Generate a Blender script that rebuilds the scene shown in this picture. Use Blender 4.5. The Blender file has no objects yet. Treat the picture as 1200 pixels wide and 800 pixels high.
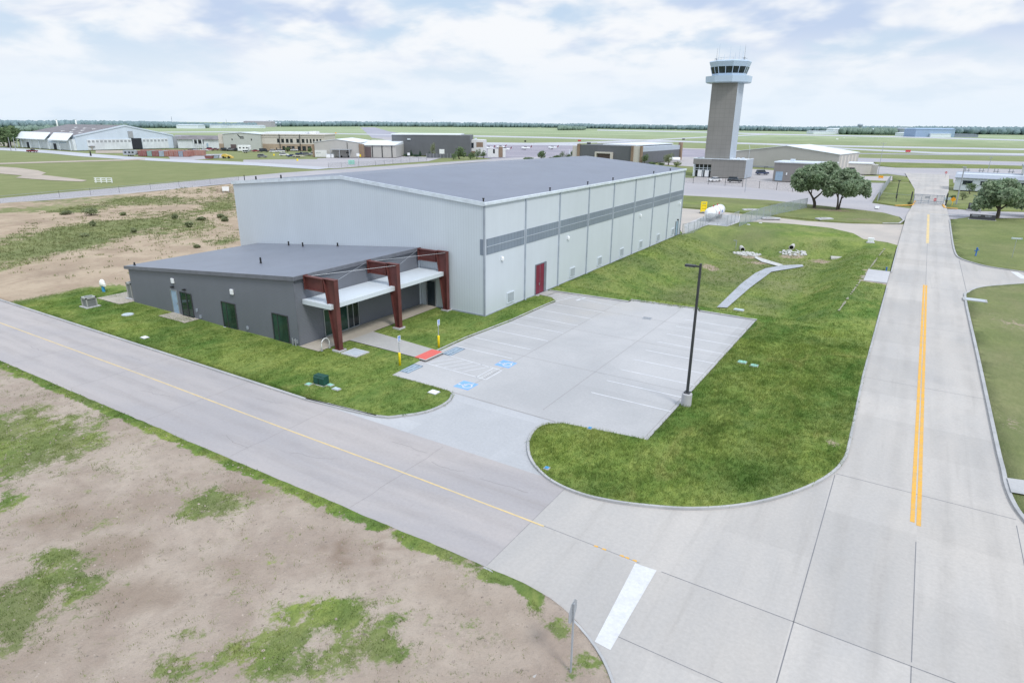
import bpy, bmesh, math, random
import numpy as np
from mathutils import Vector, Matrix, noise
from mathutils.geometry import delaunay_2d_cdt

random.seed(7)
rng = np.random.default_rng(7)
SC = bpy.context.scene
COL = SC.collection
PI = math.pi
R = math.radians
VIEW = 31.79          # heading of the photograph, degrees left of +Y

# ------------------------------------------------------------------ materials
def new_mat(name):
    m = bpy.data.materials.new(name)
    m.use_nodes = True
    nt = m.node_tree
    b = nt.nodes['Principled BSDF']
    return m, nt, b

def N(nt, kind, **kw):
    n = nt.nodes.new(kind)
    for k, v in kw.items():
        setattr(n, k, v)
    return n

def pos(nt, scale=(1, 1, 1), rot=(0, 0, 0)):
    geo = N(nt, 'ShaderNodeNewGeometry')
    mp = N(nt, 'ShaderNodeMapping')
    mp.inputs['Scale'].default_value = scale
    mp.inputs['Rotation'].default_value = rot
    nt.links.new(geo.outputs['Position'], mp.inputs['Vector'])
    return mp.outputs['Vector']

def noise_node(nt, vec, scale, detail=4, rough=.55, dist=0.):
    n = N(nt, 'ShaderNodeTexNoise')
    n.inputs['Scale'].default_value = scale
    n.inputs['Detail'].default_value = detail
    n.inputs['Roughness'].default_value = rough
    n.inputs['Distortion'].default_value = dist
    nt.links.new(vec, n.inputs['Vector'])
    return n.outputs['Fac']

def maprange(nt, val, a, b, c=0., d=1., smooth=True):
    n = N(nt, 'ShaderNodeMapRange')
    n.interpolation_type = 'SMOOTHSTEP' if smooth else 'LINEAR'
    for i, v in zip(('From Min', 'From Max', 'To Min', 'To Max'), (a, b, c, d)):
        n.inputs[i].default_value = v
    nt.links.new(val, n.inputs['Value'])
    return n.outputs['Result']

def mathn(nt, op, a, b=None):
    n = N(nt, 'ShaderNodeMath', operation=op)
    for i, v in enumerate((a, b)):
        if v is None: continue
        if isinstance(v, (int, float)): n.inputs[i].default_value = v
        else: nt.links.new(v, n.inputs[i])
    return n.outputs[0]

def mix(nt, fac, a, b, blend='MIX'):
    n = N(nt, 'ShaderNodeMix', data_type='RGBA', blend_type=blend)
    for idx, v in ((0, fac), (6, a), (7, b)):
        if isinstance(v, (int, float)): n.inputs[idx].default_value = v
        elif isinstance(v, (tuple, list)): n.inputs[idx].default_value = (*v[:3], 1)
        else: nt.links.new(v, n.inputs[idx])
    return n.outputs[2]

def bump(nt, bsdf, height, strength=.3, dist=.02):
    n = N(nt, 'ShaderNodeBump')
    n.inputs['Strength'].default_value = strength
    n.inputs['Distance'].default_value = dist
    nt.links.new(height, n.inputs['Height'])
    nt.links.new(n.outputs['Normal'], bsdf.inputs['Normal'])

def mat_plain(name, c, rough=.6, metal=0., var=.12, scale=1.5, spec=.4):
    m, nt, b = new_mat(name)
    v = noise_node(nt, pos(nt), scale, 4)
    k = maprange(nt, v, .3, .7, 1 - var, 1 + var, False)
    col = mix(nt, 1., c, k, 'MULTIPLY')
    nt.links.new(col, b.inputs['Base Color'])
    b.inputs['Roughness'].default_value = rough
    b.inputs['Metallic'].default_value = metal
    b.inputs['Specular IOR Level'].default_value = spec
    return m

def mat_paved(name, c1, c2, big=.12, stretch=(1, 1, 1), grain=6., tint=None, wear=.10, streak=None, slab=None, tyre=None):
    m, nt, b = new_mat(name)
    p = pos(nt, stretch)
    p0 = pos(nt)
    a = maprange(nt, noise_node(nt, p, big, 6, .62, .4), .34, .66)
    col = mix(nt, a, c1, c2)
    if tint:
        t = maprange(nt, noise_node(nt, p0, big * .45, 4, .6), .52, .72, 0, .7)
        col = mix(nt, t, col, tint)
    if streak:
        s = maprange(nt, noise_node(nt, pos(nt, streak), 1., 5, .65), .5, .78, 0, .5)
        col = mix(nt, s, col, tuple(x * .74 for x in c1))
    if slab:
        geo = N(nt, 'ShaderNodeNewGeometry')
        vm = N(nt, 'ShaderNodeVectorMath', operation='MULTIPLY_ADD')
        vm.inputs[1].default_value = (1 / slab[0], 1 / slab[1], 0); vm.inputs[2].default_value = (slab[2], slab[3], 0)
        nt.links.new(geo.outputs['Position'], vm.inputs[0])
        fl = N(nt, 'ShaderNodeVectorMath', operation='FLOOR'); nt.links.new(vm.outputs[0], fl.inputs[0])
        wn = N(nt, 'ShaderNodeTexWhiteNoise', noise_dimensions='2D'); nt.links.new(fl.outputs[0], wn.inputs['Vector'])
        col = mix(nt, 1., col, maprange(nt, wn.outputs['Value'], 0, 1, .945, 1.045, False), 'MULTIPLY')
    if tyre:                                   # faint worn wheel paths along the lanes
        ax, at_ = tyre
        geo2 = N(nt, 'ShaderNodeNewGeometry'); sp = N(nt, 'ShaderNodeSeparateXYZ'); nt.links.new(geo2.outputs['Position'], sp.inputs[0])
        wob = mathn(nt, 'ADD', sp.outputs[ax], mathn(nt, 'MULTIPLY', mathn(nt, 'SUBTRACT', noise_node(nt, p0, .12, 2), .5), 1.1))
        acc = None
        for c_ in at_:
            k_ = maprange(nt, mathn(nt, 'ABSOLUTE', mathn(nt, 'SUBTRACT', wob, c_)), .08, .50, 1, 0)
            acc = k_ if acc is None else mathn(nt, 'MAXIMUM', acc, k_)
        acc = mathn(nt, 'MULTIPLY', acc, maprange(nt, noise_node(nt, p0, .35, 5, .7), .35, .7, .05, .30))
        col = mix(nt, acc, col, tuple(x * .62 for x in c1))
    sp_ = maprange(nt, noise_node(nt, p0, 1.9, 3, .5), .74, .80, 0, .28)
    col = mix(nt, sp_, col, tuple(x * .55 for x in c1))
    st = maprange(nt, noise_node(nt, p0, .9, 7, .75, .3), .54, .78, 0, .62)
    col = mix(nt, st, col, tuple(x * .80 for x in c1))
    g_ = maprange(nt, noise_node(nt, p0, grain, 6, .75), .25, .75, 1 - wear, 1 + wear, False)
    col = mix(nt, 1., col, g_, 'MULTIPLY')
    nt.links.new(col, b.inputs['Base Color'])
    b.inputs['Roughness'].default_value = .82
    b.inputs['Specular IOR Level'].default_value = .25
    bump(nt, b, noise_node(nt, p0, 40., 3), .15, .004)
    return m

def mat_ribbed(name, c, period=.3, axis='H', depth=.5, rough=.5, var=.06, metal=0., line=.82, spec=.4, duty=.12):
    """sheet metal: narrow grooves every `period` metres across the face"""
    m, nt, b = new_mat(name)
    geo = N(nt, 'ShaderNodeNewGeometry')
    sep = N(nt, 'ShaderNodeSeparateXYZ')
    nt.links.new(geo.outputs['Position'], sep.inputs[0])
    if axis == 'H':   src_ = mathn(nt, 'ADD', sep.outputs['X'], sep.outputs['Y'])
    elif axis == 'Z': src_ = sep.outputs['Z']
    elif axis == 'X': src_ = sep.outputs['X']
    else:             src_ = sep.outputs['Y']
    if axis == 'G': src_ = mathn(nt, 'ADD', sep.outputs['X'], sep.outputs['Y'])
    q = mathn(nt, 'FRACT', mathn(nt, 'DIVIDE', src_, period))
    d = mathn(nt, 'ABSOLUTE', mathn(nt, 'SUBTRACT', q, .5))
    if axis == 'G':
        q2 = mathn(nt, 'FRACT', mathn(nt, 'DIVIDE', sep.outputs['Z'], period * .9))
        d = mathn(nt, 'MINIMUM', d, mathn(nt, 'ABSOLUTE', mathn(nt, 'SUBTRACT', q2, .5)))
    groove = maprange(nt, d, 0, duty, 0, 1)
    v = maprange(nt, noise_node(nt, pos(nt), .22, 4), .3, .7, 1 - var, 1 + var, False)
    fine = maprange(nt, noise_node(nt, pos(nt, (1, 1, .10)), 1.1, 3, .5), .3, .7, 1 - var * .45, 1 + var * .45, False)
    col = mix(nt, groove, tuple(x * line for x in c), c)
    col = mix(nt, 1., col, v, 'MULTIPLY')
    col = mix(nt, 1., col, fine, 'MULTIPLY')
    nt.links.new(col, b.inputs['Base Color'])
    b.inputs['Roughness'].default_value = rough
    b.inputs['Metallic'].default_value = metal
    b.inputs['Specular IOR Level'].default_value = spec
    bump(nt, b, groove, depth, .02)
    return m

def grass_colour(nt, attr_lush=None):
    """mottled lawn colour; lush 1 = watered lawn, 0 = dry field; distance haze painted in as a paler, greyer colour"""
    p = pos(nt)
    ps = pos(nt, (1, .45, 1), (0, 0, .5))
    n1 = maprange(nt, noise_node(nt, p, .11, 5, .6, .6), .33, .68)
    n2 = maprange(nt, noise_node(nt, ps, .55, 6, .68, .5), .33, .70)
    n3 = maprange(nt, noise_node(nt, ps, 3.2, 6, .72, .3), .30, .72)
    lush = mix(nt, n1, (.096, .182, .038), (.235, .298, .068))
    lush = mix(nt, mathn(nt, 'MULTIPLY', n2, .62), lush, (.335, .362, .110))
    lush = mix(nt, mathn(nt, 'MULTIPLY', n3, .60), lush, (.066, .128, .030))
    n0 = maprange(nt, noise_node(nt, p, .16, 4, .55, 1.), .48, .68)
    lush = mix(nt, mathn(nt, 'MULTIPLY', n0, .55), lush, (.058, .125, .024))
    ny = maprange(nt, noise_node(nt, pos(nt, (1, .55, 1), (0, 0, .9)), .33, 5, .6, 1.2), .55, .72)
    lush = mix(nt, mathn(nt, 'MULTIPLY', ny, .45), lush, (.330, .325, .115))
    dry = mix(nt, n1, (.180, .188, .092), (.255, .252, .130))
    dry = mix(nt, mathn(nt, 'MULTIPLY', n2, .5), dry, (.160, .195, .085))
    dry = mix(nt, mathn(nt, 'MULTIPLY', n3, .35), dry, (.11, .14, .05))
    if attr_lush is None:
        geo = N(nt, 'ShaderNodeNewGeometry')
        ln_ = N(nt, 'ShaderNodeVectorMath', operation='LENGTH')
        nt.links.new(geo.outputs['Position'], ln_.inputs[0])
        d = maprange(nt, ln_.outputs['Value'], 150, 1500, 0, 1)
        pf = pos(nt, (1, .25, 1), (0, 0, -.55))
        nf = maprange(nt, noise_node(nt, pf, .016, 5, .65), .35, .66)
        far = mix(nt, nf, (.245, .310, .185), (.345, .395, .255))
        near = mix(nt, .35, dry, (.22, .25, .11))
        return mix(nt, d, near, far)  # far grass colour carries painted distance haze
    return mix(nt, attr_lush, dry, lush)

def mat_lawn(name, dirt=(.42, .335, .265)):
    m, nt, b = new_mat(name)
    ag = N(nt, 'ShaderNodeAttribute', attribute_name='cover')
    al = N(nt, 'ShaderNodeAttribute', attribute_name='lush')
    p = pos(nt)
    gcol = grass_colour(nt, al.outputs['Fac'])
    d1 = maprange(nt, noise_node(nt, p, .22, 6, .65, .8), .36, .66)
    d2 = maprange(nt, noise_node(nt, p, 1.7, 8, .78, .5), .46, .72)
    d3 = maprange(nt, noise_node(nt, p, 9., 6, .8), .60, .74)
    dcol = mix(nt, d1, dirt, tuple(x * y for x, y in zip(dirt, (.80, .77, .77))))
    dcol = mix(nt, mathn(nt, 'MULTIPLY', d2, .52), dcol, tuple(x * .62 for x in dirt))
    dcol = mix(nt, mathn(nt, 'MULTIPLY', d3, .35), dcol, (.52, .46, .40))
    aw = N(nt, 'ShaderNodeAttribute', attribute_name='damp')
    dcol = mix(nt, aw.outputs['Fac'], dcol, (.215, .16, .12))
    fine = noise_node(nt, p, 4.5, 7, .75, .4)
    mid = noise_node(nt, pos(nt, (1, .7, 1), (0, 0, .55)), 1.1, 6, .7, .8)
    s = mathn(nt, 'ADD', ag.outputs['Fac'], mathn(nt, 'MULTIPLY', mathn(nt, 'SUBTRACT', fine, .5), 1.7))
    s = mathn(nt, 'ADD', s, mathn(nt, 'MULTIPLY', mathn(nt, 'SUBTRACT', mid, .5), 1.5))
    k = maprange(nt, s, .30, .70)
    col = mix(nt, k, dcol, gcol)
    nt.links.new(col, b.inputs['Base Color'])
    b.inputs['Roughness'].default_value = .95
    b.inputs['Specular IOR Level'].default_value = .08
    h1 = mathn(nt, 'ADD', noise_node(nt, p, 1.1, 6, .7), mathn(nt, 'MULTIPLY', noise_node(nt, p, 7, 5, .75), .35))
    bump(nt, b, h1, .75, .22)
    return m

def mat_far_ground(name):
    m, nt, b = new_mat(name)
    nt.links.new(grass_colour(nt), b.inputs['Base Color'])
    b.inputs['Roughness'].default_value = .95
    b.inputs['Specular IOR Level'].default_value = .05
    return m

def mat_leaf(name, c1, c2, trans=.3):
    m, nt, b = new_mat(name)
    geo = N(nt, 'ShaderNodeNewGeometry')
    r_ = geo.outputs['Random Per Island']
    col = mix(nt, r_, c1, c2)
    n1 = maprange(nt, noise_node(nt, pos(nt), .5, 3), .3, .7, .72, 1.25, False)
    col = mix(nt, 1., col, n1, 'MULTIPLY')
    nt.links.new(col, b.inputs['Base Color'])
    b.inputs['Roughness'].default_value = .8
    b.inputs['Specular IOR Level'].default_value = .12
    tr = N(nt, 'ShaderNodeBsdfTranslucent')
    nt.links.new(col, tr.inputs['Color'])
    mx = N(nt, 'ShaderNodeMixShader')
    mx.inputs[0].default_value = trans
    nt.links.new(b.outputs[0], mx.inputs[1]); nt.links.new(tr.outputs[0], mx.inputs[2])
    nt.links.new(mx.outputs[0], nt.nodes['Material Output'].inputs['Surface'])
    return m

def mat_blades(name, lush=1.):
    m, nt, b = new_mat(name)
    v = N(nt, 'ShaderNodeValue'); v.outputs[0].default_value = lush
    col = grass_colour(nt, v.outputs[0])
    geo = N(nt, 'ShaderNodeNewGeometry')
    k = maprange(nt, geo.outputs['Random Per Island'], 0, 1, .75, 1.55, False)
    col = mix(nt, 1., col, k, 'MULTIPLY')
    nt.links.new(col, b.inputs['Base Color'])
    b.inputs['Roughness'].default_value = .9
    b.inputs['Specular IOR Level'].default_value = .1
    tr = N(nt, 'ShaderNodeBsdfTranslucent'); nt.links.new(col, tr.inputs['Color'])
    mx = N(nt, 'ShaderNodeMixShader'); mx.inputs[0].default_value = .45
    nt.links.new(b.outputs[0], mx.inputs[1]); nt.links.new(tr.outputs[0], mx.inputs[2])
    nt.links.new(mx.outputs[0], nt.nodes['Material Output'].inputs['Surface'])
    return m

def mat_glass(name, c=(.012, .03, .024), rough=.06):
    m, nt, b = new_mat(name)
    v = maprange(nt, noise_node(nt, pos(nt, (1, 1, .5)), .9, 4), .3, .75)
    col = mix(nt, v, c, tuple(x * 2.6 for x in c))
    nt.links.new(col, b.inputs['Base Color'])
    b.inputs['Roughness'].default_value = rough
    b.inputs['Specular IOR Level'].default_value = .5
    return m

def mat_mesh_fence(name, alpha=.42, c=(.34, .38, .40), cell=.06):
    """woven wire: opaque diagonal strands with open gaps"""
    m, nt, b = new_mat(name)
    b.inputs['Base Color'].default_value = (*c, 1)
    b.inputs['Roughness'].default_value = .45
    b.inputs['Metallic'].default_value = .3
    geo = N(nt, 'ShaderNodeNewGeometry')
    sep = N(nt, 'ShaderNodeSeparateXYZ'); nt.links.new(geo.outputs['Position'], sep.inputs[0])
    hx = mathn(nt, 'ADD', sep.outputs['X'], sep.outputs['Y'])
    a1 = mathn(nt, 'FRACT', mathn(nt, 'DIVIDE', mathn(nt, 'ADD', hx, sep.outputs['Z']), cell))
    a2 = mathn(nt, 'FRACT', mathn(nt, 'DIVIDE', mathn(nt, 'SUBTRACT', hx, sep.outputs['Z']), cell))
    w = alpha / 2
    s = mathn(nt, 'MAXIMUM', mathn(nt, 'LESS_THAN', a1, w), mathn(nt, 'LESS_THAN', a2, w))
    t = N(nt, 'ShaderNodeBsdfTransparent')
    mx = N(nt, 'ShaderNodeMixShader')
    nt.links.new(s, mx.inputs[0])
    nt.links.new(t.outputs[0], mx.inputs[1]); nt.links.new(b.outputs[0], mx.inputs[2])
    nt.links.new(mx.outputs[0], nt.nodes['Material Output'].inputs['Surface'])
    return m

def mat_container(name, c):
    return mat_ribbed(name, c, period=.55, axis='H', depth=.6, rough=.6, var=.14, line=.7, duty=.2)

M = {}
M['concrete']  = mat_paved('concrete_road', (0.462, 0.434, 0.404), (0.390, 0.376, 0.362), .10, (1.6, .5, 1), tint=(0.470, 0.435, 0.395), streak=(1.4, .06, 1), slab=(4.0, 4.5, .3, 0.), tyre=('X', (-.2, 1.7, 3.9, 5.7)))
M['lot']       = mat_paved('concrete_lot', (0.445, 0.441, 0.443), (0.374, 0.374, 0.379), .09, (1, 1, 1), tint=(0.455, 0.425, 0.385), slab=(6.4, 8.2, .9, .2))
M['drive']     = mat_paved('concrete_drive', (0.432, 0.438, 0.452), (0.380, 0.388, 0.402), .12, slab=(6., 4., 0., 0.))
M['asphalt']   = mat_paved('old_pavement', (0.408, 0.376, 0.364), (0.338, 0.322, 0.328), .11, (.45, 1.5, 1), wear=.08, tint=(0.425, 0.385, 0.365), streak=(.05, 1.3, 1), tyre=('Y', (20.1, 21.8, 24.0, 25.6)))
M['walk']      = mat_paved('concrete_walk', (0.410, 0.369, 0.312), (0.361, 0.328, 0.283), .3)
M['sidewalk']  = mat_paved('concrete_sidewalk', (0.406, 0.394, 0.370), (0.359, 0.351, 0.339), .3)
M['kerb']      = mat_paved('concrete_kerb', (0.425, 0.425, 0.425), (0.340, 0.344, 0.348), .5)
M['pad']       = mat_paved('concrete_pad', (0.476, 0.476, 0.484), (0.425, 0.425, 0.442), .4)
M['channel']   = mat_paved('concrete_channel', (0.399, 0.416, 0.451), (0.348, 0.365, 0.399), .4)
M['sandy']     = mat_paved('sandy_apron', (0.460, 0.414, 0.369), (0.402, 0.369, 0.337), .12)
M['taxi']      = mat_paved('taxiway_paving', (0.393, 0.376, 0.385), (0.343, 0.334, 0.351), .05, (.6, 1, 1))
M['apron']     = mat_paved('apron_asphalt', (0.324, 0.300, 0.342), (0.252, 0.240, 0.282), .03)
M['apronpale'] = mat_paved('apron_concrete', (0.410, 0.381, 0.373), (0.361, 0.344, 0.348), .03)
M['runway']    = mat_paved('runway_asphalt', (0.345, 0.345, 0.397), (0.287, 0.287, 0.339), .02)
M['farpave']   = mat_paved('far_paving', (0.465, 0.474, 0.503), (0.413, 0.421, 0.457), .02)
M['track']     = mat_paved('dirt_track', (0.432, 0.369, 0.310), (0.360, 0.310, 0.261), .12)
M['lawn']      = mat_lawn('lawn_ground')
M['dirt']      = mat_lawn('bare_lot_ground', (.425, .358, .297))
M['field']     = mat_lawn('scrub_field_ground', (.455, .365, .27))
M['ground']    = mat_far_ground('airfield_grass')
M['blades']    = mat_blades('lawn_blades', 1.)
M['bladesdry'] = mat_blades('field_blades', .65)
M['bladesfield'] = mat_blades('scrub_blades', .15)
M['joint']     = mat_plain('joint_sealant', (.19, .19, .20), .9)
M['crack']     = mat_plain('crack_seal', (.24, .225, .22), .9)
M['white']     = mat_paved('white_road_paint', (.60, .605, .61), (.555, .56, .565), 1.6, wear=.12)
M['paleline']  = mat_paved('thin_white_paint', (.62, .63, .65), (.52, .53, .555), .8, wear=.10)
M['yellow']    = mat_paved('yellow_road_paint', (.72, .385, .062), (.58, .36, .12), 1.2, wear=.16)
M['paleyellow']= mat_paved('worn_yellow_paint', (.66, .50, .24), (.55, .45, .28), .9, wear=.15)
M['blue']      = mat_paved('blue_road_paint', (.19, .37, .74), (.23, .41, .74), 1.)
M['stencil']   = mat_plain('dark_stencil_paint', (.10, .15, .22), .8)
M['stencilbg'] = mat_plain('pale_stencil_panel', (.34, .42, .49), .8)
M['redmat']    = mat_plain('red_warning_tiles', (.62, .13, .11), .8, scale=14)
M['wall']      = mat_ribbed('pale_metal_siding', (.56, .615, .67), .305, 'H', .25, .45, .03, line=.87)
M['wall2']     = mat_ribbed('pale_metal_siding_smooth', (.555, .605, .655), .305, 'H', .06, .45, .03, line=.965)
M['hroof']     = mat_ribbed('blue_grey_roof', (.150, .172, .225), .61, 'Y', .5, .42, .07, line=.80, spec=.6, duty=.09)
M['oroof']     = mat_ribbed('grey_roof', (.170, .188, .232), .41, 'Y', .5, .42, .07, line=.80, spec=.6, duty=.09)
M['trim']      = mat_plain('pale_metal_trim', (.62, .68, .74), .4)
M['trimgrey']  = mat_plain('grey_metal_trim', (.30, .335, .39), .4)
M['downspout'] = mat_plain('grey_downspout', (.37, .42, .48), .4)
M['lightpanel']= mat_ribbed('translucent_wall_panel', (.205, .245, .305), .61, 'H', .35, .3, .08, line=.78)
M['vent']      = mat_ribbed('louvre_vent', (.44, .49, .54), .10, 'Z', .8, .5, .05, line=.55, duty=.3)
M['maroon']    = mat_plain('maroon_door_paint', (.175, .018, .045), .45)
M['darkgap']   = mat_plain('door_reveal_grey', (.17, .19, .22), .6)
M['bluedoor']  = mat_plain('blue_grey_door', (.28, .39, .50), .45)
M['owall']     = mat_ribbed('grey_metal_siding', (.148, .160, .186), .13, 'Z', .35, .5, .05, line=.88, duty=.2)
M['ofascia']   = mat_plain('grey_fascia', (.14, .15, .175), .4)
M['glass']     = mat_glass('green_tinted_glass')
M['darkglass'] = mat_glass('dark_glass', (.012, .017, .022))
M['interior']  = mat_plain('dim_interior', (.05, .06, .065), .8)
M['alu']       = mat_plain('aluminium_frame', (.40, .43, .46), .35, .6)
M['bronze']    = mat_plain('dark_frame', (.045, .048, .052), .4)
M['redsteel']  = mat_plain('red_oxide_steel', (.112, .036, .032), .55, var=.22, scale=.9)
M['canopy']    = mat_ribbed('canopy_sheet', (.60, .655, .70), .3, 'Y', .15, .4, .03, line=.94)
M['cable']     = mat_plain('steel_cable', (.42, .44, .47), .4, .5)
M['lampwhite'] = mat_plain('white_lamp_housing', (.78, .80, .82), .4)
M['black']     = mat_plain('black_paint', (.018, .019, .021), .45)
M['pole']      = mat_plain('dark_bronze_pole', (.042, .045, .05), .45)
M['galv']      = mat_plain('galvanised_steel', (.40, .43, .46), .4, .4)
M['yellowp']   = mat_plain('yellow_plastic', (.86, .66, .015), .4, var=.04)
M['signwhite'] = mat_plain('white_sign_face', (.80, .82, .84), .35, var=.03)
M['signblue']  = mat_plain('blue_sign_print', (.03, .17, .55), .35)
M['signback']  = mat_plain('sign_back_metal', (.34, .36, .385), .4, .3)
M['stopred']   = mat_plain('stop_sign_red', (.50, .05, .06), .4, var=.04)
M['orange']    = mat_plain('orange_sign', (.85, .37, .02), .4)
M['boxgreen']  = mat_plain('dark_green_cabinet', (.012, .065, .050), .4)
M['hvac']      = mat_plain('beige_grey_unit', (.36, .37, .35), .5)
M['hvacdark']  = mat_ribbed('coil_guard', (.20, .215, .21), .06, 'Z', .5, .6, .05, line=.6, duty=.3)
M['lidpale']   = mat_plain('pale_plastic_lid', (.44, .52, .55), .5)
M['lidteal']   = mat_plain('teal_lid', (.28, .55, .46), .5)
M['steelplate']= mat_plain('steel_plate', (.43, .47, .51), .5)
M['pipeblue']  = mat_plain('blue_pipe_paint', (.05, .28, .55), .45)
M['bluepost']  = mat_plain('blue_hydrant_paint', (.03, .13, .40), .45)
M['bag']       = mat_plain('white_wrapping', (.80, .80, .76), .7)
M['riprap']    = mat_plain('pale_rock', (.50, .50, .49), .9, var=.2, scale=2.5)
M['pipe']      = mat_plain('concrete_pipe', (.46, .45, .43), .85)
M['hole']      = mat_plain('pipe_darkness', (.012, .012, .012), 1.)
M['wire']      = mat_mesh_fence('chain_link_wire', .46, (.42, .46, .49))
M['wireslat']  = mat_mesh_fence('chain_link_dense', .80, (.35, .42, .44))
M['wiredark']  = mat_mesh_fence('black_chain_link', .13, (.12, .13, .135), .08)
M['tankwhite'] = mat_plain('white_tank_paint', (.80, .81, .82), .35, var=.04)
M['bark']      = mat_plain('oak_bark', (.085, .070, .058), .95, var=.3, scale=3)
M['oak']       = mat_leaf('oak_leaves', (.21, .30, .185), (.44, .52, .36), .55)
M['bush']      = mat_leaf('bush_leaves', (.10, .16, .075), (.215, .28, .145), .4)
M['scrub']     = mat_leaf('scrub_leaves', (.19, .23, .12), (.33, .36, .21), .42)
M['conifer']   = mat_leaf('conifer_leaves', (.045, .090, .060), (.090, .150, .100))
M['farleaf']   = mat_leaf('distant_leaves', (.165, .235, .250), (.205, .285, .305), .05)  # blue-grey distance haze painted into the leaf colour
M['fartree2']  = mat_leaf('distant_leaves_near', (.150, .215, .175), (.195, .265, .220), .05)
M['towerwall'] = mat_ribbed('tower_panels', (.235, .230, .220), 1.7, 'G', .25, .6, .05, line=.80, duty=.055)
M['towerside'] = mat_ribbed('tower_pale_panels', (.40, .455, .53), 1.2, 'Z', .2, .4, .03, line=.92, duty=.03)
M['towercab']  = mat_plain('tower_cab_metal', (.46, .57, .70), .35, var=.03)
M['brickgrey'] = mat_ribbed('grey_block', (.235, .225, .220), .2, 'Z', .3, .8, .06, line=.88, duty=.1)
M['beige']     = mat_ribbed('beige_metal_siding', (.435, .425, .405), .4, 'H', .3, .55, .04, line=.92)
M['cream']     = mat_plain('cream_stucco', (.56, .53, .485), .85, var=.05)
M['stucco']    = mat_plain('white_stucco', (.68, .69, .69), .85, var=.05)
M['tanstone']  = mat_ribbed('tan_stone', (.36, .285, .215), .4, 'Z', .4, .9, .14, line=.82, duty=.1)
M['brownstone']= mat_ribbed('brown_stone', (.27, .195, .14), .4, 'Z', .4, .9, .14, line=.8, duty=.1)
M['sage']      = mat_ribbed('sage_metal_siding', (.46, .485, .46), .4, 'H', .3, .55, .04, line=.93)
M['charcoal']  = mat_ribbed('charcoal_siding', (.120, .128, .142), .4, 'H', .3, .6, .05, line=.86)
M['browndoor'] = mat_ribbed('brown_roller_door', (.115, .085, .085), .3, 'Z', .3, .6, .05)
M['whiteroof'] = mat_ribbed('white_metal_roof', (.72, .76, .80), .6, 'X', .2, .4, .03, line=.95)
M['oldwhite']  = mat_ribbed('old_white_siding', (.64, .68, .72), 1.2, 'H', .2, .6, .12, line=.9, duty=.05)
M['bluewhite'] = mat_ribbed('pale_blue_siding', (.56, .64, .74), .6, 'H', .15, .5, .04, line=.96)
M['brownroof'] = mat_plain('brown_grey_roof', (.185, .175, .185), .8, var=.2, scale=.2)
M['greyblock'] = mat_plain('grey_concrete_wall', (.33, .35, .375), .8)
M['darkopen']  = mat_plain('dark_opening', (.028, .033, .042), .9)
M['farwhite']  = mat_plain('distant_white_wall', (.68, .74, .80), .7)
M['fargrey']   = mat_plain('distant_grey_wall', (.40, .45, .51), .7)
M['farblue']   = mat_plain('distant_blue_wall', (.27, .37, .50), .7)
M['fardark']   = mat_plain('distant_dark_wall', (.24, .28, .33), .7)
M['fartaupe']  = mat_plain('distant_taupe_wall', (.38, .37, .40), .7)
M['clod']      = mat_plain('soil_clods', (.30, .25, .21), .95, var=.45, scale=7)
M['straw']     = mat_plain('dry_straw', (.30, .29, .22), .95, var=.3, scale=4)
M['wood']      = mat_plain('weathered_wood', (.36, .30, .235), .85)
M['rubber']    = mat_plain('tyre_rubber', (.02, .02, .02), .9)
M['chrome']    = mat_plain('wheel_metal', (.4, .4, .42), .4, .5)
M['headlamp']  = mat_plain('lamp_lens', (.7, .72, .74), .2)
PAINT = {
 'white': mat_plain('car_white', (.76, .77, .79), .3), 'black': mat_plain('car_black', (.025, .027, .03), .3),
 'grey': mat_plain('car_grey', (.19, .20, .215), .3), 'silver': mat_plain('car_silver', (.43, .45, .47), .3, .2),
 'red': mat_plain('car_red', (.28, .025, .045), .3), 'darkred': mat_plain('car_darkred', (.17, .02, .035), .3),
 'blue': mat_plain('car_blue', (.03, .055, .17), .3), 'navy': mat_plain('car_navy', (.045, .06, .12), .3),
 'yellow': mat_plain('machine_yellow', (.60, .43, .09), .4), 'cream': mat_plain('cream_deck', (.55, .50, .42), .6),
}

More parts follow.
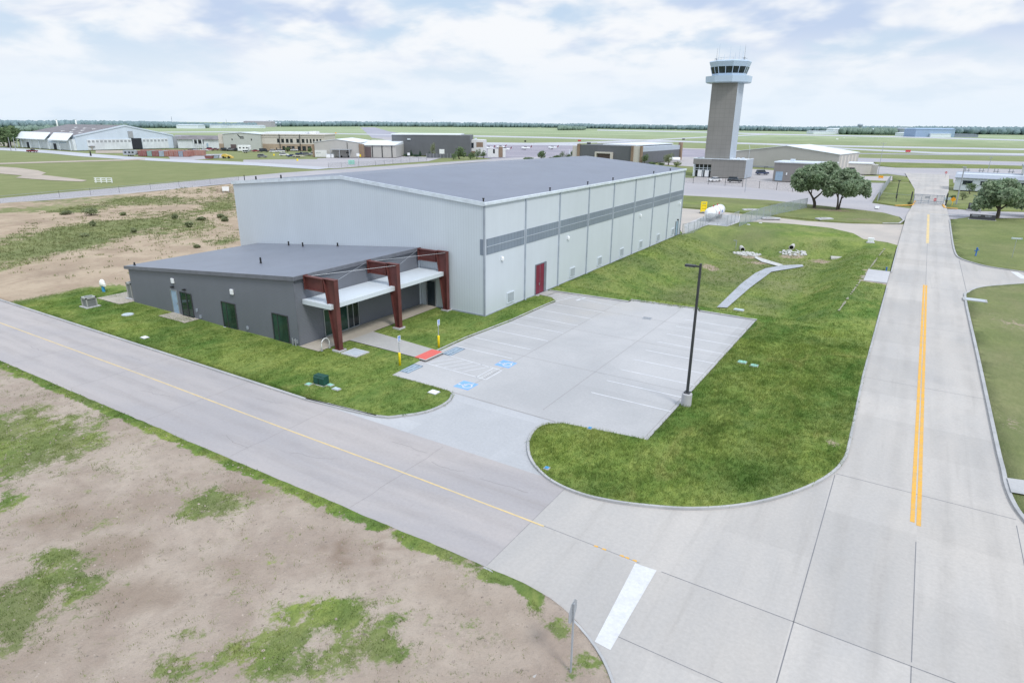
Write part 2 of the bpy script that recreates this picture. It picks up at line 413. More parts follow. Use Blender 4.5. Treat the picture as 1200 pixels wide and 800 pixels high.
# ------------------------------------------------------------------ mesh helpers
class MB:
    def __init__(self, o=(0, 0, 0)):
        self.v, self.f, self.o = [], [], Vector(o)
    def face(self, pts):
        n = len(self.v); self.v += [tuple(p) for p in pts]; self.f.append(tuple(range(n, n + len(pts)))); return self
    def box(self, x0, x1, y0, y1, z0, z1):
        n = len(self.v)
        self.v += [(x, y, z) for z in (z0, z1) for x, y in ((x0, y0), (x1, y0), (x1, y1), (x0, y1))]
        self.f += [tuple(n + i for i in q) for q in ((3, 2, 1, 0), (4, 5, 6, 7), (0, 1, 5, 4), (1, 2, 6, 5), (2, 3, 7, 6), (3, 0, 4, 7))]
        return self
    def loft(self, rings, caps=True):
        n0 = len(self.v); k = len(rings[0])
        for r_ in rings: self.v += [tuple(p) for p in r_]
        for i in range(len(rings) - 1):
            for j in range(k):
                a, b = n0 + i * k + j, n0 + i * k + (j + 1) % k
                self.f.append((a, b, b + k, a + k))
        if caps:
            self.f.append(tuple(n0 + j for j in reversed(range(k))))
            self.f.append(tuple(n0 + (len(rings) - 1) * k + j for j in range(k)))
        return self
    def prism(self, poly, z0, z1):
        return self.loft([[(x, y, z0) for x, y in poly], [(x, y, z1) for x, y in poly]])
    def prism_y(self, poly, y0, y1):           # poly in (x, z)
        return self.loft([[(x, y0, z) for x, z in poly], [(x, y1, z) for x, z in poly]])
    def prism_x(self, poly, x0, x1):           # poly in (y, z)
        return self.loft([[(x0, y, z) for y, z in poly], [(x1, y, z) for y, z in poly]])
    def tube(self, pts, rad, n=8, caps=True):
        pts = [Vector(p) for p in pts]
        rings = []
        for i, p in enumerate(pts):
            d = (pts[min(i + 1, len(pts) - 1)] - pts[max(i - 1, 0)]).normalized()
            ref = Vector((0, 0, 1)) if abs(d.z) < .9 else Vector((1, 0, 0))
            a = d.cross(ref).normalized(); b = d.cross(a)
            r_ = rad[i] if isinstance(rad, (list, tuple)) else rad
            rings.append([p + a * math.cos(2 * PI * k / n) * r_ + b * math.sin(2 * PI * k / n) * r_ for k in range(n)])
        return self.loft(rings, caps)
    def lathe(self, prof, c=(0, 0, 0), n=12):
        return self.loft([[(c[0] + r_ * math.cos(2 * PI * k / n), c[1] + r_ * math.sin(2 * PI * k / n), c[2] + z) for k in range(n)] for r_, z in prof])
    def build(self, name, mat, parent=None, smooth=False, bevel=0., kind=None):
        me = bpy.data.meshes.new(name)
        me.from_pydata([tuple(Vector(p) - self.o) for p in self.v], [], self.f)
        bm = bmesh.new(); bm.from_mesh(me)
        bmesh.ops.recalc_face_normals(bm, faces=bm.faces)
        if bevel:
            bmesh.ops.bevel(bm, geom=[e for e in bm.edges if e.calc_face_angle(0) > .6], offset=bevel, segments=2, affect='EDGES', profile=.5)
        bm.to_mesh(me); bm.free()
        if smooth:
            for p in me.polygons: p.use_smooth = True
        ob = bpy.data.objects.new(name, me)
        me.materials.append(mat)
        COL.objects.link(ob)
        if parent is not None: ob.parent = parent
        if kind: ob['kind'] = kind
        return ob

def tag(o, label=None, cat=None, group=None, kind=None):
    if label: o['label'] = label
    if cat: o['category'] = cat
    if group: o['group'] = group
    if kind: o['kind'] = kind
    return o

def thing(name, label, cat, loc=(0, 0, 0), rot=0., group=None):
    o = bpy.data.objects.new(name, None)
    o.empty_display_size = .3
    COL.objects.link(o)
    o.location = (*loc, 0) if len(loc) == 2 else loc
    o.rotation_euler = (0, 0, R(rot))
    return tag(o, label, cat, group)

def copy_thing(src, loc, rot, label, mats=None):
    c = src.copy(); COL.objects.link(c)
    c.location = (*loc, 0) if len(loc) == 2 else loc
    c.rotation_euler = (0, 0, R(rot)); c['label'] = label
    for ch in src.children:
        k = ch.copy(); COL.objects.link(k); k.parent = c
        for s in ch.children:
            q = s.copy(); COL.objects.link(q); q.parent = k
    return c

def mesh_np(name, verts, faces, mat, parent=None):
    """verts (n,3), faces (m,k) numpy arrays"""
    me = bpy.data.meshes.new(name)
    m, k = faces.shape
    me.vertices.add(len(verts)); me.vertices.foreach_set('co', verts.astype(np.float32).ravel())
    me.loops.add(m * k); me.loops.foreach_set('vertex_index', faces.astype(np.int32).ravel())
    me.polygons.add(m); me.polygons.foreach_set('loop_start', np.arange(0, m * k, k, dtype=np.int32))
    me.update(calc_edges=True)
    me.materials.append(mat)
    ob = bpy.data.objects.new(name, me); COL.objects.link(ob)
    if parent is not None: ob.parent = parent
    return ob

def area2(p):
    return sum(p[i - 1][0] * p[i][1] - p[i][0] * p[i - 1][1] for i in range(len(p)))

LEVEL = [-.052]
def sheet(name, p, mat, z=None, parent=None):
    if z is None:
        LEVEL[0] += .0008; z = LEVEL[0]
    p = list(p)
    if area2(p) < 0: p = p[::-1]
    me = bpy.data.meshes.new(name)
    me.from_pydata([(x, y, z) for x, y in p], [], [tuple(range(len(p)))])
    me.materials.append(mat)
    o = bpy.data.objects.new(name, me); COL.objects.link(o)
    if parent is not None: o.parent = parent
    else: o['kind'] = 'structure'
    return o

def inside(px, py, poly):
    px = np.asarray(px); py = np.asarray(py)
    r_ = np.zeros(px.shape, bool)
    n = len(poly)
    for i in range(n):
        x0, y0 = poly[i - 1]; x1, y1 = poly[i]
        c = (y0 > py) != (y1 > py)
        xi = (x1 - x0) * (py - y0) / ((y1 - y0) if y1 != y0 else 1e-9) + x0
        r_ ^= c & (px < xi)
    return r_

def densify(p, step):
    out = []
    for i in range(len(p)):
        a = Vector(p[i]); b = Vector(p[(i + 1) % len(p)])
        k = max(1, int((b - a).length / step))
        out += [tuple(a.lerp(b, j / k)) for j in range(k)]
    return out

def smooth_line(pts, sub=6):
    """Catmull-Rom through the points"""
    P = [Vector(p) for p in pts]; out = []
    for i in range(len(P) - 1):
        p0, p1, p2, p3 = P[max(i - 1, 0)], P[i], P[i + 1], P[min(i + 2, len(P) - 1)]
        for j in range(sub):
            t = j / sub
            out.append(tuple(.5 * ((2 * p1) + (p2 - p0) * t + (2 * p0 - 5 * p1 + 4 * p2 - p3) * t * t + (3 * p1 - p0 - 3 * p2 + p3) * t ** 3)))
    out.append(tuple(P[-1]))
    return out

def terrain(name, outline, step, zf, attrs, mat):
    b = densify(outline, step)
    xs = [p[0] for p in outline]; ys = [p[1] for p in outline]
    gx, gy = np.meshgrid(np.arange(min(xs), max(xs), step), np.arange(min(ys), max(ys), step))
    gx = gx.ravel() + rng.uniform(-.3, .3, gx.size) * step; gy = gy.ravel() + rng.uniform(-.3, .3, gy.size) * step
    k = inside(gx, gy, outline)
    verts = [Vector(p) for p in b] + [Vector((x, y)) for x, y in zip(gx[k], gy[k])]
    ov, oe, of, *_ = delaunay_2d_cdt(verts, [], [list(range(len(b)))], 1, 1e-4)
    me = bpy.data.meshes.new(name)
    me.from_pydata([(p.x, p.y, zf(p.x, p.y)) for p in ov], [], [tuple(f) for f in of])
    bm = bmesh.new(); bm.from_mesh(me)
    for f in bm.faces:
        if f.normal.z < 0: f.normal_flip()
        f.smooth = True
    ex = bmesh.ops.extrude_edge_only(bm, edges=[e for e in bm.edges if e.is_boundary])
    for q in ex['geom']:
        if isinstance(q, bmesh.types.BMVert): q.co.z -= .35
    bm.to_mesh(me); bm.free()
    for an, fn in attrs.items():
        a = me.attributes.new(an, 'FLOAT', 'POINT')
        a.data.foreach_set('value', [float(fn(v.co.x, v.co.y)) for v in me.vertices])
    me.materials.append(mat)
    o = bpy.data.objects.new(name, me); COL.objects.link(o)
    return tag(o, kind='structure')

def kerb(pts, side, w=.16, z0=-.02, z1=.13, name='kerb', mat=None, parent=None):
    """raised kerb along a polyline; side +1 = body lies to the left of travel"""
    P = [Vector(p) for p in pts]; n = len(P)
    rings = []
    for i in range(n):
        d = (P[min(i + 1, n - 1)] - P[max(i - 1, 0)]).normalized()
        nrm = Vector((-d.y, d.x)) * side
        a = P[i]; b = P[i] + nrm * w; c = P[i] + nrm * .025
        rings.append([(a.x, a.y, z0), (a.x, a.y, z1 - .03), (c.x, c.y, z1), (b.x, b.y, z1), (b.x, b.y, z0)])
    o = MB().loft(rings).build(name, mat or M['kerb'], parent)
    return o if parent else tag(o, kind='structure')

def fbm(x, y, s, o=4, seed=0.):
    return noise.fractal(Vector((x * s, y * s, seed)), 1.0, 2.0, o)

def sstep(a, b, x):
    t = min(1., max(0., (x - a) / (b - a))); return t * t * (3 - 2 * t)

CA, SA = math.cos(R(VIEW)), math.sin(R(VIEW))
def blob(x, y, b):
    dx, dy = x - b[0], y - b[1]
    u, v = dx * CA + dy * SA, -dx * SA + dy * CA
    return math.hypot(u / b[2], v / b[3])

def blades(name, outline, density, cover, h0, h1, w, mat, spread=.10, z=None, per=4):
    """real grass: small leaning blades, several to a tuft"""
    xs = [p[0] for p in outline]; ys = [p[1] for p in outline]
    n = int((max(xs) - min(xs)) * (max(ys) - min(ys)) * density)
    x = rng.uniform(min(xs), max(xs), n); y = rng.uniform(min(ys), max(ys), n)
    k = inside(x, y, outline); x, y = x[k], y[k]
    c = np.array([cover(a, b) for a, b in zip(x, y)])
    k = rng.random(len(x)) < c; x, y = x[k], y[k]
    clump = np.array([.62 + .75 * (fbm(a, b, .55, 3, 5.) + .5) for a, b in zip(x, y)])
    zz = np.array([z(a, b) for a, b in zip(x, y)]) if z else np.zeros(len(x))
    x, y, zz, clump = (np.repeat(q, per) for q in (x, y, zz, clump))
    m = len(x)
    x = x + rng.normal(0, spread, m); y = y + rng.normal(0, spread, m)
    hh = rng.uniform(h0, h1, m) * np.clip(clump, .45, 1.5)
    a = rng.uniform(0, 2 * PI, m); ln_ = rng.uniform(.2, .9, m) * hh; b = rng.uniform(0, 2 * PI, m)
    ww = w * rng.uniform(.7, 1.3, m)
    v = np.empty((m, 3, 3))
    v[:, 0] = np.stack([x - np.cos(a) * ww, y - np.sin(a) * ww, zz - .02], 1)
    v[:, 1] = np.stack([x + np.cos(a) * ww, y + np.sin(a) * ww, zz - .02], 1)
    v[:, 2] = np.stack([x + np.cos(b) * ln_, y + np.sin(b) * ln_, zz + hh], 1)
    o = mesh_np(name, v.reshape(-1, 3), np.arange(m * 3).reshape(-1, 3), mat)
    return tag(o, kind='stuff')

def leaf_cloud(lobes, n, size, sub=1.):
    """leaf-clump quads filling a set of ellipsoids (cx,cy,cz,rx,ry,rz), denser towards the skin"""
    vol = np.array([l[3] * l[4] * l[5] for l in lobes]); pick = rng.choice(len(lobes), n, p=vol / vol.sum())
    L = np.array(lobes)[pick]
    d = rng.normal(size=(n, 3)); d /= np.linalg.norm(d, axis=1)[:, None]
    rad = rng.uniform(.35, 1., n) ** .5 * (1 + .16 * np.sin(d[:, 0] * 7 + pick) * np.cos(d[:, 1] * 6 + d[:, 2] * 5)) * rng.uniform(.92, 1.06, n)
    c = L[:, :3] + d * L[:, 3:6] * rad[:, None]
    nrm = d * .6 + rng.normal(size=(n, 3)) * .7; nrm /= np.linalg.norm(nrm, axis=1)[:, None]
    t = np.cross(nrm, rng.normal(size=(n, 3))); t /= np.linalg.norm(t, axis=1)[:, None]
    b = np.cross(nrm, t)
    s = size * rng.uniform(.55, 1.25, n)[:, None]
    v = np.stack([c - t * s, c - b * s * .6, c + t * s, c + b * s * .6], 1).reshape(-1, 3)
    return v, np.arange(4 * n).reshape(-1, 4)

def stroke(mb, pts, w, z):
    P = [Vector(p) for p in pts]; n = len(P); L_ = []; R_ = []
    for i in range(n):
        d = (P[min(i + 1, n - 1)] - P[max(i - 1, 0)]).normalized(); q = Vector((-d.y, d.x)) * w / 2
        L_.append(P[i] + q); R_.append(P[i] - q)
    for i in range(n - 1):
        mb.face([(R_[i].x, R_[i].y, z), (R_[i + 1].x, R_[i + 1].y, z), (L_[i + 1].x, L_[i + 1].y, z), (L_[i].x, L_[i].y, z)])
    return mb

def text_mesh(name, s, size, mat, parent=None, matrix=None, extrude=0., bold=0., spacing=1.):
    cu = bpy.data.curves.new(name, 'FONT'); cu.body = s; cu.size = size; cu.extrude = extrude; cu.offset = bold
    cu.align_x = 'CENTER'; cu.align_y = 'CENTER'; cu.space_character = spacing; cu.resolution_u = 2
    tmp = bpy.data.objects.new(name, cu); COL.objects.link(tmp)
    bpy.context.view_layer.update()
    me = bpy.data.meshes.new_from_object(tmp.evaluated_get(bpy.context.evaluated_depsgraph_get()))
    bpy.data.objects.remove(tmp); bpy.data.curves.remove(cu)
    me.name = name; me.materials.clear(); me.materials.append(mat)
    if matrix is not None: me.transform(matrix)
    o = bpy.data.objects.new(name, me); COL.objects.link(o)
    if parent is not None: o.parent = parent
    return o

# ------------------------------------------------------------------ sky, sun, camera
w = bpy.data.worlds.new("World"); SC.world = w; w.use_nodes = True
nt = w.node_tree; bg = nt.nodes['Background']
SUN_EL, SUN_AZ = 52., 115.        # degrees; azimuth clockwise from +Y
sky = N(nt, 'ShaderNodeTexSky', sky_type='NISHITA', sun_disc=False)
sky.sun_elevation = R(SUN_EL); sky.sun_rotation = R(SUN_AZ); sky.air_density = 1.1; sky.dust_density = 1.4
tc = N(nt, 'ShaderNodeTexCoord')
sep = N(nt, 'ShaderNodeSeparateXYZ'); nt.links.new(tc.outputs['Generated'], sep.inputs[0])
zc = mathn(nt, 'MAXIMUM', sep.outputs['Z'], 0.)
den = mathn(nt, 'ADD', zc, .27)
cb = N(nt, 'ShaderNodeCombineXYZ')
nt.links.new(mathn(nt, 'DIVIDE', sep.outputs['X'], den), cb.inputs[0])
nt.links.new(mathn(nt, 'DIVIDE', sep.outputs['Y'], den), cb.inputs[1])
def cloud_noise(scale, off, detail=8, rough=.58):
    mp = N(nt, 'ShaderNodeMapping'); mp.inputs['Location'].default_value = off
    mp.inputs['Scale'].default_value = (1, 1, 1)
    nt.links.new(cb.outputs[0], mp.inputs['Vector'])
    return noise_node(nt, mp.outputs['Vector'], scale, detail, rough, .25)
c1 = cloud_noise(2.4, (3.1, 1.7, 0), 5, .50); c2 = cloud_noise(5.2, (9., 4., 2.), 4, .52)
cm = mathn(nt, 'ADD', mathn(nt, 'MULTIPLY', c1, .72), mathn(nt, 'MULTIPLY', c2, .28))
gaps = maprange(nt, cm, .37, .53)                       # 0 = blue gap, 1 = cloud
shade = maprange(nt, cloud_noise(2.9, (21.5, 7.2, 5.), 4, .50), .43, .63)   # grey undersides
fade = maprange(nt, zc, .03, .13)                       # clear pale band above the horizon
blue = mix(nt, 1., sky.outputs['Color'], (.10, .10, .10), 'MULTIPLY')
blue = mix(nt, .82, blue, (.62, .77, .96))
cloud = mix(nt, mathn(nt, 'MULTIPLY', shade, fade), (.93, .955, .99), (.56, .67, .87))
veil = mix(nt, maprange(nt, zc, .0, .10), (.78, .89, 1.0), (.86, .92, .99))
sk = mix(nt, gaps, blue, cloud)
sk = mix(nt, mathn(nt, 'MULTIPLY', mathn(nt, 'SUBTRACT', 1., fade), .8), sk, veil)
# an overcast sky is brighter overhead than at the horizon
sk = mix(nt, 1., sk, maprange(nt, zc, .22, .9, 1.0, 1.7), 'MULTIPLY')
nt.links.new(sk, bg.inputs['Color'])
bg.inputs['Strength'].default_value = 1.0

sl = bpy.data.lights.new('sun', 'SUN'); sl.energy = 2.1; sl.angle = R(12); sl.color = (1., .965, .91)
so = bpy.data.objects.new('sun', sl); COL.objects.link(so)
sd = Vector((math.sin(R(SUN_AZ)) * math.cos(R(SUN_EL)), math.cos(R(SUN_AZ)) * math.cos(R(SUN_EL)), math.sin(R(SUN_EL))))
so.rotation_euler = sd.to_track_quat('Z', 'Y').to_euler(); so.location = (0, 0, 60)

SC.view_settings.view_transform = 'Standard'; SC.view_settings.look = 'None'
SC.view_settings.exposure = 0; SC.view_settings.gamma = 1
SC.render.engine = 'CYCLES'
SC.cycles.max_bounces = 6; SC.cycles.transparent_max_bounces = 24
SC.cycles.use_denoising = True
try:
    SC.cycles.denoiser = 'OPENIMAGEDENOISE'; SC.cycles.denoising_input_passes = 'RGB_ALBEDO_NORMAL'
except Exception: SC.cycles.use_denoising = False

cam = bpy.data.cameras.new('camera'); co = bpy.data.objects.new('camera', cam); COL.objects.link(co)
cam.sensor_width = 36; cam.lens = 36 * 747. / 1200; cam.clip_end = 20000; cam.clip_start = .5
pt, ro, ya = R(18.848), R(.5256), R(VIEW)
fw = Vector((-math.sin(ya) * math.cos(pt), math.cos(ya) * math.cos(pt), -math.sin(pt)))
rt = Vector((math.cos(ya), math.sin(ya), 0)); up = rt.cross(fw)
r2 = rt * math.cos(ro) + up * math.sin(ro); u2 = -rt * math.sin(ro) + up * math.cos(ro)
co.matrix_world = Matrix(((r2.x, u2.x, -fw.x, 0), (r2.y, u2.y, -fw.y, 0), (r2.z, u2.z, -fw.z, 18.0), (0, 0, 0, 1)))
SC.camera = co

# ------------------------------------------------------------------ far ground and pavings
BIG = 9000
HX0, HX1, HY0, HY1 = -33., -4., 66., 119.5        # opening under the detention basin
gm = MB()
for x0, x1, y0, y1 in ((-BIG, HX0, -BIG, BIG), (HX1, BIG, -BIG, BIG), (HX0, HX1, -BIG, HY0), (HX0, HX1, HY1, BIG)):
    gm.face([(x0, y0, -.30), (x1, y0, -.30), (x1, y1, -.30), (x0, y1, -.30)])
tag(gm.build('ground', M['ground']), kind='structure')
LEVEL[0] = -.295
def far_sheet(name, p, mat):
    LEVEL[0] += .004
    return sheet(name, p, mat, LEVEL[0])

# distant runways and taxiways
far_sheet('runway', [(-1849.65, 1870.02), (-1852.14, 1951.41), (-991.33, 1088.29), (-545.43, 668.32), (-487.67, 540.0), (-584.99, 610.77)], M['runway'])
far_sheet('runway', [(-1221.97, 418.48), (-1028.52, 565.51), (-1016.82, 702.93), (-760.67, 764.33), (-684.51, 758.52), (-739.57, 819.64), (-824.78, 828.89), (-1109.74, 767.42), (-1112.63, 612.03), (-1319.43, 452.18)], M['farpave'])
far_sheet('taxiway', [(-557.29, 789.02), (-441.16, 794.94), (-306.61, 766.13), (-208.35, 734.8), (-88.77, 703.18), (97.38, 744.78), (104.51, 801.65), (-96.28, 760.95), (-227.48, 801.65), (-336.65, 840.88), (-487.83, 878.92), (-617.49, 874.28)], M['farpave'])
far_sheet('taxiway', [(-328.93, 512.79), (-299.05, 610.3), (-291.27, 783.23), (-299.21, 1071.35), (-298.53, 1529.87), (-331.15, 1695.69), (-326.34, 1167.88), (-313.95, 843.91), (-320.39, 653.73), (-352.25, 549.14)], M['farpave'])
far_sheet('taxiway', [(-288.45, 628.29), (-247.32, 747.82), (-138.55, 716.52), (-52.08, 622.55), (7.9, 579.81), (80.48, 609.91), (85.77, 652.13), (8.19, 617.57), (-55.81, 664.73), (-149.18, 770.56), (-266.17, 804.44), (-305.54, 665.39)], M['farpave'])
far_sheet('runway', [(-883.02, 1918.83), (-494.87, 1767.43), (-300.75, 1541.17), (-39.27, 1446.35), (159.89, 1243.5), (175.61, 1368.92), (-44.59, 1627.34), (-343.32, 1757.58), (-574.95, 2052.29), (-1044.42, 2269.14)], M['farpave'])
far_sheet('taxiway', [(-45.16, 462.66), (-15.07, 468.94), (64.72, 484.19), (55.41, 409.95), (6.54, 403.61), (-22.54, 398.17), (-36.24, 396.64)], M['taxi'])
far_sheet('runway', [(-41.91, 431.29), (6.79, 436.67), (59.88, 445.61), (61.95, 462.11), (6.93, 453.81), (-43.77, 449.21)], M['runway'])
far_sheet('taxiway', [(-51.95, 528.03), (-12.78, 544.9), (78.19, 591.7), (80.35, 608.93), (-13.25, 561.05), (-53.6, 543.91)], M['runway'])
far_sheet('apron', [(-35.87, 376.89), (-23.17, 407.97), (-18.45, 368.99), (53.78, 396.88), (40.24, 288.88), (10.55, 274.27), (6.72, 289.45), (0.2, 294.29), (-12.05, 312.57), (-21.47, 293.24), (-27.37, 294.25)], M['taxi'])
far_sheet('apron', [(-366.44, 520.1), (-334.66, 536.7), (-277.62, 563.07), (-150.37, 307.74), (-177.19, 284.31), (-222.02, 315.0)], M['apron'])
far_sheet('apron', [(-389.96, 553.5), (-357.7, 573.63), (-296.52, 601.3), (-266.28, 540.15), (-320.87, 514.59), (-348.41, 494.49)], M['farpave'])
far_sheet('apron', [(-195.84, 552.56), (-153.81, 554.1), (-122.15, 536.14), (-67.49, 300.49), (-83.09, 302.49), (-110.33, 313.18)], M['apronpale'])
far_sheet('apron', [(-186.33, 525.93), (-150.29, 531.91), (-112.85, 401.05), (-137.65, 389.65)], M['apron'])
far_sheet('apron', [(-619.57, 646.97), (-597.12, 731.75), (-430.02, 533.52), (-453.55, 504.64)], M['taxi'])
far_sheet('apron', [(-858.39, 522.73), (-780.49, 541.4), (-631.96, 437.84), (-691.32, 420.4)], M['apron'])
# left: yard, roads and tracks beyond the perimeter road
far_sheet('yard', [(-287.05, 208.27), (-303.06, 227.9), (-272.94, 243.16), (-259.82, 287.06), (-229.12, 295.2), (-211.25, 259.59), (-210.4, 227.57), (-206.38, 192.46), (-229.41, 191.26), (-255.35, 184.98)], M['taxi'])
far_sheet('yard', [(-361.18, 213.66), (-348.54, 240.24), (-313.85, 218.07), (-302.97, 189.02), (-312.17, 185.98)], M['taxi'])
far_sheet('track', [(-567.04, 196.98), (-498.57, 199.39), (-460.37, 198.6), (-405.39, 193.74), (-357.88, 190.15), (-319.24, 190.26), (-289.24, 196.12), (-264.56, 198.63), (-236.34, 197.11), (-210.35, 196.19), (-207.74, 184.58), (-246.27, 184.71), (-281.45, 179.52), (-330.17, 175.17), (-374.16, 175.19), (-419.24, 180.53), (-459.43, 181.66), (-517.85, 179.55)], M['farpave'])
far_sheet('track', [(-334.12, 117.41), (-330.09, 141.36), (-322.7, 167.16), (-322.61, 179.29), (-333.68, 185.55), (-333.41, 172.81), (-340.4, 145.89), (-343.91, 120.96)], M['track'])
far_sheet('bare_patch', [(-333.73, 114.31), (-304.17, 117.82), (-283.14, 116.11), (-267.1, 112.04), (-259.94, 107.34), (-240.11, 106.42), (-224.92, 105.43), (-221.31, 102.19), (-233.3, 98.85), (-252.43, 96.65), (-260.54, 101.89), (-294.91, 100.56)], M['track'])
far_sheet('track', [(-442.91, 216.02), (-428.84, 233.89), (-397.12, 242.99), (-412.45, 276.98), (-394.22, 264.61), (-369.16, 228.3), (-392.48, 213.78), (-408.12, 198.78)], M['track'])
far_sheet('yard', [(-324.93, 226.93), (-364.31, 294.47), (-343.61, 305.2), (-266.53, 237.4), (-292.14, 203.75)], M['ground'])
far_sheet('perimeter_road', [(-188.43, 57.96), (-188.41, 67.96), (-191.22, 82.38), (-193.96, 101.54), (-200.21, 142.77), (-203.6, 163.52), (-201.67, 222.51), (-199.68, 274.94), (-197.76, 317.27), (-190.56, 343.91), (-178.48, 322.17), (-188.12, 269.78), (-186.43, 205.58), (-186.08, 149.24), (-180.26, 128.28), (-175.42, 91.52), (-175.42, 75.27), (-176.67, 63.49), (-177.26, 54.29)], M['taxi'])
# beyond the hangar on the right
far_sheet('tower_car_park', [(-85.99, 252.89), (-74.45, 250.83), (-62.51, 271.84), (-68.3, 307.18), (-55.2, 303.53), (-26.77, 300.68), (-18.25, 290.25), (-9.55, 297.18), (-8.5, 272.77), (-15.14, 258.63), (-16.26, 217.14), (-22.57, 197.69), (-38.32, 206.89), (-53.44, 216.7), (-73.68, 217.36)], M['apronpale'])
far_sheet('access_road', [(-74.27, 219.08), (-60.3, 221.42), (-47.4, 213.82), (-30.54, 203.29), (-22.14, 199.4), (-18.38, 215.55), (-16.97, 255.05), (-10.28, 260.25), (-9.37, 187.37), (-0.29, 179.11), (8.27, 185.33), (13.19, 184.05), (31.19, 192.42), (29.71, 181.92), (13.99, 170.68), (-1.64, 155.59), (-11.66, 165.16), (-23.28, 170.57), (-38.99, 177.56), (-59.29, 175.83)], M['taxi'])
far_sheet('driveway', [(-48.61, 147.96), (-40.93, 147.71), (-31.55, 145.49), (-26.03, 144.45), (-18.18, 142.3), (-9.79, 143.94), (-1.42, 148.47), (2.45, 151.21), (2.64, 118.31), (-1.09, 115.73), (-6.19, 120.52), (-8.33, 127.42), (-12.24, 131.68), (-18.94, 132.02), (-25.93, 131.78), (-28.58, 129.9), (-29.24, 123.46), (-32.63, 123.0), (-32.98, 109.08)], M['sandy'])

far_sheet('tank_pad', [(-37.26, 123.06), (-37.54, 135.4), (-34.32, 143.49), (-31.02, 141.69), (-28.72, 130.5), (-29.38, 124.0), (-32.79, 123.55), (-32.88, 109.7)], M['pad'])

# ------------------------------------------------------------------ roads
sheet('main_road', [(-13., -20), (24, -20), (24, 39.5), (6.9, 45), (6.9, 86), (14, 96.5), (60, 100), (60, 113), (14, 107), (6.75, 128), (6.6, 163), (6.3, 205), (7.8, 236), (9.5, 320), (-6, 320), (-1.0, 236), (-.4, 192), (-1.2, 163), (-1.2, 42), (-5, 34), (-13., 32)], M['concrete'], 0.)
cr = sheet('cross_road', [(-150, 18.1), (-12.9, 18.3), (-12.9, 26.6), (-150, 26.6)], M['asphalt'], .006)
sheet('parking_entrance', [(-31.4, 26.55), (-12.9, 26.55), (-12.9, 33.7), (-31.4, 33.4)], M['drive'], .004)
LOT = [(-31.35, 33.05), (-31.55, 39.0)] + [(-31.56, 43.45), (-31.02, 50.01), (-30.95, 56.66), (-30.85, 58.55), (-32.0, 59.7), (-33.55, 59.98)] + [(-33.85, 59.1), (-33.85, 62.15), (-24.3, 62.65), (-24.3, 63.5), (-17.2, 64.2), (-16.8, 63.35), (-11.2, 63.25), (-11.2, 33.5), (-16.4, 32.8)]
lot = sheet('parking_lot', LOT, M['lot'], .008)
drain = [(-27.29, 135.82), (-24.93, 140.51), (-15.48, 139.89), (-9.45, 140.06)]

def line(x0, y0, x1, y1, w_, z, mb):
    d = Vector((x1 - x0, y1 - y0)).normalized(); q = Vector((-d.y, d.x)) * w_ / 2
    mb.face([(x0 - q.x, y0 - q.y, z), (x1 - q.x, y1 - q.y, z), (x1 + q.x, y1 + q.y, z), (x0 + q.x, y0 + q.y, z)])
    return mb

# road markings and joints, each a sheet on its road
mr = bpy.data.objects['main_road']
j = MB()
for a in ((2.78, 22.7, 2.78, 30.9), (2.80, 90.4, 2.82, 124.), (-12.9, 18.9, -12.9, 26.4)): line(*a, .035, .004, j)
line(-12.9, 22.75, -7.4, 22.62, .03, .004, j); line(-6.4, 22.58, 6.9, 22.45, .04, .004, j); line(2.78, 5, 2.78, 22.5, .035, .004, j)
line(-1.05, 35.6, 6.9, 35.6, .04, .004, j); line(-1.15, -10, -1.1, 35.4, .04, .004, j); line(6.75, 18, 6.85, 35, .035, .004, j)
line(-7.0, 18.2, 2.7, 18.15, .03, .004, j); line(6.86, 85.6, 6.76, 111, .05, .004, j); line(-1.2, 52.5, 6.8, 52.5, .03, .004, j)
for y in (70., 89., 107., 125., 143.): line(-1.1, y, 6.7, y, .028, .004, j)
j.build('road_joint', M['joint'], mr)
yl = MB()
for y0, y1 in ((31.9, 67.2), (94.5, 146.5)):
    pass
line(2.60, 32.6, 2.615, 90.2, .19, .008, yl); line(2.865, 32.4, 2.865, 90.2, .19, .008, yl)
yl.build('centre_line', M['yellow'], mr)
line(2.83, 124.8, 2.83, 168., .42, .008, MB()).build('centre_line', M['paleyellow'], mr)
MB().face([(-7.55, 22.5, .008), (-6.6, 22.55, .008), (-6.5, 17.45, .008), (-7.15, 17.5, .008)][::-1]).build('stop_bar', M['white'], mr)
MB().face([(13.0, 101.2, .008), (13.9, 101.3, .008), (13.1, 105.7, .008), (12.3, 105.6, .008)]).build('stop_bar', M['white'], mr)
line(3.2, 169., 10.5, 170.5, .45, .008, MB()).build('stop_bar', M['paleline'], mr)
MB().face([(*p, -.02) for p in [(-11.2, 130.0), (-10.17, 129.55), (-10.27, 123.87), (-11.26, 124.26)]]).build('stop_bar', M['white'], bpy.data.objects['driveway'])
MB().face([(*p, -.02) for p in [(-8.12, 179.52), (-7.19, 179.16), (-7.02, 173.25), (-7.92, 173.57)]]).build('stop_bar', M['white'], bpy.data.objects['access_road'])
cy = MB()
P0 = [(-150, 23.1), (-45.3, 23.02), (-30., 22.86), (-22, 22.85), (-14.0, 22.74), (-12.2, 22.70)]
stroke(cy, P0, .10, .012)
cy.build('centre_line', M['paleyellow'], cr)
flk = MB()
for x in (-9.6, -9.2, -8.35, -8.1, -7.75): flk.face([(x, 22.62, .009), (x + .22, 22.6, .009), (x + .2, 22.72, .009), (x + .05, 22.7, .009)])
flk.build('worn_line', M['yellow'], mr)
ck = MB()
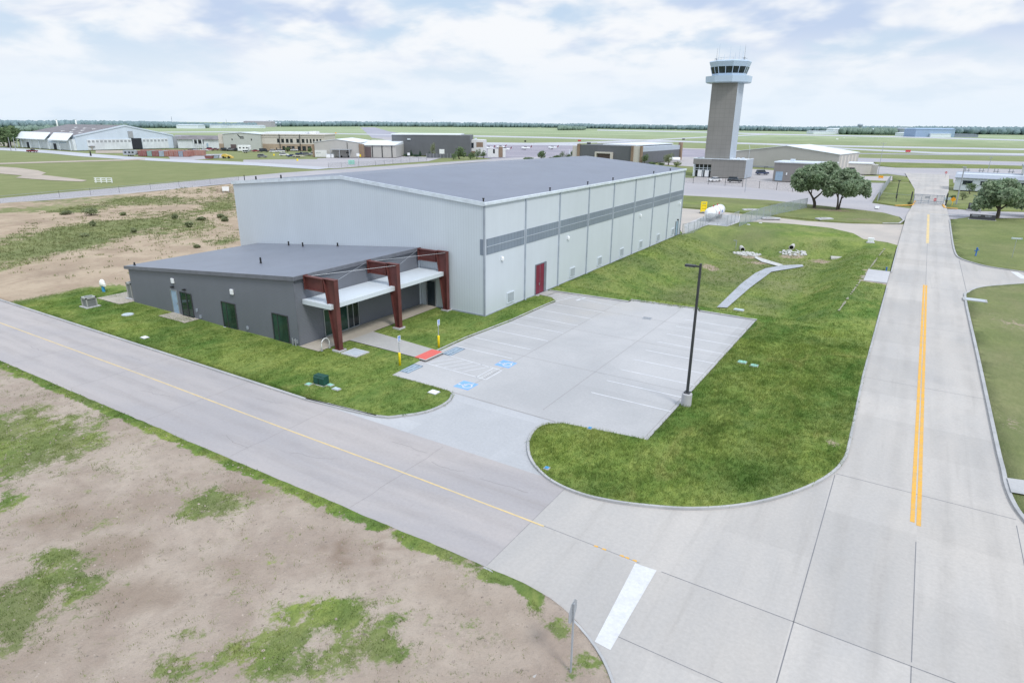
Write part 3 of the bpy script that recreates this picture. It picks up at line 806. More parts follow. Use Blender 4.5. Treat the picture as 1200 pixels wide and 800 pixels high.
for x0, y0, d in ((-20.5, 24.6, .9), (-24., 25.2, -.6), (-17.2, 24.6, .4), (-28., 21., 1.2), (-36, 24.8, .8), (-33, 20.4, -.7), (-44., 21.3, 1.0), (-52, 24.6, -.5), (-61, 21.5, .8), (-70, 24.5, .6), (-40, 22.9, .2)):
    pts_ = [(x0, y0)]
    for k in range(9):
        px_, py_ = pts_[-1]; pts_.append((px_ + random.uniform(.15, .45), py_ + random.uniform(-.12, .22) * d))
    pts_ = [p for p in pts_ if 18.9 < p[1] < 26.3]
    if len(pts_) > 2: stroke(ck, pts_, .022, .010)
for x in (-21., -30.5, -39., -48.5, -57.5, -67., -76.): stroke(ck, [(x + .05 * math.sin(k * 2.1 + x), 18.9 + k * .74) for k in range(11)], .02, .010)
ck.build('road_joint', M['crack'], cr)

# parking bays
pl = MB()
for i in range(9):
    y = 38.42 + 2.672 * i
    line(-17.15, y, -11.35, y, .11, .014, pl)
WX = lambda y: -31.45 + (y - 39) * .042
for i in range(7):
    y = 41.15 + 2.75 * i
    line(WX(y) + .1, y, WX(y) + 5.9, y, .11, .014, pl)
line(-29.6, 61.2, -24.6, 60.4, .10, .014, pl); line(-30.9, 58.6, -29.9, 61.9, .12, .014, pl); line(-29.2, 60.2, -28.9, 61.9, .28, .014, pl)
for k in range(4): line(-33.5 + k * .75, 59.6, -32.6 + k * .75, 61.7, .09, .014, pl)
pl.build('parking_lines', M['paleline'], lot)
ai = MB()
A0, A1, AX = 36.55, 39.0, -24.75
line(-30.75, A0, AX, 36.3, .09, .014, ai); line(-30.7, A1, AX, 38.5, .09, .014, ai); line(AX, 36.3, AX, 38.5, .09, .014, ai); line(AX - .85, 36.3, AX - .85, 38.55, .08, .014, ai)
for k in range(7):
    x = -30.6 + k * .86
    x1 = x + 1.25
    if x1 < AX - .95: line(x, 36.6, x1, 38.72, .075, .014, ai)
ai.build('access_aisle', M['paleline'], lot)
mt = Matrix.Translation((AX - .43, 37.42, .018)) @ Matrix.Rotation(R(90), 4, 'Z')
text_mesh('no_parking_lettering', 'NO PARKING', .42, M['white'], lot, mt, bold=.006)

def wheelchair(mb, m, s, z):
    """the access pictogram: head, back, seat, leg and wheel"""
    T = lambda pts_: [tuple((m @ Vector((x * s, y * s, 0)))[:2]) for x, y in pts_]
    hd = [(-.08 + .085 * math.cos(a), .40 + .085 * math.sin(a)) for a in [2 * PI * k / 10 for k in range(10)]]
    mb.face([(*p, z) for p in T(hd)])
    for p_, w_ in (([(-.08, .28), (-.05, .02), (.18, .0)], .10), ([(-.07, .16), (.12, .14)], .07), ([(.18, .02), (.30, -.28), (.40, -.26)], .09),
                   ([(-.05 + .27 * math.cos(a), -.14 + .27 * math.sin(a)) for a in [R(115 + 22 * k) for k in range(12)]], .08)):
        stroke(mb, T(p_), w_ * s, z)
    return mb
for x, y in ((-25.35, 34.6), (-25.25, 39.85)):
    s = .66
    q = MB().face([(x - s, y - s, .014), (x + s, y - s, .014), (x + s, y + s, .014), (x - s, y + s, .014)]).build('access_symbol', M['blue'], lot)
    wheelchair(MB(), Matrix.Translation((x, y, 0)) @ Matrix.Rotation(R(90), 4, 'Z'), 1.25, .020).build('pictogram', M['white'], q)
for x, y, ln_ in ((-30.85, 35.0, 1.75), (-30.5, 39.95, 2.0)):
    q = MB().face([(x - .45, y - ln_ / 2, .014), (x + .45, y - ln_ / 2, .014), (x + .45, y + ln_ / 2, .014), (x - .45, y + ln_ / 2, .014)]).build('stencil_panel', M['stencilbg'], lot)
    fr = MB()
    for a in ((x - .45, y - ln_ / 2, x - .45, y + ln_ / 2), (x + .45, y - ln_ / 2, x + .45, y + ln_ / 2), (x - .45, y - ln_ / 2, x + .45, y - ln_ / 2), (x - .45, y + ln_ / 2, x + .45, y + ln_ / 2)): line(*a, .07, .018, fr)
    fr.build('stencil_border', M['stencil'], q)
    for dx, t in ((-.17, 'VIOLATORS SUBJECT TO'), (.17, 'FINE AND TOWING')):
        text_mesh('stencil_lettering', t, .20 if dx > 0 else .165, M['stencil'], q, Matrix.Translation((x + dx, y, .022)) @ Matrix.Rotation(R(90), 4, 'Z'), bold=.006)
# faint construction joints of the lot
lj = MB()
for x in (-25.0, -18.6): line(x, 34, x, 62.5, .03, .0125, lj)
for y in (42.2, 51., 58.): line(-31, y, -11.3, y, .03, .0125, lj)
line(-31.3, 33.25, -16.5, 32.85, .05, .0125, lj); line(-11.45, 33.6, -11.45, 63.2, .03, .0125, lj)
lj.build('lot_joint', M['crack'], lot)

# ------------------------------------------------------------------ lawns and bare ground
z_flat = lambda x, y: .10 + .035 * fbm(x, y, .35, 3)
def basin(x, y):
    e = min((x + 33.6) / 9.0, (-4.3 - x) / 6.5, (y - 64.7) / 4.2, (120. - y) / 9.)
    s = sstep(0, 1, e)
    return .10 + .05 * sstep(-.5, .0, e) * (1 - s) - 2.35 * s + .035 * fbm(x, y, .4, 4) * (1 - s) + (.12 * fbm(x, y, .4, 4) + .50 * fbm(x, y, .12, 2, 3.)) * s * (1 - s) * 2 + .03 * fbm(x, y, .3, 3) * s

NOSE = smooth_line([(-16.47, 32.82), (-17.29, 32.07), (-17.45, 31.06), (-17.02, 29.6), (-16.14, 28.2), (-15.06, 27.19), (-13.63, 26.42), (-11.9, 26.17), (-10.22, 26.45), (-8.63, 27.02), (-7.12, 27.73), (-5.71, 28.72), (-4.35, 30.04), (-3.04, 31.81), (-2.07, 33.57), (-1.37, 35.37), (-1.0, 37.15), (-0.9, 39.77), (-1.14, 52.71)], 4)
TURN = [(-1.35, 116.43), (-1.22, 119.22), (-2.74, 120.97), (-6.34, 122.42), (-8.42, 128.47), (-12.37, 132.83), (-19.33, 134.41), (-26.19, 133.0), (-28.72, 130.5), (-29.24, 123.46), (-32.79, 123.55), (-33.18, 111.14)]
ISLAND = [(-33.8, 62.25), (-24.25, 62.75), (-24.25, 63.6), (-17.15, 64.3), (-16.75, 63.45), (-11.1, 63.35), (-11.1, 33.55)] + NOSE + TURN + [(-33.8, 109.7)]
bare_isl = [(-1.46, 39.28, 0.77, 0.96)] + [(-21.5, 108.5, 2.6, 2.2), (-15.5, 112., 2.8, 2.0), (-11., 110.5, 2.2, 2.0), (-19., 104., 3.0, 1.6), (-24.5, 96., 1.6, 3.4)]
def isl_cover(x, y):
    c = 1.25 - .25 * max(0, fbm(x, y, .5, 4, 2.))
    if -4.1 < x < -.8 and 87.3 < y < 95.6: return 0.
    for b in bare_isl: c -= 1.2 * max(0, 1.25 - blob(x, y, b))
    return c
def isl_lush(x, y):
    e = min((x + 33.6) / 9.0, (-4.3 - x) / 6.5, (y - 64.7) / 4.2, (120. - y) / 9.)
    fl = sstep(.75, 1.3, e) * .50 + .22 * sstep(-14, -26, x) * sstep(64, 70, y)
    return min(1, max(0, .97 - fl - .25 * sstep(75, 110, y) + .40 * fbm(x, y, .15, 4)))
terrain('lawn', ISLAND, .8, basin, {'cover': isl_cover, 'lush': isl_lush, 'damp': lambda x, y: 0}, M['lawn'])

WEST_LOT = [(-27.11, 27.1), (-25.67, 28.1), (-24.75, 29.39), (-24.48, 30.76), (-24.61, 31.84), (-25.01, 32.62), (-25.67, 32.99), (-31.18, 33.05)]
WEST = [(-115, 26.5)] + WEST_LOT + [(-31.55, 39.0)] + [(-31.56, 43.45), (-31.02, 50.01), (-30.95, 56.66), (-30.85, 58.55), (-32.0, 59.7), (-33.55, 59.98)] + [(-34.2, 59.2), (-34.2, 112)] + [(-181.92, 260.89), (-181.28, 199.87), (-181.8, 145.76), (-176.49, 125.53), (-172.32, 89.85), (-172.56, 73.99), (-173.96, 62.45), (-174.67, 53.44)]
green_w = [(-114.09, 46.48, 10.05, 15.59), (-105.14, 37.74, 5.93, 16.31), (-130.3, 86.6, 5.26, 17.84), (-121.04, 63.68, 9.43, 15.45), (-107.41, 65.89, 6.02, 11.54), (-106.43, 49.04, 3.95, 6.8), (-119.9, 57.09, 7.46, 10.91), (-90.99, 60.67, 2.14, 4.05), (-148.43, 68.05, 5.4, 6.39), (-156.62, 81.36, 27.99, 11.52), (-156.78, 62.01, 14.34, 8.2)]
bare_w = [(-87.74, 37.79, 7.49, 7.41), (-88.9, 48.89, 7.19, 6.08), (-84.91, 30.59, 2.92, 4.89), (-138.44, 78.84, 11.1, 4.82), (-144.25, 59.73, 10.1, 4.29)]
def west_cover(x, y):
    lawn = sstep(-79, -74.5, x + 1.2 * fbm(x, y, .3, 3) + .10 * (y - 26)) * sstep(37.5, 34.5, y + 2 * fbm(x, y, .2, 2) - .0 * x)
    if x > -66: lawn = 1
    if y > 46 and x < -69: lawn = 0
    c = .16 + .30 * fbm(x, y, .10, 5, 1.) + .35 * fbm(x * .8, y * 1.5, .45, 4, 7.)
    for b in green_w: c += .55 * max(0, 1.25 - blob(x, y, b))
    for b in bare_w: c -= .6 * max(0, 1.3 - blob(x, y, b))
    return max(c, lawn * 1.3)
def west_lush(x, y):
    if x > -66: return .92 + .1 * fbm(x, y, .2, 2)
    return .15 + .8 * sstep(-80, -74, x) * sstep(39, 35, y)
west_z = lambda x, y: .10 + .05 * fbm(x, y, .25, 3) + (.15 * fbm(x, y, .08, 3) * sstep(-70, -85, x))
terrain('lawn', WEST, 1.1, west_z, {'cover': west_cover, 'lush': west_lush, 'damp': lambda x, y: .6 * max(0, fbm(x, y, .12, 3, 4.))}, M['field'])

LOWER = [(-115, -12), (-1.5, -12)] + smooth_line([(-2.6, 2.), (-3.6, 9.5), (-4.9, 14.3), (-5.8, 16.2), (-7.4, 17.6), (-9.6, 18.5), (-12.9, 18.75)], 4) + [(-40, 18.62), (-115, 18.5)]
green_l = [(-40.78, 13.6, 3.97, 4.29), (-45.11, 13.13, 2.86, 3.7), (-26.91, 15.33, 2.03, 1.38), (-26.47, 6.8, 1.9, 3.47), (-26.07, 8.74, 1.56, 1.07), (-16.14, 11.15, 2.44, 1.48), (-16.34, 13.36, 3.14, 1.04), (-13.7, 12.93, 1.54, 1.05), (-19.13, 8.35, 1.0, 0.65), (-9.75, 17.68, 0.47, 0.55), (-8.59, 17.41, 0.45, 0.52), (-6.87, 16.55, 0.85, 0.91), (-35.33, 9.91, 0.76, 1.29), (-29.0, 9.1, 1.48, 0.69), (-20.1, 9.58, 0.57, 0.37)]
damp_l = [(-23.84, 9.59, 2.72, 1.22), (-18.04, 16.45, 2.25, 1.56), (-26.55, 17.12, 1.76, 1.21), (-17.19, 17.71, 1.15, 1.24), (-27.14, 10.63, 2.24, 1.49), (-32.1, 10.46, 1.62, 1.16)]
def low_cover(x, y):
    c = .10 + .28 * fbm(x, y, .32, 5, 1.) + .16 * fbm(x, y, 1.3, 3, 7.)
    for b in green_l:
        q = blob(x, y, b) + .45 * fbm(x, y, .7, 4, b[0])
        c = max(c, .02 + .88 * sstep(1.62, .15, q) - .55 * max(0, fbm(x, y, .8, 4, 11.)))
    edge = 18.62 - y
    k = .28 + .30 * fbm(x, 3., .5, 3)
    if x < -10 and edge < 1.0:
        wd = .62 + .25 * sstep(-25, -60, x)
        c = max(c, 1.5 * sstep(wd, wd * .45, edge + .22 * fbm(x, y, 1.1, 3)) * (1 if x < -19 else sstep(-.25, .1, fbm(x, 0., .35, 3) + .05)))
    return c
def low_damp(x, y):
    s = .45 * max(0, fbm(x, y, .22, 4, 3.)) + .25 * max(0, fbm(x, y, 1.2, 4, 13.))
    u, v = x * CA + y * SA, -x * SA + y * CA
    for i, b in enumerate(damp_l):
        st_ = sstep(-.15, .4, fbm(u * 2.4, v * .4, .8, 4, 6.))
        s = max(s, (.85 * max(0, st_) if i in (1, 3) else .6) * sstep(1.35, .3, blob(x, y, b) + .45 * fbm(x, y, .9, 4, 8.)))
    return min(1, s)
low_z = lambda x, y: .05 + .05 * fbm(x, y, .35, 4) + .03 * fbm(x, y, 1.4, 3, 2.) + .08 * max(0, fbm(x, y, .12, 2, 9.)) + .12 * low_damp(x, y) * fbm(x, y, 1.1, 3, 21.)
terrain('bare_lot', LOWER, .42, low_z, {'cover': low_cover, 'lush': lambda x, y: min(1, max(.1, .50 + .6 * fbm(x, y, .25, 4, 5.) + .5 * (y > 17.6) - .3 * (x < -22 and y < 8))), 'damp': low_damp}, M['dirt'])

R1 = smooth_line([(14.39, 99.08), (12.99, 97.61), (9.79, 94.15), (8.16, 91.78), (7.11, 88.65), (6.68, 84.73), (6.77, 62.39), (6.82, 44.76), (6.87, 41.0), (6.87, 39.12), (7.01, 37.29), (7.29, 35.9), (7.96, 33.81)], 4)
dry_r = [(7.94, 48.22, 1.36, 4.63), (9.97, 75.86, 2.48, 8.95)]
rc = lambda x, y: 1.2 - .35 * max(0, fbm(x, y, .3, 4, 2.)) - sum(.55 * max(0, 1.2 - blob(x, y, b)) for b in dry_r)
terrain('lawn', R1 + [(60, 28), (60, 99), (24, 96)], 1.2, z_flat, {'cover': rc, 'lush': lambda x, y: .10 + .25 * fbm(x, y, .2, 3), 'damp': lambda x, y: 0}, M['lawn'])
R2 = smooth_line([(6.67, 160.0), (6.48, 129.33), (6.6, 116.02), (7.21, 111.81), (8.34, 109.7), (10.18, 107.53), (13.79, 106.14), (17.17, 104.85)], 4)
terrain('lawn', R2 + [(60, 113), (60, 172), (22, 170)] + [(10.07, 167.07)], 2., z_flat, {'cover': lambda x, y: 1.4, 'lush': lambda x, y: .25 + .2 * fbm(x, y, .1, 3), 'damp': lambda x, y: 0}, M['lawn'])
OAKS = [(-57.56, 174.32), (-42.98, 175.87), (-32.31, 176.34), (-21.68, 172.8), (-11.98, 168.69), (-5.75, 165.81), (-2.07, 159.19), (-1.3, 154.33), (-1.87, 148.85), (-4.74, 146.82), (-9.85, 144.6), (-16.09, 144.54), (-26.46, 146.61), (-32.07, 147.73), (-41.39, 149.28), (-49.16, 149.59)]
thin_o = [(-18.6, 163.89, 4.33, 5.29), (-13.29, 163.98, 4.25, 4.32), (-28.13, 155.1, 4.26, 4.99), (-8.79, 150.5, 7.03, 2.89)]  # thinner grass cover, darker soil shows through
terrain('lawn', OAKS, 1.5, lambda x, y: -.02 + .04 * fbm(x, y, .2, 3), {'cover': lambda x, y: 1.25 - sum(.75 * max(0, 1.2 - blob(x, y, b)) for b in thin_o), 'lush': lambda x, y: .25 + .3 * fbm(x, y, .08, 3), 'damp': lambda x, y: .7}, M['lawn'])
for s_ in ([(-9.44, 258.78), (-1.18, 261.01), (-0.1, 203.83), (-0.45, 187.24), (-3.61, 183.87), (-9.08, 188.74)], [(-9.32, 291.96), (-1.41, 290.46), (-0.88, 274.15), (-8.31, 268.35)], [(5.67, 291.06), (10.24, 293.18), (9.46, 259.29), (5.66, 258.29)], [(5.63, 192.77), (10.44, 199.63), (15.77, 200.18), (33.01, 205.32), (31.34, 193.44), (13.22, 184.64), (8.27, 185.33), (5.72, 185.48)], [(-23.3, 409.99), (10.47, 418.52), (57.16, 423.9), (54.31, 401.15), (9.76, 376.0), (-10.94, 362.76), (-19.4, 372.55)], [(-91.71, 280.47), (-75.07, 273.96), (-70.63, 238.26), (-77.51, 237.82)], [(-16.51, 266.51), (-9.84, 267.16), (-9.48, 259.59), (-16.51, 255.84)]):
    terrain('lawn', s_, 4., lambda x, y: -.03, {'cover': lambda x, y: 1.5, 'lush': lambda x, y: .35, 'damp': lambda x, y: 0}, M['lawn'])

# kerbs
kerb(NOSE[:-2], -1); kerb([NOSE[-3], NOSE[-2], NOSE[-1], (-1.18, 86.)], -1)
kerb([(-1.18, 95.6), (-1.25, 118.)] , -1)
kerb([(-115, 26.5), (-60, 26.45), (-33, 26.45)] + WEST_LOT[:1], 1); kerb(smooth_line([(-33, 26.45)] + WEST_LOT[:6], 3), 1)
kerb([(-31.55, 39.0)] + [(-31.56, 43.45), (-31.02, 50.01), (-30.95, 56.66), (-30.85, 58.55)], 1)
kerb([(-33.6, 62.2), (-24.25, 62.7), (-24.25, 63.55), (-17.15, 64.25), (-16.75, 63.4), (-11.12, 63.3)], 1)
kerb(R1, -1, w=.22); kerb(R2[::-1], 1, w=.22)
kerb(LOWER[8:-2], 1, w=.12, z1=.07)
kerb([(-4.7, 146.14), (-1.85, 148.17), (-1.29, 153.89), (-2.06, 158.88)], 1, w=.3)
ky = bpy.data.materials.get('yellow_road_paint')
kerb([(-3.91, 182.17), (-0.42, 185.77), (0.02, 196.59)], 1, w=.4, z1=.15, name='yellow_kerb', mat=ky)
kerb([(8.57, 183.97), (5.88, 184.39), (5.53, 191.61)], -1, w=.4, z1=.15, name='yellow_kerb', mat=ky)

# walks and pads
sheet('sidewalk', [(-41.85, 33.55), (-39.5, 33.55), (-39.5, 37.0), (-31.45, 36.85), (-31.45, 39.1), (-39.5, 39.9), (-39.75, 49.55), (-41.85, 49.55)], M['walk'], .150)
sheet('sidewalk', [(-39.5, 37.0), (-31.6, 36.85), (-31.5, 36.7), (-30.75, 36.65), (-30.7, 39.0), (-31.5, 39.1), (-39.5, 39.9)], M['sidewalk'], .154)
MB().box(-32.05, -30.95, 36.85, 39.05, .1, .162).build('tactile_paving', M['redmat'], bpy.data.objects['sidewalk'])
sheet('concrete_step', [(-60.2, 32.15), (-55.9, 32.15), (-55.9, 33.65), (-60.2, 33.65)], M['walk'], .150)
sheet('concrete_step', [(-34, 59.3), (-32.7, 59.3), (-32.7, 62.05), (-34, 62.05)], M['sidewalk'], .07)
MB().box(-71.8, -67.35, 32.3, 36.6, 0, .17).build('equipment_pad', M['walk'], kind='structure')
MB().box(-3.75, -1.22, 87.7, 95.2, -.1, .25).build('concrete_pad', M['pad'], kind='structure')
sheet('ramp', [(6.81, 39.79), (7.61, 40.0), (8.05, 40.08), (7.87, 38.31), (6.86, 38.14)], M['kerb'], .19)
sheet('drainage_channel', [(-17.6, 73.91), (-16.54, 74.4), (-16.51, 86.04), (-16.19, 94.68), (-16.09, 97.76), (-12.71, 104.55), (-13.15, 105.9), (-15.8, 103.33), (-17.32, 99.73), (-17.89, 95.51), (-18.04, 87.88)], M['channel'], -2.13)
MB().face([(*p, -2.12) for p in [(-15.55, 104.03), (-18.74, 106.81), (-20.54, 108.51), (-20.54, 107.24), (-18.76, 104.39), (-16.01, 102.45)]]).build('drainage_channel', M['riprap'], kind='structure')

# grass standing on the lawns
NEARLAWN = [(-17.5, 26), (-11.1, 26), (-.9, 30), (-.9, 66), (-11.1, 63.3), (-11.1, 33.5), (-16.6, 33)]
NEARLAWN = [p for p in NOSE] + [(-1.2, 68), (-11.05, 68), (-11.05, 33.55)]
blades('lawn_grass', NEARLAWN, 85, lambda x, y: isl_cover(x, y) * .9 * sstep(69, 50, y), .05, .21, .014, M['blades'], .09, basin)
WESTLAWN = [(-78, 26.75)] + [(-33, 26.75)] + WEST_LOT + [(-31.75, 36.6), (-39.4, 36.8), (-39.4, 33.4), (-67, 33.4), (-72, 36), (-78, 34)]
blades('lawn_grass', WESTLAWN, 55, lambda x, y: west_cover(x, y) * .8, .04, .13, .014, M['blades'], .08, west_z)
EASTLAWN = [(-31.8, 39.4), (-39.3, 40.1), (-39.4, 49.3), (-33.9, 49.6), (-33.9, 58.8)] + [(-32.0, 59.7), (-30.85, 58.55), (-30.95, 56.66), (-31.02, 50.01), (-31.56, 43.45)]
blades('lawn_grass', EASTLAWN, 45, lambda x, y: .7, .04, .12, .014, M['blades'], .08, west_z)
VIS = [(-75, 18.5), (-60, 5), (-30, 2), (-8, 4.5), (-4.8, 13.5), (-7.5, 17.4), (-12.9, 18.6)]
blades('bare_lot_grass', VIS, 120, lambda x, y: max(.85 * sstep(.25, .85, low_cover(x, y) + .55 * fbm(x, y, 2.2, 3, 4.)), .10 * (fbm(x, y, .5, 3, 31.) > .22), .012), .03, .11, .011, M['bladesdry'], .07, low_z)
BAS = [(-24, 63.2), (-11.05, 63.4), (-11.05, 48), (-1.3, 48), (-1.6, 110), (-10, 119), (-33.5, 108), (-33.5, 63)]
pebv = []; pebf = []
PX_ = rng.uniform(-62, -5, 12000); PY_ = rng.uniform(2, 18.4, 12000)
kk_ = inside(PX_, PY_, VIS); PX_, PY_ = PX_[kk_], PY_[kk_]
base_ = np.array([(1, 0, 0), (.3, .9, 0), (-.8, .6, 0), (-.8, -.6, 0), (.3, -.9, 0), (0, 0, .8)])
for x_, y_ in zip(PX_, PY_):
    s_ = .018 + .075 * random.random() ** 6; a_ = random.random() * 6.3
    q_ = base_ * s_ * np.array([1, random.uniform(.6, 1), random.uniform(.6, 1.1)]); ca_, sa_ = math.cos(a_), math.sin(a_)
    q_ = np.stack([q_[:, 0] * ca_ - q_[:, 1] * sa_ + x_, q_[:, 0] * sa_ + q_[:, 1] * ca_ + y_, q_[:, 2] + low_z(x_, y_) - .004], 1)
    o_ = len(pebv) * 6; pebv.append(q_); pebf.append(np.array([(i, (i + 1) % 5, 5) for i in range(5)]) + o_)
tag(mesh_np('bare_lot_pebbles', np.concatenate(pebv), np.concatenate(pebf), M['clod']), kind='stuff')
FIELD = [(-78, 38), (-95, 28), (-150, 60), (-178, 110), (-160, 140), (-72, 108), (-72, 50)]
blades('field_grass', FIELD, 2.6, lambda x, y: sstep(.05, .6, west_cover(x, y) + .5 * fbm(x, y, .5, 3, 41.)), .08, .34, .055, M['bladesfield'], .22, west_z, 5)
wl = MB()
WP = [(-4.75, 70.0), (-4.5, 76), (-4.25, 82), (-3.9, 90), (-3.55, 98), (-3.2, 106), (-2.8, 114)]
for a_, b_ in zip(WP[:-1], WP[1:]):
    for i in range(12):
        if random.random() < .22: continue
        t0_, t1_ = i / 12, (i + .9) / 12
        p_, q_ = Vector(a_).lerp(Vector(b_), t0_), Vector(a_).lerp(Vector(b_), t1_); w2_ = random.uniform(.05, .13)
        wl.face([(p_.x - w2_, p_.y, basin(p_.x, p_.y) + .09), (q_.x - w2_, q_.y, basin(q_.x, q_.y) + .09), (q_.x + w2_, q_.y, basin(q_.x, q_.y) + .09), (p_.x + w2_, p_.y, basin(p_.x, p_.y) + .09)])
wl.build('worn_strip', M['straw'], kind='structure')
blades('basin_grass', BAS, 14, lambda x, y: .75 * sstep(46, 64, y) * (0 if -4.1 < x < -.8 and 87.3 < y < 95.6 else 1), .06, .20, .022, M['blades'], .12, basin, 4)

# ------------------------------------------------------------------ the large metal hangar
X0, X1, Y0, Y1, ZE, ZR = -70.9, -33.9, 49.6, 109.6, 10.95, 12.45
XM = (X0 + X1) / 2
hg = thing('metal_hangar', 'large pale grey metal hangar with blue-grey roof beside the parking lot', 'hangar', (XM, (Y0 + Y1) / 2), 0)
O = (XM, (Y0 + Y1) / 2, 0)
MB(O).face([(X0, Y0, 0), (X1, Y0, 0), (X1, Y0, ZE), (XM, Y0, ZR), (X0, Y0, ZE)]).build('wall', M['wall'], hg)['label'] = 'gable end wall of ribbed siding'
MB(O).face([(X1, Y0, 0), (X1, Y1, 0), (X1, Y1, ZE), (X1, Y0, ZE)]).build('wall', M['wall2'], hg)['label'] = 'long side wall with window band'
MB(O).face([(X0, Y1, 0), (X0, Y0, 0), (X0, Y0, ZE), (X0, Y1, ZE)]).build('wall', M['wall'], hg)
MB(O).face([(X1, Y1, 0), (X0, Y1, 0), (X0, Y1, ZE), (XM, Y1, ZR), (X1, Y1, ZE)]).build('wall', M['wall'], hg)
rf = MB(O)
rf.prism_y([(X0 - .12, ZE + .02), (XM, ZR + .02), (X1 + .10, ZE + .02), (X1 + .10, ZE + .12), (XM, ZR + .13), (X0 - .12, ZE + .12)], Y0 - .02, Y1 + .1).build('roof', M['hroof'], hg)
tr = MB(O)
tr.prism_y([(X0 - .14, ZE - .22), (XM, ZR - .18), (X1 + .05, ZE - .22), (X1 + .05, ZE + .16), (XM, ZR + .18), (X0 - .14, ZE + .16)], Y0 - .14, Y0 - .02)
tr.build('rake_trim', M['trim'], hg)
MB(O).box(X1 + .004, X1 + .22, Y0 - .14, Y1 + .14, ZE - .16, ZE + .14).build('gutter', M['trim'], hg, bevel=.03)
ct = MB(O); ct.box(X1 - .12, X1 + .035, Y0 - .04, Y0 + .12, 0, ZE - .2); ct.build('corner_trim', M['trimgrey'], hg)
bt = MB(O); bt.box(X1 + .002, X1 + .05, Y0 + .13, Y1, -.05, .16); bt.box(-39.9, X1 - .13, Y0 - .05, Y0 - .002, -.05, .2); bt.build('base_trim', M['trimgrey'], hg)
DS = [57.1, 64.6, 72.2, 79.8, 87.4, 95.0, 102.5, 109.45]
for y in DS:
    d = MB(O); d.box(X1 + .01, X1 + .13, y - .07, y + .07, .25, ZE - .2)
    d.loft([[(X1 + .02, y - .07, .25), (X1 + .13, y - .07, .25), (X1 + .13, y + .07, .25), (X1 + .02, y + .07, .25)], [(X1 + .16, y - .07, .05), (X1 + .30, y - .07, .05), (X1 + .30, y + .07, .05), (X1 + .16, y + .07, .05)]])
    d.build('downspout', M['downspout'], hg)
ED = [49.68] + DS
for k in range(8):
    y0, y1 = ED[k] + .22, ED[k + 1] - .22
    p = MB(O).box(X1 + .003, X1 + .045, y0, y1, 6.12, 7.62).build('window_band', M['lightpanel'], hg)
    MB(O).box(X1 + .046, X1 + .075, y0, y1, 6.84, 6.92).build('rail', M['downspout'], p)
MB(O).box(X1 - .5, X1 - .13, Y0 - .03, Y0 - .004, 6.12, 7.62).build('window_band', M['lightpanel'], hg)
for y, z_ in ((52.6, 5.35), (66.9, 5.4), (90.0, 5.45), (108.0, 5.5)):
    l_ = MB(O); l_.prism_y([(X1, z_ - .18), (X1 + .20, z_ - .24), (X1 + .23, z_ + .02), (X1 + .12, z_ + .20), (X1, z_ + .20)], y - .15, y + .15)
    l_.build('wall_light', M['lampwhite'], hg, bevel=.03)
for y in (54.25, 68.4, 76.3, 83.7, 91.0, 98.6, 105.7):
    v_ = MB(O).box(X1 + .003, X1 + .06, y - .62, y + .62, .52, 1.5).build('louvre', M['vent'], hg)
    f_ = MB(O)
    for a in ((y - .70, y - .62, .44, 1.58), (y + .62, y + .70, .44, 1.58), (y - .62, y + .62, .44, .52), (y - .62, y + .62, 1.5, 1.58)): f_.box(X1 + .003, X1 + .09, *a)
    f_.build('frame', M['trim'], v_)
d = MB(O).box(X1 + .003, X1 + .05, 59.45, 61.25, .12, 3.4).build('door', M['maroon'], hg); d['label'] = 'maroon double door'
f_ = MB(O); f_.box(X1 + .003, X1 + .10, 61.26, 61.75, .12, 3.5); f_.box(X1 + .003, X1 + .08, 59.33, 59.44, .12, 3.5); f_.box(X1 + .003, X1 + .08, 59.45, 61.25, 3.41, 3.5); f_.build('door_frame', M['darkgap'], d)
f_ = MB(O); f_.box(X1 + .052, X1 + .07, 60.34, 60.37, .15, 3.38); f_.build('door_seam', M['darkgap'], d)
MB(O).box(X1 + .05, X1 + .12, 60.15, 60.22, 1.1, 1.35).build('handle', M['alu'], d)
d = MB(O).box(X1 + .003, X1 + .05, 107.1, 108.1, .12, 2.5).build('door', M['bluedoor'], hg); d['label'] = 'grey side door at the far end'
f_ = MB(O); f_.box(X1 + .003, X1 + .09, 108.11, 108.3, .12, 2.6); f_.box(X1 + .003, X1 + .09, 106.9, 107.09, .12, 2.6); f_.build('door_frame', M['darkgap'], d)
MB(O).box(X1 + .003, X1 + .25, 107.6, 107.8, 2.7, 2.9).build('door_lamp', M['black'], hg)
d = MB(O).box(-41.0, -40.0, Y0 - .06, Y0 - .004, .16, 2.75).build('door', M['darkglass'], hg); d['label'] = 'dark glazed entrance door under the canopy'
f_ = MB(O); f_.box(-41.12, -41.0, Y0 - .09, Y0 - .004, .16, 2.86); f_.box(-40.0, -39.88, Y0 - .09, Y0 - .004, .16, 2.86); f_.box(-41.0, -40.0, Y0 - .09, Y0 - .004, 2.76, 2.86); f_.build('door_frame', M['alu'], d)
for y in (49.75, 62.6, 72.1, 79.7, 94.9, 102.4):
    q = MB(O); q.tube([(X1 - .2, y, ZE + .1), (X1 - .2, y, ZE + .42)], .07, 8); q.lathe([(.0, .42), (.12, .42), (.12, .5), (0, .52)], (X1 - .2, y, ZE), 8); q.build('roof_vent', M['black'], hg)
for x, y in ((-68.3, 51.0), (-64.2, 51.4)):
    q = MB(O); zz = ZE + (x - X0) / (XM - X0) * (ZR - ZE); q.tube([(x, y, zz), (x, y, zz + .55)], .09, 8); q.build('roof_vent', M['black'], hg)
q = MB(O); q.tube([(-69.4, 50.2, ZE), (-69.4, 50.2, ZE + .9)], .05, 6); q.build('roof_vent', M['black'], hg)

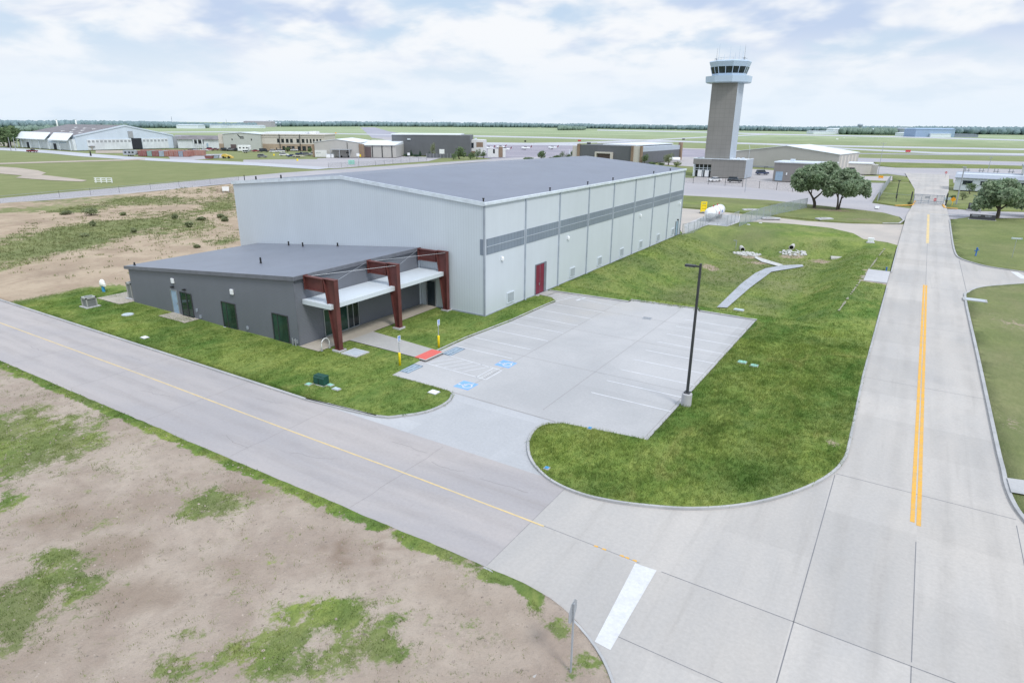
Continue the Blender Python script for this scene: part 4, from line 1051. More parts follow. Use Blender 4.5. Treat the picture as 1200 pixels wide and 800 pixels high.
# ------------------------------------------------------------------ low office annex
A0x, A1x, B0, B1 = -67.2, -41.9, 33.7, 49.55
ZL, ZH = 3.78, 5.92
of = thing('office_building', 'low grey office with sloping metal roof, canopy and tinted windows', 'office building', ((A0x + A1x) / 2, (B0 + B1) / 2), 0)
O = of.location.copy()
MB(O).face([(A0x, B0, 0), (A1x, B0, 0), (A1x, B0, ZH), (A0x, B0, ZL)]).build('wall', M['owall'], of)
MB(O).face([(A1x, B0, 0), (A1x, B1, 0), (A1x, B1, ZH), (A1x, B0, ZH)]).build('wall', M['owall'], of)
MB(O).face([(A0x, B1, 0), (A0x, B0, 0), (A0x, B0, ZL), (A0x, B1, ZL)]).build('wall', M['owall'], of)
sl_ = (ZH - ZL) / (A1x - A0x)
zr = lambda x: ZL + (x - A0x) * sl_
MB(O).prism_y([(A0x - .30, zr(A0x - .30) + .02), (A1x + .12, zr(A1x + .12) + .02), (A1x + .12, zr(A1x + .12) + .14), (A0x - .30, zr(A0x - .30) + .14)], B0 - .12, B1 - .003).build('roof', M['oroof'], of)
fa = MB(O)
fa.prism_y([(A0x - .34, zr(A0x) - .20), (A1x + .16, zr(A1x) - .16), (A1x + .16, zr(A1x) + .19), (A0x - .34, zr(A0x) + .13)], B0 - .2, B0 - .123)
fa.build('rake_trim', M['ofascia'], of)
MB(O).box(A1x + .125, A1x + .26, B0 - .22, B1 - .003, ZH - .16, ZH + .20).build('gutter', M['ofascia'], of, bevel=.035)
MB(O).box(A0x - .46, A0x - .305, B0 - .2, B1 - .003, ZL - .2, ZL + .1).build('gutter', M['ofascia'], of, bevel=.03)
MB(O).box(A1x + .003, A1x + .05, B1 - .22, B1 - .003, 0, ZH - .2).build('corner_trim', M['trim'], of)
MB(O).box(A1x - .06, A1x + .03, B0 - .03, B0 + .08, 0, ZH - .2).build('corner_trim', M['ofascia'], of)
def glazed(x0, x1, z0, z1, y, name, mull=(), transom=(), fm='bronze', label=None):
    g_ = MB(O).box(x0, x1, y - .03, y - .004, z0, z1).build(name, M['glass'], of)
    if label: g_['label'] = label
    f = MB(O); t = .06
    f.box(x0 - t, x0, y - .08, y - .004, z0 - t, z1 + t); f.box(x1, x1 + t, y - .08, y - .004, z0 - t, z1 + t)
    f.box(x0, x1, y - .08, y - .004, z1, z1 + t); f.box(x0, x1, y - .08, y - .004, z0 - t, z0)
    for m_ in mull: f.box(m_ - .025, m_ + .025, y - .07, y - .031, z0, z1)
    for m_ in transom: f.box(x0, x1, y - .065, y - .031, m_ - .02, m_ + .02)
    f.build('frame', M[fm], g_)
    s_ = MB(O).box(x0 - .1, x1 + .1, y - .16, y - .081, z0 - .12, z0 - .05).build('sill', M['trim'], g_)
    return g_
glazed(-45.05, -43.15, .12, 2.48, B0, 'window', (-44.42,))
glazed(-52.05, -50.15, .12, 2.45, B0, 'window', (-51.42,))
glazed(-58.45, -57.55, .20, 2.43, B0, 'glass_door', (), (.55, 1.1), label='glazed door leaf')
glazed(-57.45, -56.75, .20, 2.43, B0, 'sidelight', (), ())
d = MB(O).box(-59.95, -59.05, B0 - .05, B0 - .004, .16, 2.42).build('door', M['bluedoor'], of); d['label'] = 'pale blue-grey steel door'
f_ = MB(O); f_.box(-60.05, -59.95, B0 - .08, B0 - .004, .16, 2.5); f_.box(-59.05, -58.95, B0 - .08, B0 - .004, .16, 2.5); f_.box(-59.95, -59.05, B0 - .08, B0 - .004, 2.42, 2.5); f_.build('door_frame', M['alu'], d)
MB(O).box(-59.2, -59.12, B0 - .13, B0 - .051, 1.15, 1.25).build('handle', M['chrome'], d)
for x, z_ in ((-59.35, 3.42), (-50.25, 3.62)):
    MB(O).box(x - .19, x + .19, B0 - .16, B0 - .004, z_ - .24, z_ + .24).build('wall_light', M['lampwhite'], of, bevel=.03)
for x in (-59.5, -57.6):
    MB(O).box(x - .13, x + .13, B0 - .26, B0 - .004, 2.72, 2.86).build('door_lamp', M['black'], of, bevel=.02)
for x, z_ in ((-56.05, 1.0), (-48.65, .55), (-42.55, .4), (-42.2, .45), (-55.6, .45)):
    q = MB(O); q.box(x - .07, x + .07, B0 - .14, B0 - .004, z_ - .14, z_ + .14)
    if x > -43: q.tube([(x, B0 - .2, .05), (x, B0 - .2, .75)], .05, 6)
    q.build('wall_fitting', M['trimgrey'] if x < -43 else M['galv'], of)
# glazed entrance on the canopy side
def sideglass(y0, y1, z0, z1, name, mull, label=None, nav='darkglass'):
    g_ = MB(O).box(A1x + .004, A1x + .03, y0, y1, z0, z1).build(name, M[nav], of)
    if label: g_['label'] = label
    f = MB(O); t = .06
    f.box(A1x + .004, A1x + .09, y0 - t, y0, z0, z1 + t); f.box(A1x + .004, A1x + .09, y1, y1 + t, z0, z1 + t); f.box(A1x + .004, A1x + .09, y0, y1, z1, z1 + t); f.box(A1x + .004, A1x + .10, y0, y1, z0 - .02, z0 + .06)
    for m_ in mull: f.box(A1x + .031, A1x + .08, m_ - .03, m_ + .03, z0 + .07, z1)
    f.build('frame', M['alu'], g_)
sideglass(36.5, 39.15, .17, 2.55, 'storefront_window', (37.4, 38.3), nav='glass')
sideglass(39.28, 40.55, .17, 2.55, 'entrance_door', (39.9,), 'glazed entrance door')
for x, y, hh in ((-60.6, 48.6, .5), (-57.6, 48.1, .5), (-52.9, 48.9, .42), (-51.9, 38.2, .6), (-66.6, 34.1, .35)):
    q = MB(O); q.tube([(x, y, zr(x) + .1), (x, y, zr(x) + .1 + hh)], .085, 10); q.lathe([(.12, 0), (.12, .06), (.085, .1)], (x, y, zr(x) + .13), 10); q.build('vent_pipe', M['black'], of)
# canopy on three red steel frames
cx0, cx1 = A1x + .02, -38.55
MB(O).box(cx0, cx1, 34.35, 49.45, 3.62, 4.02).build('canopy', M['canopy'], of, bevel=.02)
for y in (34.7, 42.05, 49.2):
    c = MB(O)
    def ibeam(c, base, top, w0, w1, fl):
        pass
    # tapered column: narrow at the foot, deep at the knee
    xo = -38.05
    f1 = [(xo - .52, .28), (xo - .46, .28), (xo - 1.22, 6.05), (xo - 1.30, 6.05)]
    f2 = [(xo - .06, .28), (xo, .28), (xo, 6.05), (xo - .07, 6.05)]
    c.prism_y(f1, y - .20, y + .20); c.prism_y(f2, y - .20, y + .20)
    c.prism_y([(xo - .46, .28), (xo - .06, .28), (xo - .07, 6.05), (xo - 1.22, 6.05)], y - .02, y + .02)
    c.box(xo - 1.3, xo + .02, y - .22, y + .22, 6.052, 6.10)
    co_ = c.build('column', M['redsteel'], of)
    a = MB(O)
    a.box(A1x + .27, xo - 1.31, y - .19, y + .19, 5.97, 6.04); a.box(A1x + .27, xo - 1.31, y - .19, y + .19, 4.92, 4.98)
    a.box(A1x + .27, xo - 1.31, y - .02, y + .02, 4.981, 5.969); a.box(A1x + .262, A1x + .32, y - .24, y + .24, 4.86, 6.1); a.box(xo - 1.44, xo - 1.38, y - .19, y + .19, 4.981, 5.969)
    a.build('arm', M['redsteel'], co_)
    b = MB(O); b.box(xo - .68, xo + .16, y - .42, y + .42, -.1, .24); b.build('footing', M['pad'], co_, bevel=.02)
    MB(O).box(xo - .6, xo + .08, y - .28, y + .28, .241, .278).build('base_plate', M['redsteel'], co_)
for p, q_ in (((-38.1, 34.7, 6.0), (-41.7, 41.9, 5.9)), ((-41.7, 34.9, 5.9), (-38.1, 42.0, 6.0)), ((-38.1, 42.2, 6.0), (-41.7, 49.1, 5.9)), ((-41.7, 42.2, 5.9), (-38.1, 49.1, 6.0))):
    MB(O).tube([p, q_], .015, 6).build('tie_rod', M['cable'], of)

# ------------------------------------------------------------------ small things round the office
def hvac(loc, rot, w_, d_, h_, label):
    t = thing('condenser_unit', label, 'air conditioner', loc, rot, 'air conditioning units beside the office')
    MB().box(-w_ / 2 + .03, w_ / 2 - .03, -d_ / 2 + .03, d_ / 2 - .03, .12, h_ - .08).build('coil_guard', M['hvacdark'], t)
    c = MB()
    for sx in (-1, 1):
        for sy in (-1, 1): c.box(sx * w_ / 2 - .05, sx * w_ / 2 + .05, sy * d_ / 2 - .05, sy * d_ / 2 + .05, .1, h_)
    c.box(-w_ / 2 - .05, w_ / 2 + .05, -d_ / 2 - .05, d_ / 2 + .05, h_ - .16, h_); c.build('casing', M['hvac'], t)
    MB().lathe([(0, h_), (min(w_, d_) * .40, h_), (min(w_, d_) * .38, h_ + .06), (0, h_ + .06)], n=16).build('fan_grille', M['hvacdark'], t)
    MB().box(-w_ / 2 - .25, w_ / 2 + .25, -d_ / 2 - .25, d_ / 2 + .25, -.05, .10).build('base_slab', M['pad'], t)
hvac((-69.1, 30.3, .1), 0, .95, .90, 1.05, 'squat grey-green condenser unit on its slab in the grass')
hvac((-68.4, 34.4, .17), 0, .8, .75, 1.75, 'tall beige condenser unit beside the left office wall')
t = thing('backflow_valve', 'blue water pipe wrapped in white on the lawn left of the office', 'backflow valve', (-74.06, 34.14))
MB().tube([(0, 0, 0), (0, 0, .75)], .16, 10).build('riser', M['pipeblue'], t)
MB().lathe([(.05, .72), (.26, .8), (.30, 1.05), (.24, 1.35), (.10, 1.5), (0, 1.52)], n=10).build('wrapping', M['bag'], t, True)
MB().box(.1, .5, -.12, .12, .75, 1.1).build('valve', M['bag'], t, bevel=.04)
t = thing('transformer_box', 'dark green metal transformer cabinet on the front lawn', 'utility box', (-34.12, 28.96), 4)
b = MB().prism_x([(-.28, .10), (.28, .10), (.28, .72), (-.20, .72), (-.28, .62)], -.50, .50).build('cabinet', M['boxgreen'], t, bevel=.03)
q = MB(); q.box(-.52, .52, -.21, .30, .722, .76); q.build('lid', M['boxgreen'], t)
q = MB(); q.box(-.015, .015, -.30, -.282, .14, .60); q.build('door_seam', M['black'], t)
MB().box(-.60, .60, -.38, .38, -.1, .11).build('base_slab', M['pad'], t)
t = thing('bike_rack', 'white hoop bicycle rack at the corner of the entrance walk', 'bike rack', (-39.35, 34.2, .15), 90)
MB().tube([(-.42, 0, 0), (-.42, 0, .55)] + [(-.42 * math.cos(a), 0, .55 + .42 * math.sin(a)) for a in [R(15 * k) for k in range(1, 12)]] + [(.42, 0, .55), (.42, 0, 0)], .035, 8).build('hoop', M['lampwhite'], t, True)
MB().box(-.52, -.32, -.08, .08, 0, .015).build('foot_plate', M['galv'], t); MB().box(.32, .52, -.08, .08, 0, .015).build('foot_plate', M['galv'], t)
t = thing('access_hatch', 'square steel access hatch in the grass beside the canopy column', 'hatch', (-36.75, 34.95, .12), 0)
MB().box(-.85, .85, -.75, .75, -.05, .07).build('frame', M['pad'], t); MB().box(-.68, .68, -.58, .58, .071, .10).build('lid', M['steelplate'], t)
def lid(loc, w_, d_, mat_, label, rot=0., hz=.12, shape='box'):
    t = thing('utility_cover', label, 'utility cover', (*loc, hz), rot, 'small covers set in the lawns')
    b = MB()
    if shape == 'round': b.lathe([(w_ / 2, 0), (w_ / 2, .06), (w_ * .45, .08), (0, .08)], n=14)
    else: b.box(-w_ / 2, w_ / 2, -d_ / 2, d_ / 2, 0, .07)
    b.build('cover', mat_, t)
    r_ = MB().box(-w_ / 2 - .05, w_ / 2 + .05, -d_ / 2 - .05, d_ / 2 + .05, -.06, .03) if shape != 'round' else MB().lathe([(w_ / 2 + .05, -.05), (w_ / 2 + .05, .03), (0, .03)], n=14)
    r_.build('collar', M['pad'], t)
lid((-63.05, 30.78), 1.0, 1.0, M['lidpale'], 'pale round cover in the grass below the grey condenser', shape='round')
lid((-54.83, 27.8), .55, .4, M['lampwhite'], 'small white cover in the grass near the road kerb left of the office')
lid((-34.76, 28.35), .35, .3, M['lidteal'], 'teal cover left of the green transformer cabinet')
lid((-33.36, 29.08), .35, .3, M['lidteal'], 'teal cover right of the green transformer cabinet')
lid((-32.46, 28.83), .5, .3, M['lidpale'], 'blue-grey cover flat in the grass below the transformer cabinet')
lid((-26.32, 32.12), .62, .5, M['lampwhite'], 'bright white cover near the rounded lawn tip by the lot')
lid((-9.5, 50.3), .6, .5, M['lidteal'], 'larger pale teal cover in the lawn right of the light pole')
lid((-8.52, 50.03), .5, .45, M['lidteal'], 'smaller pale teal cover right of another in the lawn')
lid((-14.7, 33.0), .2, .2, M['pipeblue'], 'tiny blue marker cover near the lot corner below the light pole')
lid((-14.6, 27.3), .2, .2, M['pipeblue'], 'tiny blue marker cover at the kerb of the rounded lawn')
lid((-13.4, 65.6), .9, .5, M['lidpale'], 'pale cover at the top of the basin bank behind the lot', hz=.2)
lid((-34.63, 135.12), .1, .1, M['galv'], 'small steel cap in the apron beside the white tank', hz=-.03)
lid((-26.4, 128.07), .5, .5, M['lampwhite'], 'white cover on the basin rim right of the wire fence', hz=.12)
lid((-24.97, 131.78), .5, .5, M['lampwhite'], 'white cover on the basin rim below the driveway edge', hz=.12)
t = thing('storm_drain', 'dark iron drain grate in the middle of the parking lot', 'storm drain', (-20.4, 58.1, .008), 8)
t.scale = (.72, .72, 1)
g_ = MB()
for k in range(7): g_.box(-.52, .52, -.46 + k * .145, -.38 + k * .145, .001, .02)
g_.box(-.58, -.52, -.52, .52, .001, .022); g_.box(.52, .58, -.52, .52, .001, .022)
g_.build('grate', M['greyblock'], t); MB().box(-.5, .5, -.5, .5, -.2, -.002).build('pit', M['hole'], t); MB().face([(-.53, -.5, .003), (.53, -.5, .003), (.53, .5, .003), (-.53, .5, .003)]).build('sump', M['darkgap'], t)

def access_sign(loc, label):
    t = thing('accessible_parking_sign', label, 'sign', (*loc, .1), 0, 'accessible parking signs at the entrance walk')
    MB().lathe([(.10, 0), (.10, 1.0), (.09, 1.06), (0, 1.08)], n=12).build('bollard_sleeve', M['yellowp'], t, True)
    MB().tube([(0, 0, 1.05), (0, 0, 2.45)], .03, 8).build('post', M['galv'], t)
    p = MB().box(.035, .05, -.16, .16, 1.95, 2.45).build('sign_plate', M['signwhite'], t)
    MB().box(.0505, .053, -.12, .12, 2.10, 2.42).build('blue_panel', M['signblue'], p)
    w_ = MB(); wheelchair(w_, Matrix.Identity(4), .28, 0)
    me = w_
    for i, v in enumerate(me.v): me.v[i] = (.056, v[0], 2.25 + v[1])
    me.build('pictogram', M['signwhite'], p)
    MB().box(.0505, .052, -.14, .14, 1.985, 2.05).build('lettering', M['stencil'], p)
access_sign((-31.85, 34.85), 'blue and white accessible parking sign on yellow sleeve, left of the walk')
access_sign((-31.95, 39.85), 'blue and white accessible parking sign on yellow sleeve, right of the walk')

t = thing('light_pole', 'tall dark parking lot light pole on a round white concrete base', 'light pole', (-10.75, 39.75, .1), 0)
MB().lathe([(.34, -.2), (.34, .85), (.30, .90), (0, .90)], n=20).build('concrete_base', M['pad'], t, False)
MB().loft([[(s * a, s2 * a, z_) for s, s2 in ((-1, -1), (1, -1), (1, 1), (-1, 1))] for z_, a in ((.92, .085), (9.7, .07))]).build('shaft', M['pole'], t, bevel=.015)
MB().box(-.2, .2, -.2, .2, .90, .99).build('base_plate', M['pole'], t, bevel=.02)
MB().box(-.35, .02, -.04, .04, 9.45, 9.55).build('arm', M['pole'], t)
hd = MB().box(-.98, -.30, -.16, .16, 9.43, 9.57).build('lamp_head', M['pole'], t, bevel=.03)
MB().box(-.93, -.45, -.12, .12, 9.415, 9.428).build('lens', M['headlamp'], hd)

def octagon(r_): return [(r_ * math.cos(PI / 8 + k * PI / 4), r_ * math.sin(PI / 8 + k * PI / 4)) for k in range(8)]
def stop_sign(loc, rot, h_, r_, label, z0=0.):
    """face looks along local -Y"""
    t = thing('stop_sign', label, 'stop sign', (*loc, z0), rot)
    MB().box(-.04, .04, .0, .05, -.05, h_ + r_ * .8).build('post', M['greyblock'], t)
    o = octagon(r_)
    p = MB().loft([[(x, -.012, h_ + z_) for x, z_ in o], [(x, -.002, h_ + z_) for x, z_ in o]]).build('sign_plate', M['signback'], t)
    o2 = octagon(r_ * .985); o3 = octagon(r_ * .90)
    MB().face([(x, -.016, h_ + z_) for x, z_ in o2]).build('border', M['signwhite'], p)
    MB().face([(x, -.020, h_ + z_) for x, z_ in o3]).build('red_face', M['stopred'], p)
    text_mesh('lettering', 'STOP', r_ * .72, M['signwhite'], p, Matrix.Translation((0, -.024, h_)) @ Matrix.Rotation(R(90), 4, 'X'), bold=.008)
    return t
stop_sign((-7.29, 15.79), -84, 2.55, .42, 'stop sign seen from behind on the bare corner in front', .05)

# ------------------------------------------------------------------ basin: pipes and stone
def rocks(name, c, rx, ry, n, s, zf):
    mb = MB()
    for k in range(n):
        a, q = random.uniform(0, 2 * PI), math.sqrt(random.random())
        x, y = c[0] + rx * q * math.cos(a), c[1] + ry * q * math.sin(a)
        r_ = s * random.uniform(.5, 1.2); z_ = zf(x, y) + r_ * .25
        ring = []
        for z2, k2 in ((-.6, .7), (-.1, 1.), (.45, .75), (.7, .3)):
            ring.append([(x + r_ * k2 * random.uniform(.8, 1.15) * math.cos(2 * PI * i / 6), y + r_ * k2 * random.uniform(.8, 1.15) * math.sin(2 * PI * i / 6), z_ + r_ * z2 * .8) for i in range(6)])
        mb.loft(ring)
    return tag(mb.build(name, M['riprap']), kind='stuff')
def pond_pt(x, y):
    """first point of the basin ground under the given bearing"""
    return x, y
def culvert(loc, z_, rot, label):
    t = thing('drain_pipe', label, 'drain pipe', (*loc, z_), rot, 'drain pipe ends in the basin')
    MB().tube([(0, 2.2, .45), (0, 0, .45)], .40, 18, False).build('pipe', M['pipe'], t, True)
    q = MB().loft([[(r_ * math.cos(2 * PI * k / 18), 0 if j_ else -.0, .45 + r_ * math.sin(2 * PI * k / 18)) for k in range(18)] for j_, r_ in ((0, .42), (1, .32))], False)
    q.build('rim', M['pipe'], t)
    MB().face([(.33 * math.cos(2 * PI * k / 18), .25, .45 + .33 * math.sin(2 * PI * k / 18)) for k in range(18)]).build('opening', M['hole'], t)
for (x, y, _), n_, rx, ry in (((-22.37, 110.07, -2.25), 80, 2.2, 1.7), ((-15.75, 113.24, -1.89), 70, 2.0, 1.1)):
    rocks('riprap_stones', (x, y), rx, ry, n_, .27, basin)
culvert((-23.56, 112.19), -2.14 - .25, 20, 'concrete drain pipe end above the left pile of pale stones')
culvert((-16.26, 114.41), -1.49 - .1, 0, 'concrete drain pipe end behind the middle pile of pale stones')
culvert((-9.99, 112.61), -2.05 - .35, -75, 'dark drain pipe end on the right bank of the basin')
t = thing('headwall_post', 'thin pale marker post on the basin bank by the left stones', 'marker post', (-24.81, 112.62, -2.05), 0)
MB().tube([(0, 0, 0), (0, 0, 1.5)], .06, 6).build('post', M['galv'], t); MB().box(-.5, .1, -.05, .05, 1.42, 1.52).build('cross_arm', M['galv'], t)

# ------------------------------------------------------------------ fences, tank and gear by the hangar
def fence(name, label, pts_, h_, wire, post_r=.04, step=3.0, z0=0., cat='fence', rail=True, group=None, slack=0.):
    t = thing(name, label, cat, (*pts_[0], z0), 0, group)
    o = Vector((*pts_[0], 0)); P = [Vector((*p, 0)) - o for p in pts_]
    pan = MB(); rl = MB(); posts = []
    for a, b in zip(P[:-1], P[1:]):
        L_ = (b - a).length; k = max(1, round(L_ / step))
        for i in range(k): posts.append(a.lerp(b, i / k))
        if wire: pan.face([(a.x, a.y, .05), (b.x, b.y, .05), (b.x, b.y, h_), (a.x, a.y, h_)])
        rl.tube([(a.x, a.y, h_), (b.x, b.y, h_)], .028, 6)
    posts.append(P[-1])
    if wire: pan.build('wire_mesh', M[wire], t)
    if rail: rl.build('top_rail', M['galv'], t)
    pm = None
    for p in posts[:100]:
        q = MB().tube([(p.x, p.y, -.3), (p.x, p.y, h_ + .08)], post_r, 6)
        q.build('post', M['galv'] if wire != 'wiredark' else M['pole'], t)
    return t
fence('chain_link_fence', 'pale chain link fence running from the hangar corner round the tank apron', [(-33.2, 108.9), (-32.4, 113.)] + [(-33.48, 125.74), (-29.66, 125.1), (-29.44, 132.83)], 2.0, 'wire', .035, 2.4, -.05)
fence('chain_link_fence', 'dense grey-green chain link fence between the tank apron and the oaks', [(-27.37, 124.78), (-26.72, 136.23), (-25.06, 148.45), (-21.46, 164.73)], 2.3, 'wireslat', .05, 4.5, -.1)
t = thing('propane_tank', 'long white propane tank on the apron by the hangar', 'tank', (-34.3, 128.65) + (-.05,), 0)
pr = [(0, 0), (.55, .10), (.92, .40), (1.08, .85), (1.1, 1.2)] + [(1.1, 1.2 + k * .6) for k in range(1, 12)] + [(1.1, 8.0), (1.08, 8.35), (.92, 8.8), (.55, 9.1), (0, 9.2)]
tk = MB().loft([[(r_ * math.cos(2 * PI * k / 20), yy, 1.55 + r_ * math.sin(2 * PI * k / 20)) for k in range(20)] for r_, yy in pr]); tk.build('shell', M['tankwhite'], t, True)
for yy in (1.6, 4.6, 7.6): MB().loft([[(1.13 * math.cos(2 * PI * k / 20), yy + d_, 1.55 + 1.13 * math.sin(2 * PI * k / 20)) for k in range(20)] for d_ in (-.1, .1)]).build('band', M['galv'], t)
for yy in (1.8, 7.2): MB().box(-.9, .9, yy - .2, yy + .2, 0, .75).build('saddle', M['pad'], t)
q = MB(); q.tube([(0, 3, 2.6), (0, 3, 2.95)], .12, 8); q.tube([(0, 6, 2.6), (0, 6, 2.95)], .12, 8); q.build('valve', M['stopred'], t)
MB().box(-.02 + 1.11, 1.13, 3.4, 3.9, 1.2, 1.7).build('warning_label', M['stopred'], t); MB().box(1.11, 1.13, 5.6, 6.2, 1.3, 1.75).build('warning_label', M['signblue'], t)
t = thing('yellow_stand', 'yellow metal service stand behind the white tank', 'service stand', (-39.04, 141.82) + (-.05,), VIEW)
q = MB()
for x in (-.65, .45): q.box(x, x + .22, -.12, .12, 0, 2.35)
for z_ in (.25, .95, 1.6, 2.1): q.box(-.43, .45, -.10, .10, z_, z_ + .27)
q.build('frame', M['yellowp'], t, bevel=.02)
q = MB()
for z_ in (.55, 1.25): q.box(-.42, .44, .0, .03, z_, z_ + .36)
q.build('back_plate', M['yellowp'], t)
MB().box(-.8, .85, -.4, .4, -.02, .12).build('base', M['darkgap'], t)
for i_, (p_, lb) in enumerate((((-24.78, 140.62), 'broken pale slab lying in the grass right of the wire fence'), ((-31.52, 152.65), 'flat pale slab beside the far side of the wire fence'), ((-15.53, 146.45), 'low heap of pale rubble in the grass below the oaks'))):
    t = thing('concrete_slab', lb, 'slab', (*p_, -.02), VIEW + 12 * i_)
    MB().prism([(-2.0, -.9), (1.5, -1.2), (2.1, .2), (.8, 1.0), (-1.6, .8)], -.05, .18).build('slab', M['pad'], t, bevel=.03)
    MB().prism([(-1.2, -.5), (.2, -.7), (.9, .1), (-.4, .5)], .181, .30).build('fragment', M['kerb'], t, bevel=.03)

# ------------------------------------------------------------------ control tower
TW = thing('control_tower', 'tall grey airport control tower with pale blue cab above a low block', 'control tower', (-53.85, 244.22), .5)
hb, wb, db = 6.33, 18.56, 12.      # low block, local x to the left is negative
gw = wb * .345
blk = MB(); blk.box(-wb + gw, 0, 0, db, 0, hb); blk.box(-wb, -wb + gw, 3.2, db, 0, hb); blk.box(-wb - .3, -wb + gw, -.15, 3.19, hb - 1.9, hb); blk.build('block', M['towerwall'], TW)
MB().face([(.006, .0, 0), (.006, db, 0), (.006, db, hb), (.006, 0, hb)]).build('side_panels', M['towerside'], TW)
pa = MB(); pa.box(-wb - .35, .05, -.2, .15, hb + .002, hb + .25); pa.box(-.3, .05, .151, db, hb + .002, hb + .25); pa.box(-wb - .35, -wb, .151, db, hb + .002, hb + .25); pa.build('parapet', M['trim'], TW)
MB().box(-wb, -.31, .16, db, hb + .003, hb + .06).build('roof', M['whiteroof'], TW)
gl = MB().box(-wb + .3, -wb + gw, .9, 1.0, .1, hb - 1.95).build('storefront_window', M['darkglass'], TW)
fr = MB()
for k in range(5): fr.box(-wb + .25 + k * (gw - .35) / 4, -wb + .45 + k * (gw - .35) / 4, .7, .89, 0, hb - 1.95)
for z_ in (2.3, 3.0): fr.box(-wb + .3, -wb + gw, .72, .885, z_, z_ + .16)
fr.build('frame', M['trim'], gl)
MB().box(-wb - .12, -wb + .2, -.1, 3.0, 0, hb - 1.92).build('end_pier', M['trim'], TW)
for x in (-wb + 1.5, -wb + 4.1): MB().box(x, x + 1.5, .60, .69, 0, 2.3).build('door', M['lampwhite'], TW)
q = MB()
for x in (-6.5, -4., -2.4): q.box(x, x + .9, 3, 3.9, hb + .06, hb + .7)
q.build('roof_unit', M['trim'], TW)
# shaft
sx1 = -6.59; sw = 9.05; sdp = 9.5; y0 = 2.6
zt = 32.62
MB().box(sx1 - sw, sx1, y0, y0 + sdp, hb + .06, zt).build('shaft', M['towerwall'], TW)
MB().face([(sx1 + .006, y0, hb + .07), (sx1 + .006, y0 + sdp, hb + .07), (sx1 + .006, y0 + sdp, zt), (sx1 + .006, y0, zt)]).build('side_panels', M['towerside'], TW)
ccx, ccy = sx1 - sw * .5, y0 + sdp * .5
def oct_ring(rx, ry, z_): return [(ccx + rx * math.cos(PI / 8 + k * PI / 4), ccy + ry * math.sin(PI / 8 + k * PI / 4), z_) for k in range(8)]
ra = 7.97
z1, z2, z3, z4, z5 = 32.34, 34.67, 35.49, 37.71, 39.41
MB().loft([oct_ring(ra * .93, ra * .93, z1), oct_ring(ra * 1.0, ra * 1.0, z1 + .3), oct_ring(ra * 1.02, ra * 1.02, z2), oct_ring(ra * .97, ra * .97, z2)]).build('balcony', M['towercab'], TW)
MB().loft([oct_ring(ra * .74, ra * .74, z2 - .3), oct_ring(ra * .76, ra * .76, z3)]).build('cab_sill', M['towercab'], TW)
gl = MB().loft([oct_ring(ra * .745, ra * .745, z3), oct_ring(ra * .835, ra * .835, z4)]).build('cab_window', M['darkglass'], TW)
fr = MB()
for k in range(8):
    a0, a1 = PI / 8 + k * PI / 4, PI / 8 + (k + 1) * PI / 4
    for u in (0, .5):
        p0 = Vector((math.cos(a0), math.sin(a0), 0)).lerp(Vector((math.cos(a1), math.sin(a1), 0)), u)
        fr.tube([(ccx + p0.x * ra * .752, ccy + p0.y * ra * .752, z3), (ccx + p0.x * ra * .842, ccy + p0.y * ra * .842, z4)], .13, 6)
fr.build('mullions', M['towercab'], gl)
MB().loft([oct_ring(ra * .84, ra * .84, z4), oct_ring(ra * .92, ra * .92, z5), oct_ring(ra * .88, ra * .88, z5 + .3)]).build('cab_roof', M['towercab'], TW)
rl = MB(); rg = oct_ring(ra * .70, ra * .70, z5 + 1.2)
rl.tube(rg + rg[:1], .04, 5)
for p in rg: rl.tube([(p[0], p[1], z5 + .3), p], .04, 5)
rl.build('roof_rail', M['galv'], TW)
for a, hh, rr in ((200, 4.2, .62), (232, 5.4, .66), (255, 2.0, .6), (275, 4.6, .3), (300, 2.4, .62), (318, 4.6, .6), (335, 5.0, .72), (20, 3.5, .5)):
    x, y = ccx + ra * rr * math.cos(R(a)), ccy + ra * rr * math.sin(R(a))
    an = MB(); an.tube([(x, y, z5 + .3), (x, y, z5 + .3 + hh)], [.07, .035], 6); an.lathe([(.25, 0), (.28, .9), (.12, 1.1), (0, 1.1)], (x, y, z5 + .3), 8) if a in (200, 335) else None
    an.build('antenna', M['towercab'] if a not in (200, 335) else M['greyblock'], TW)

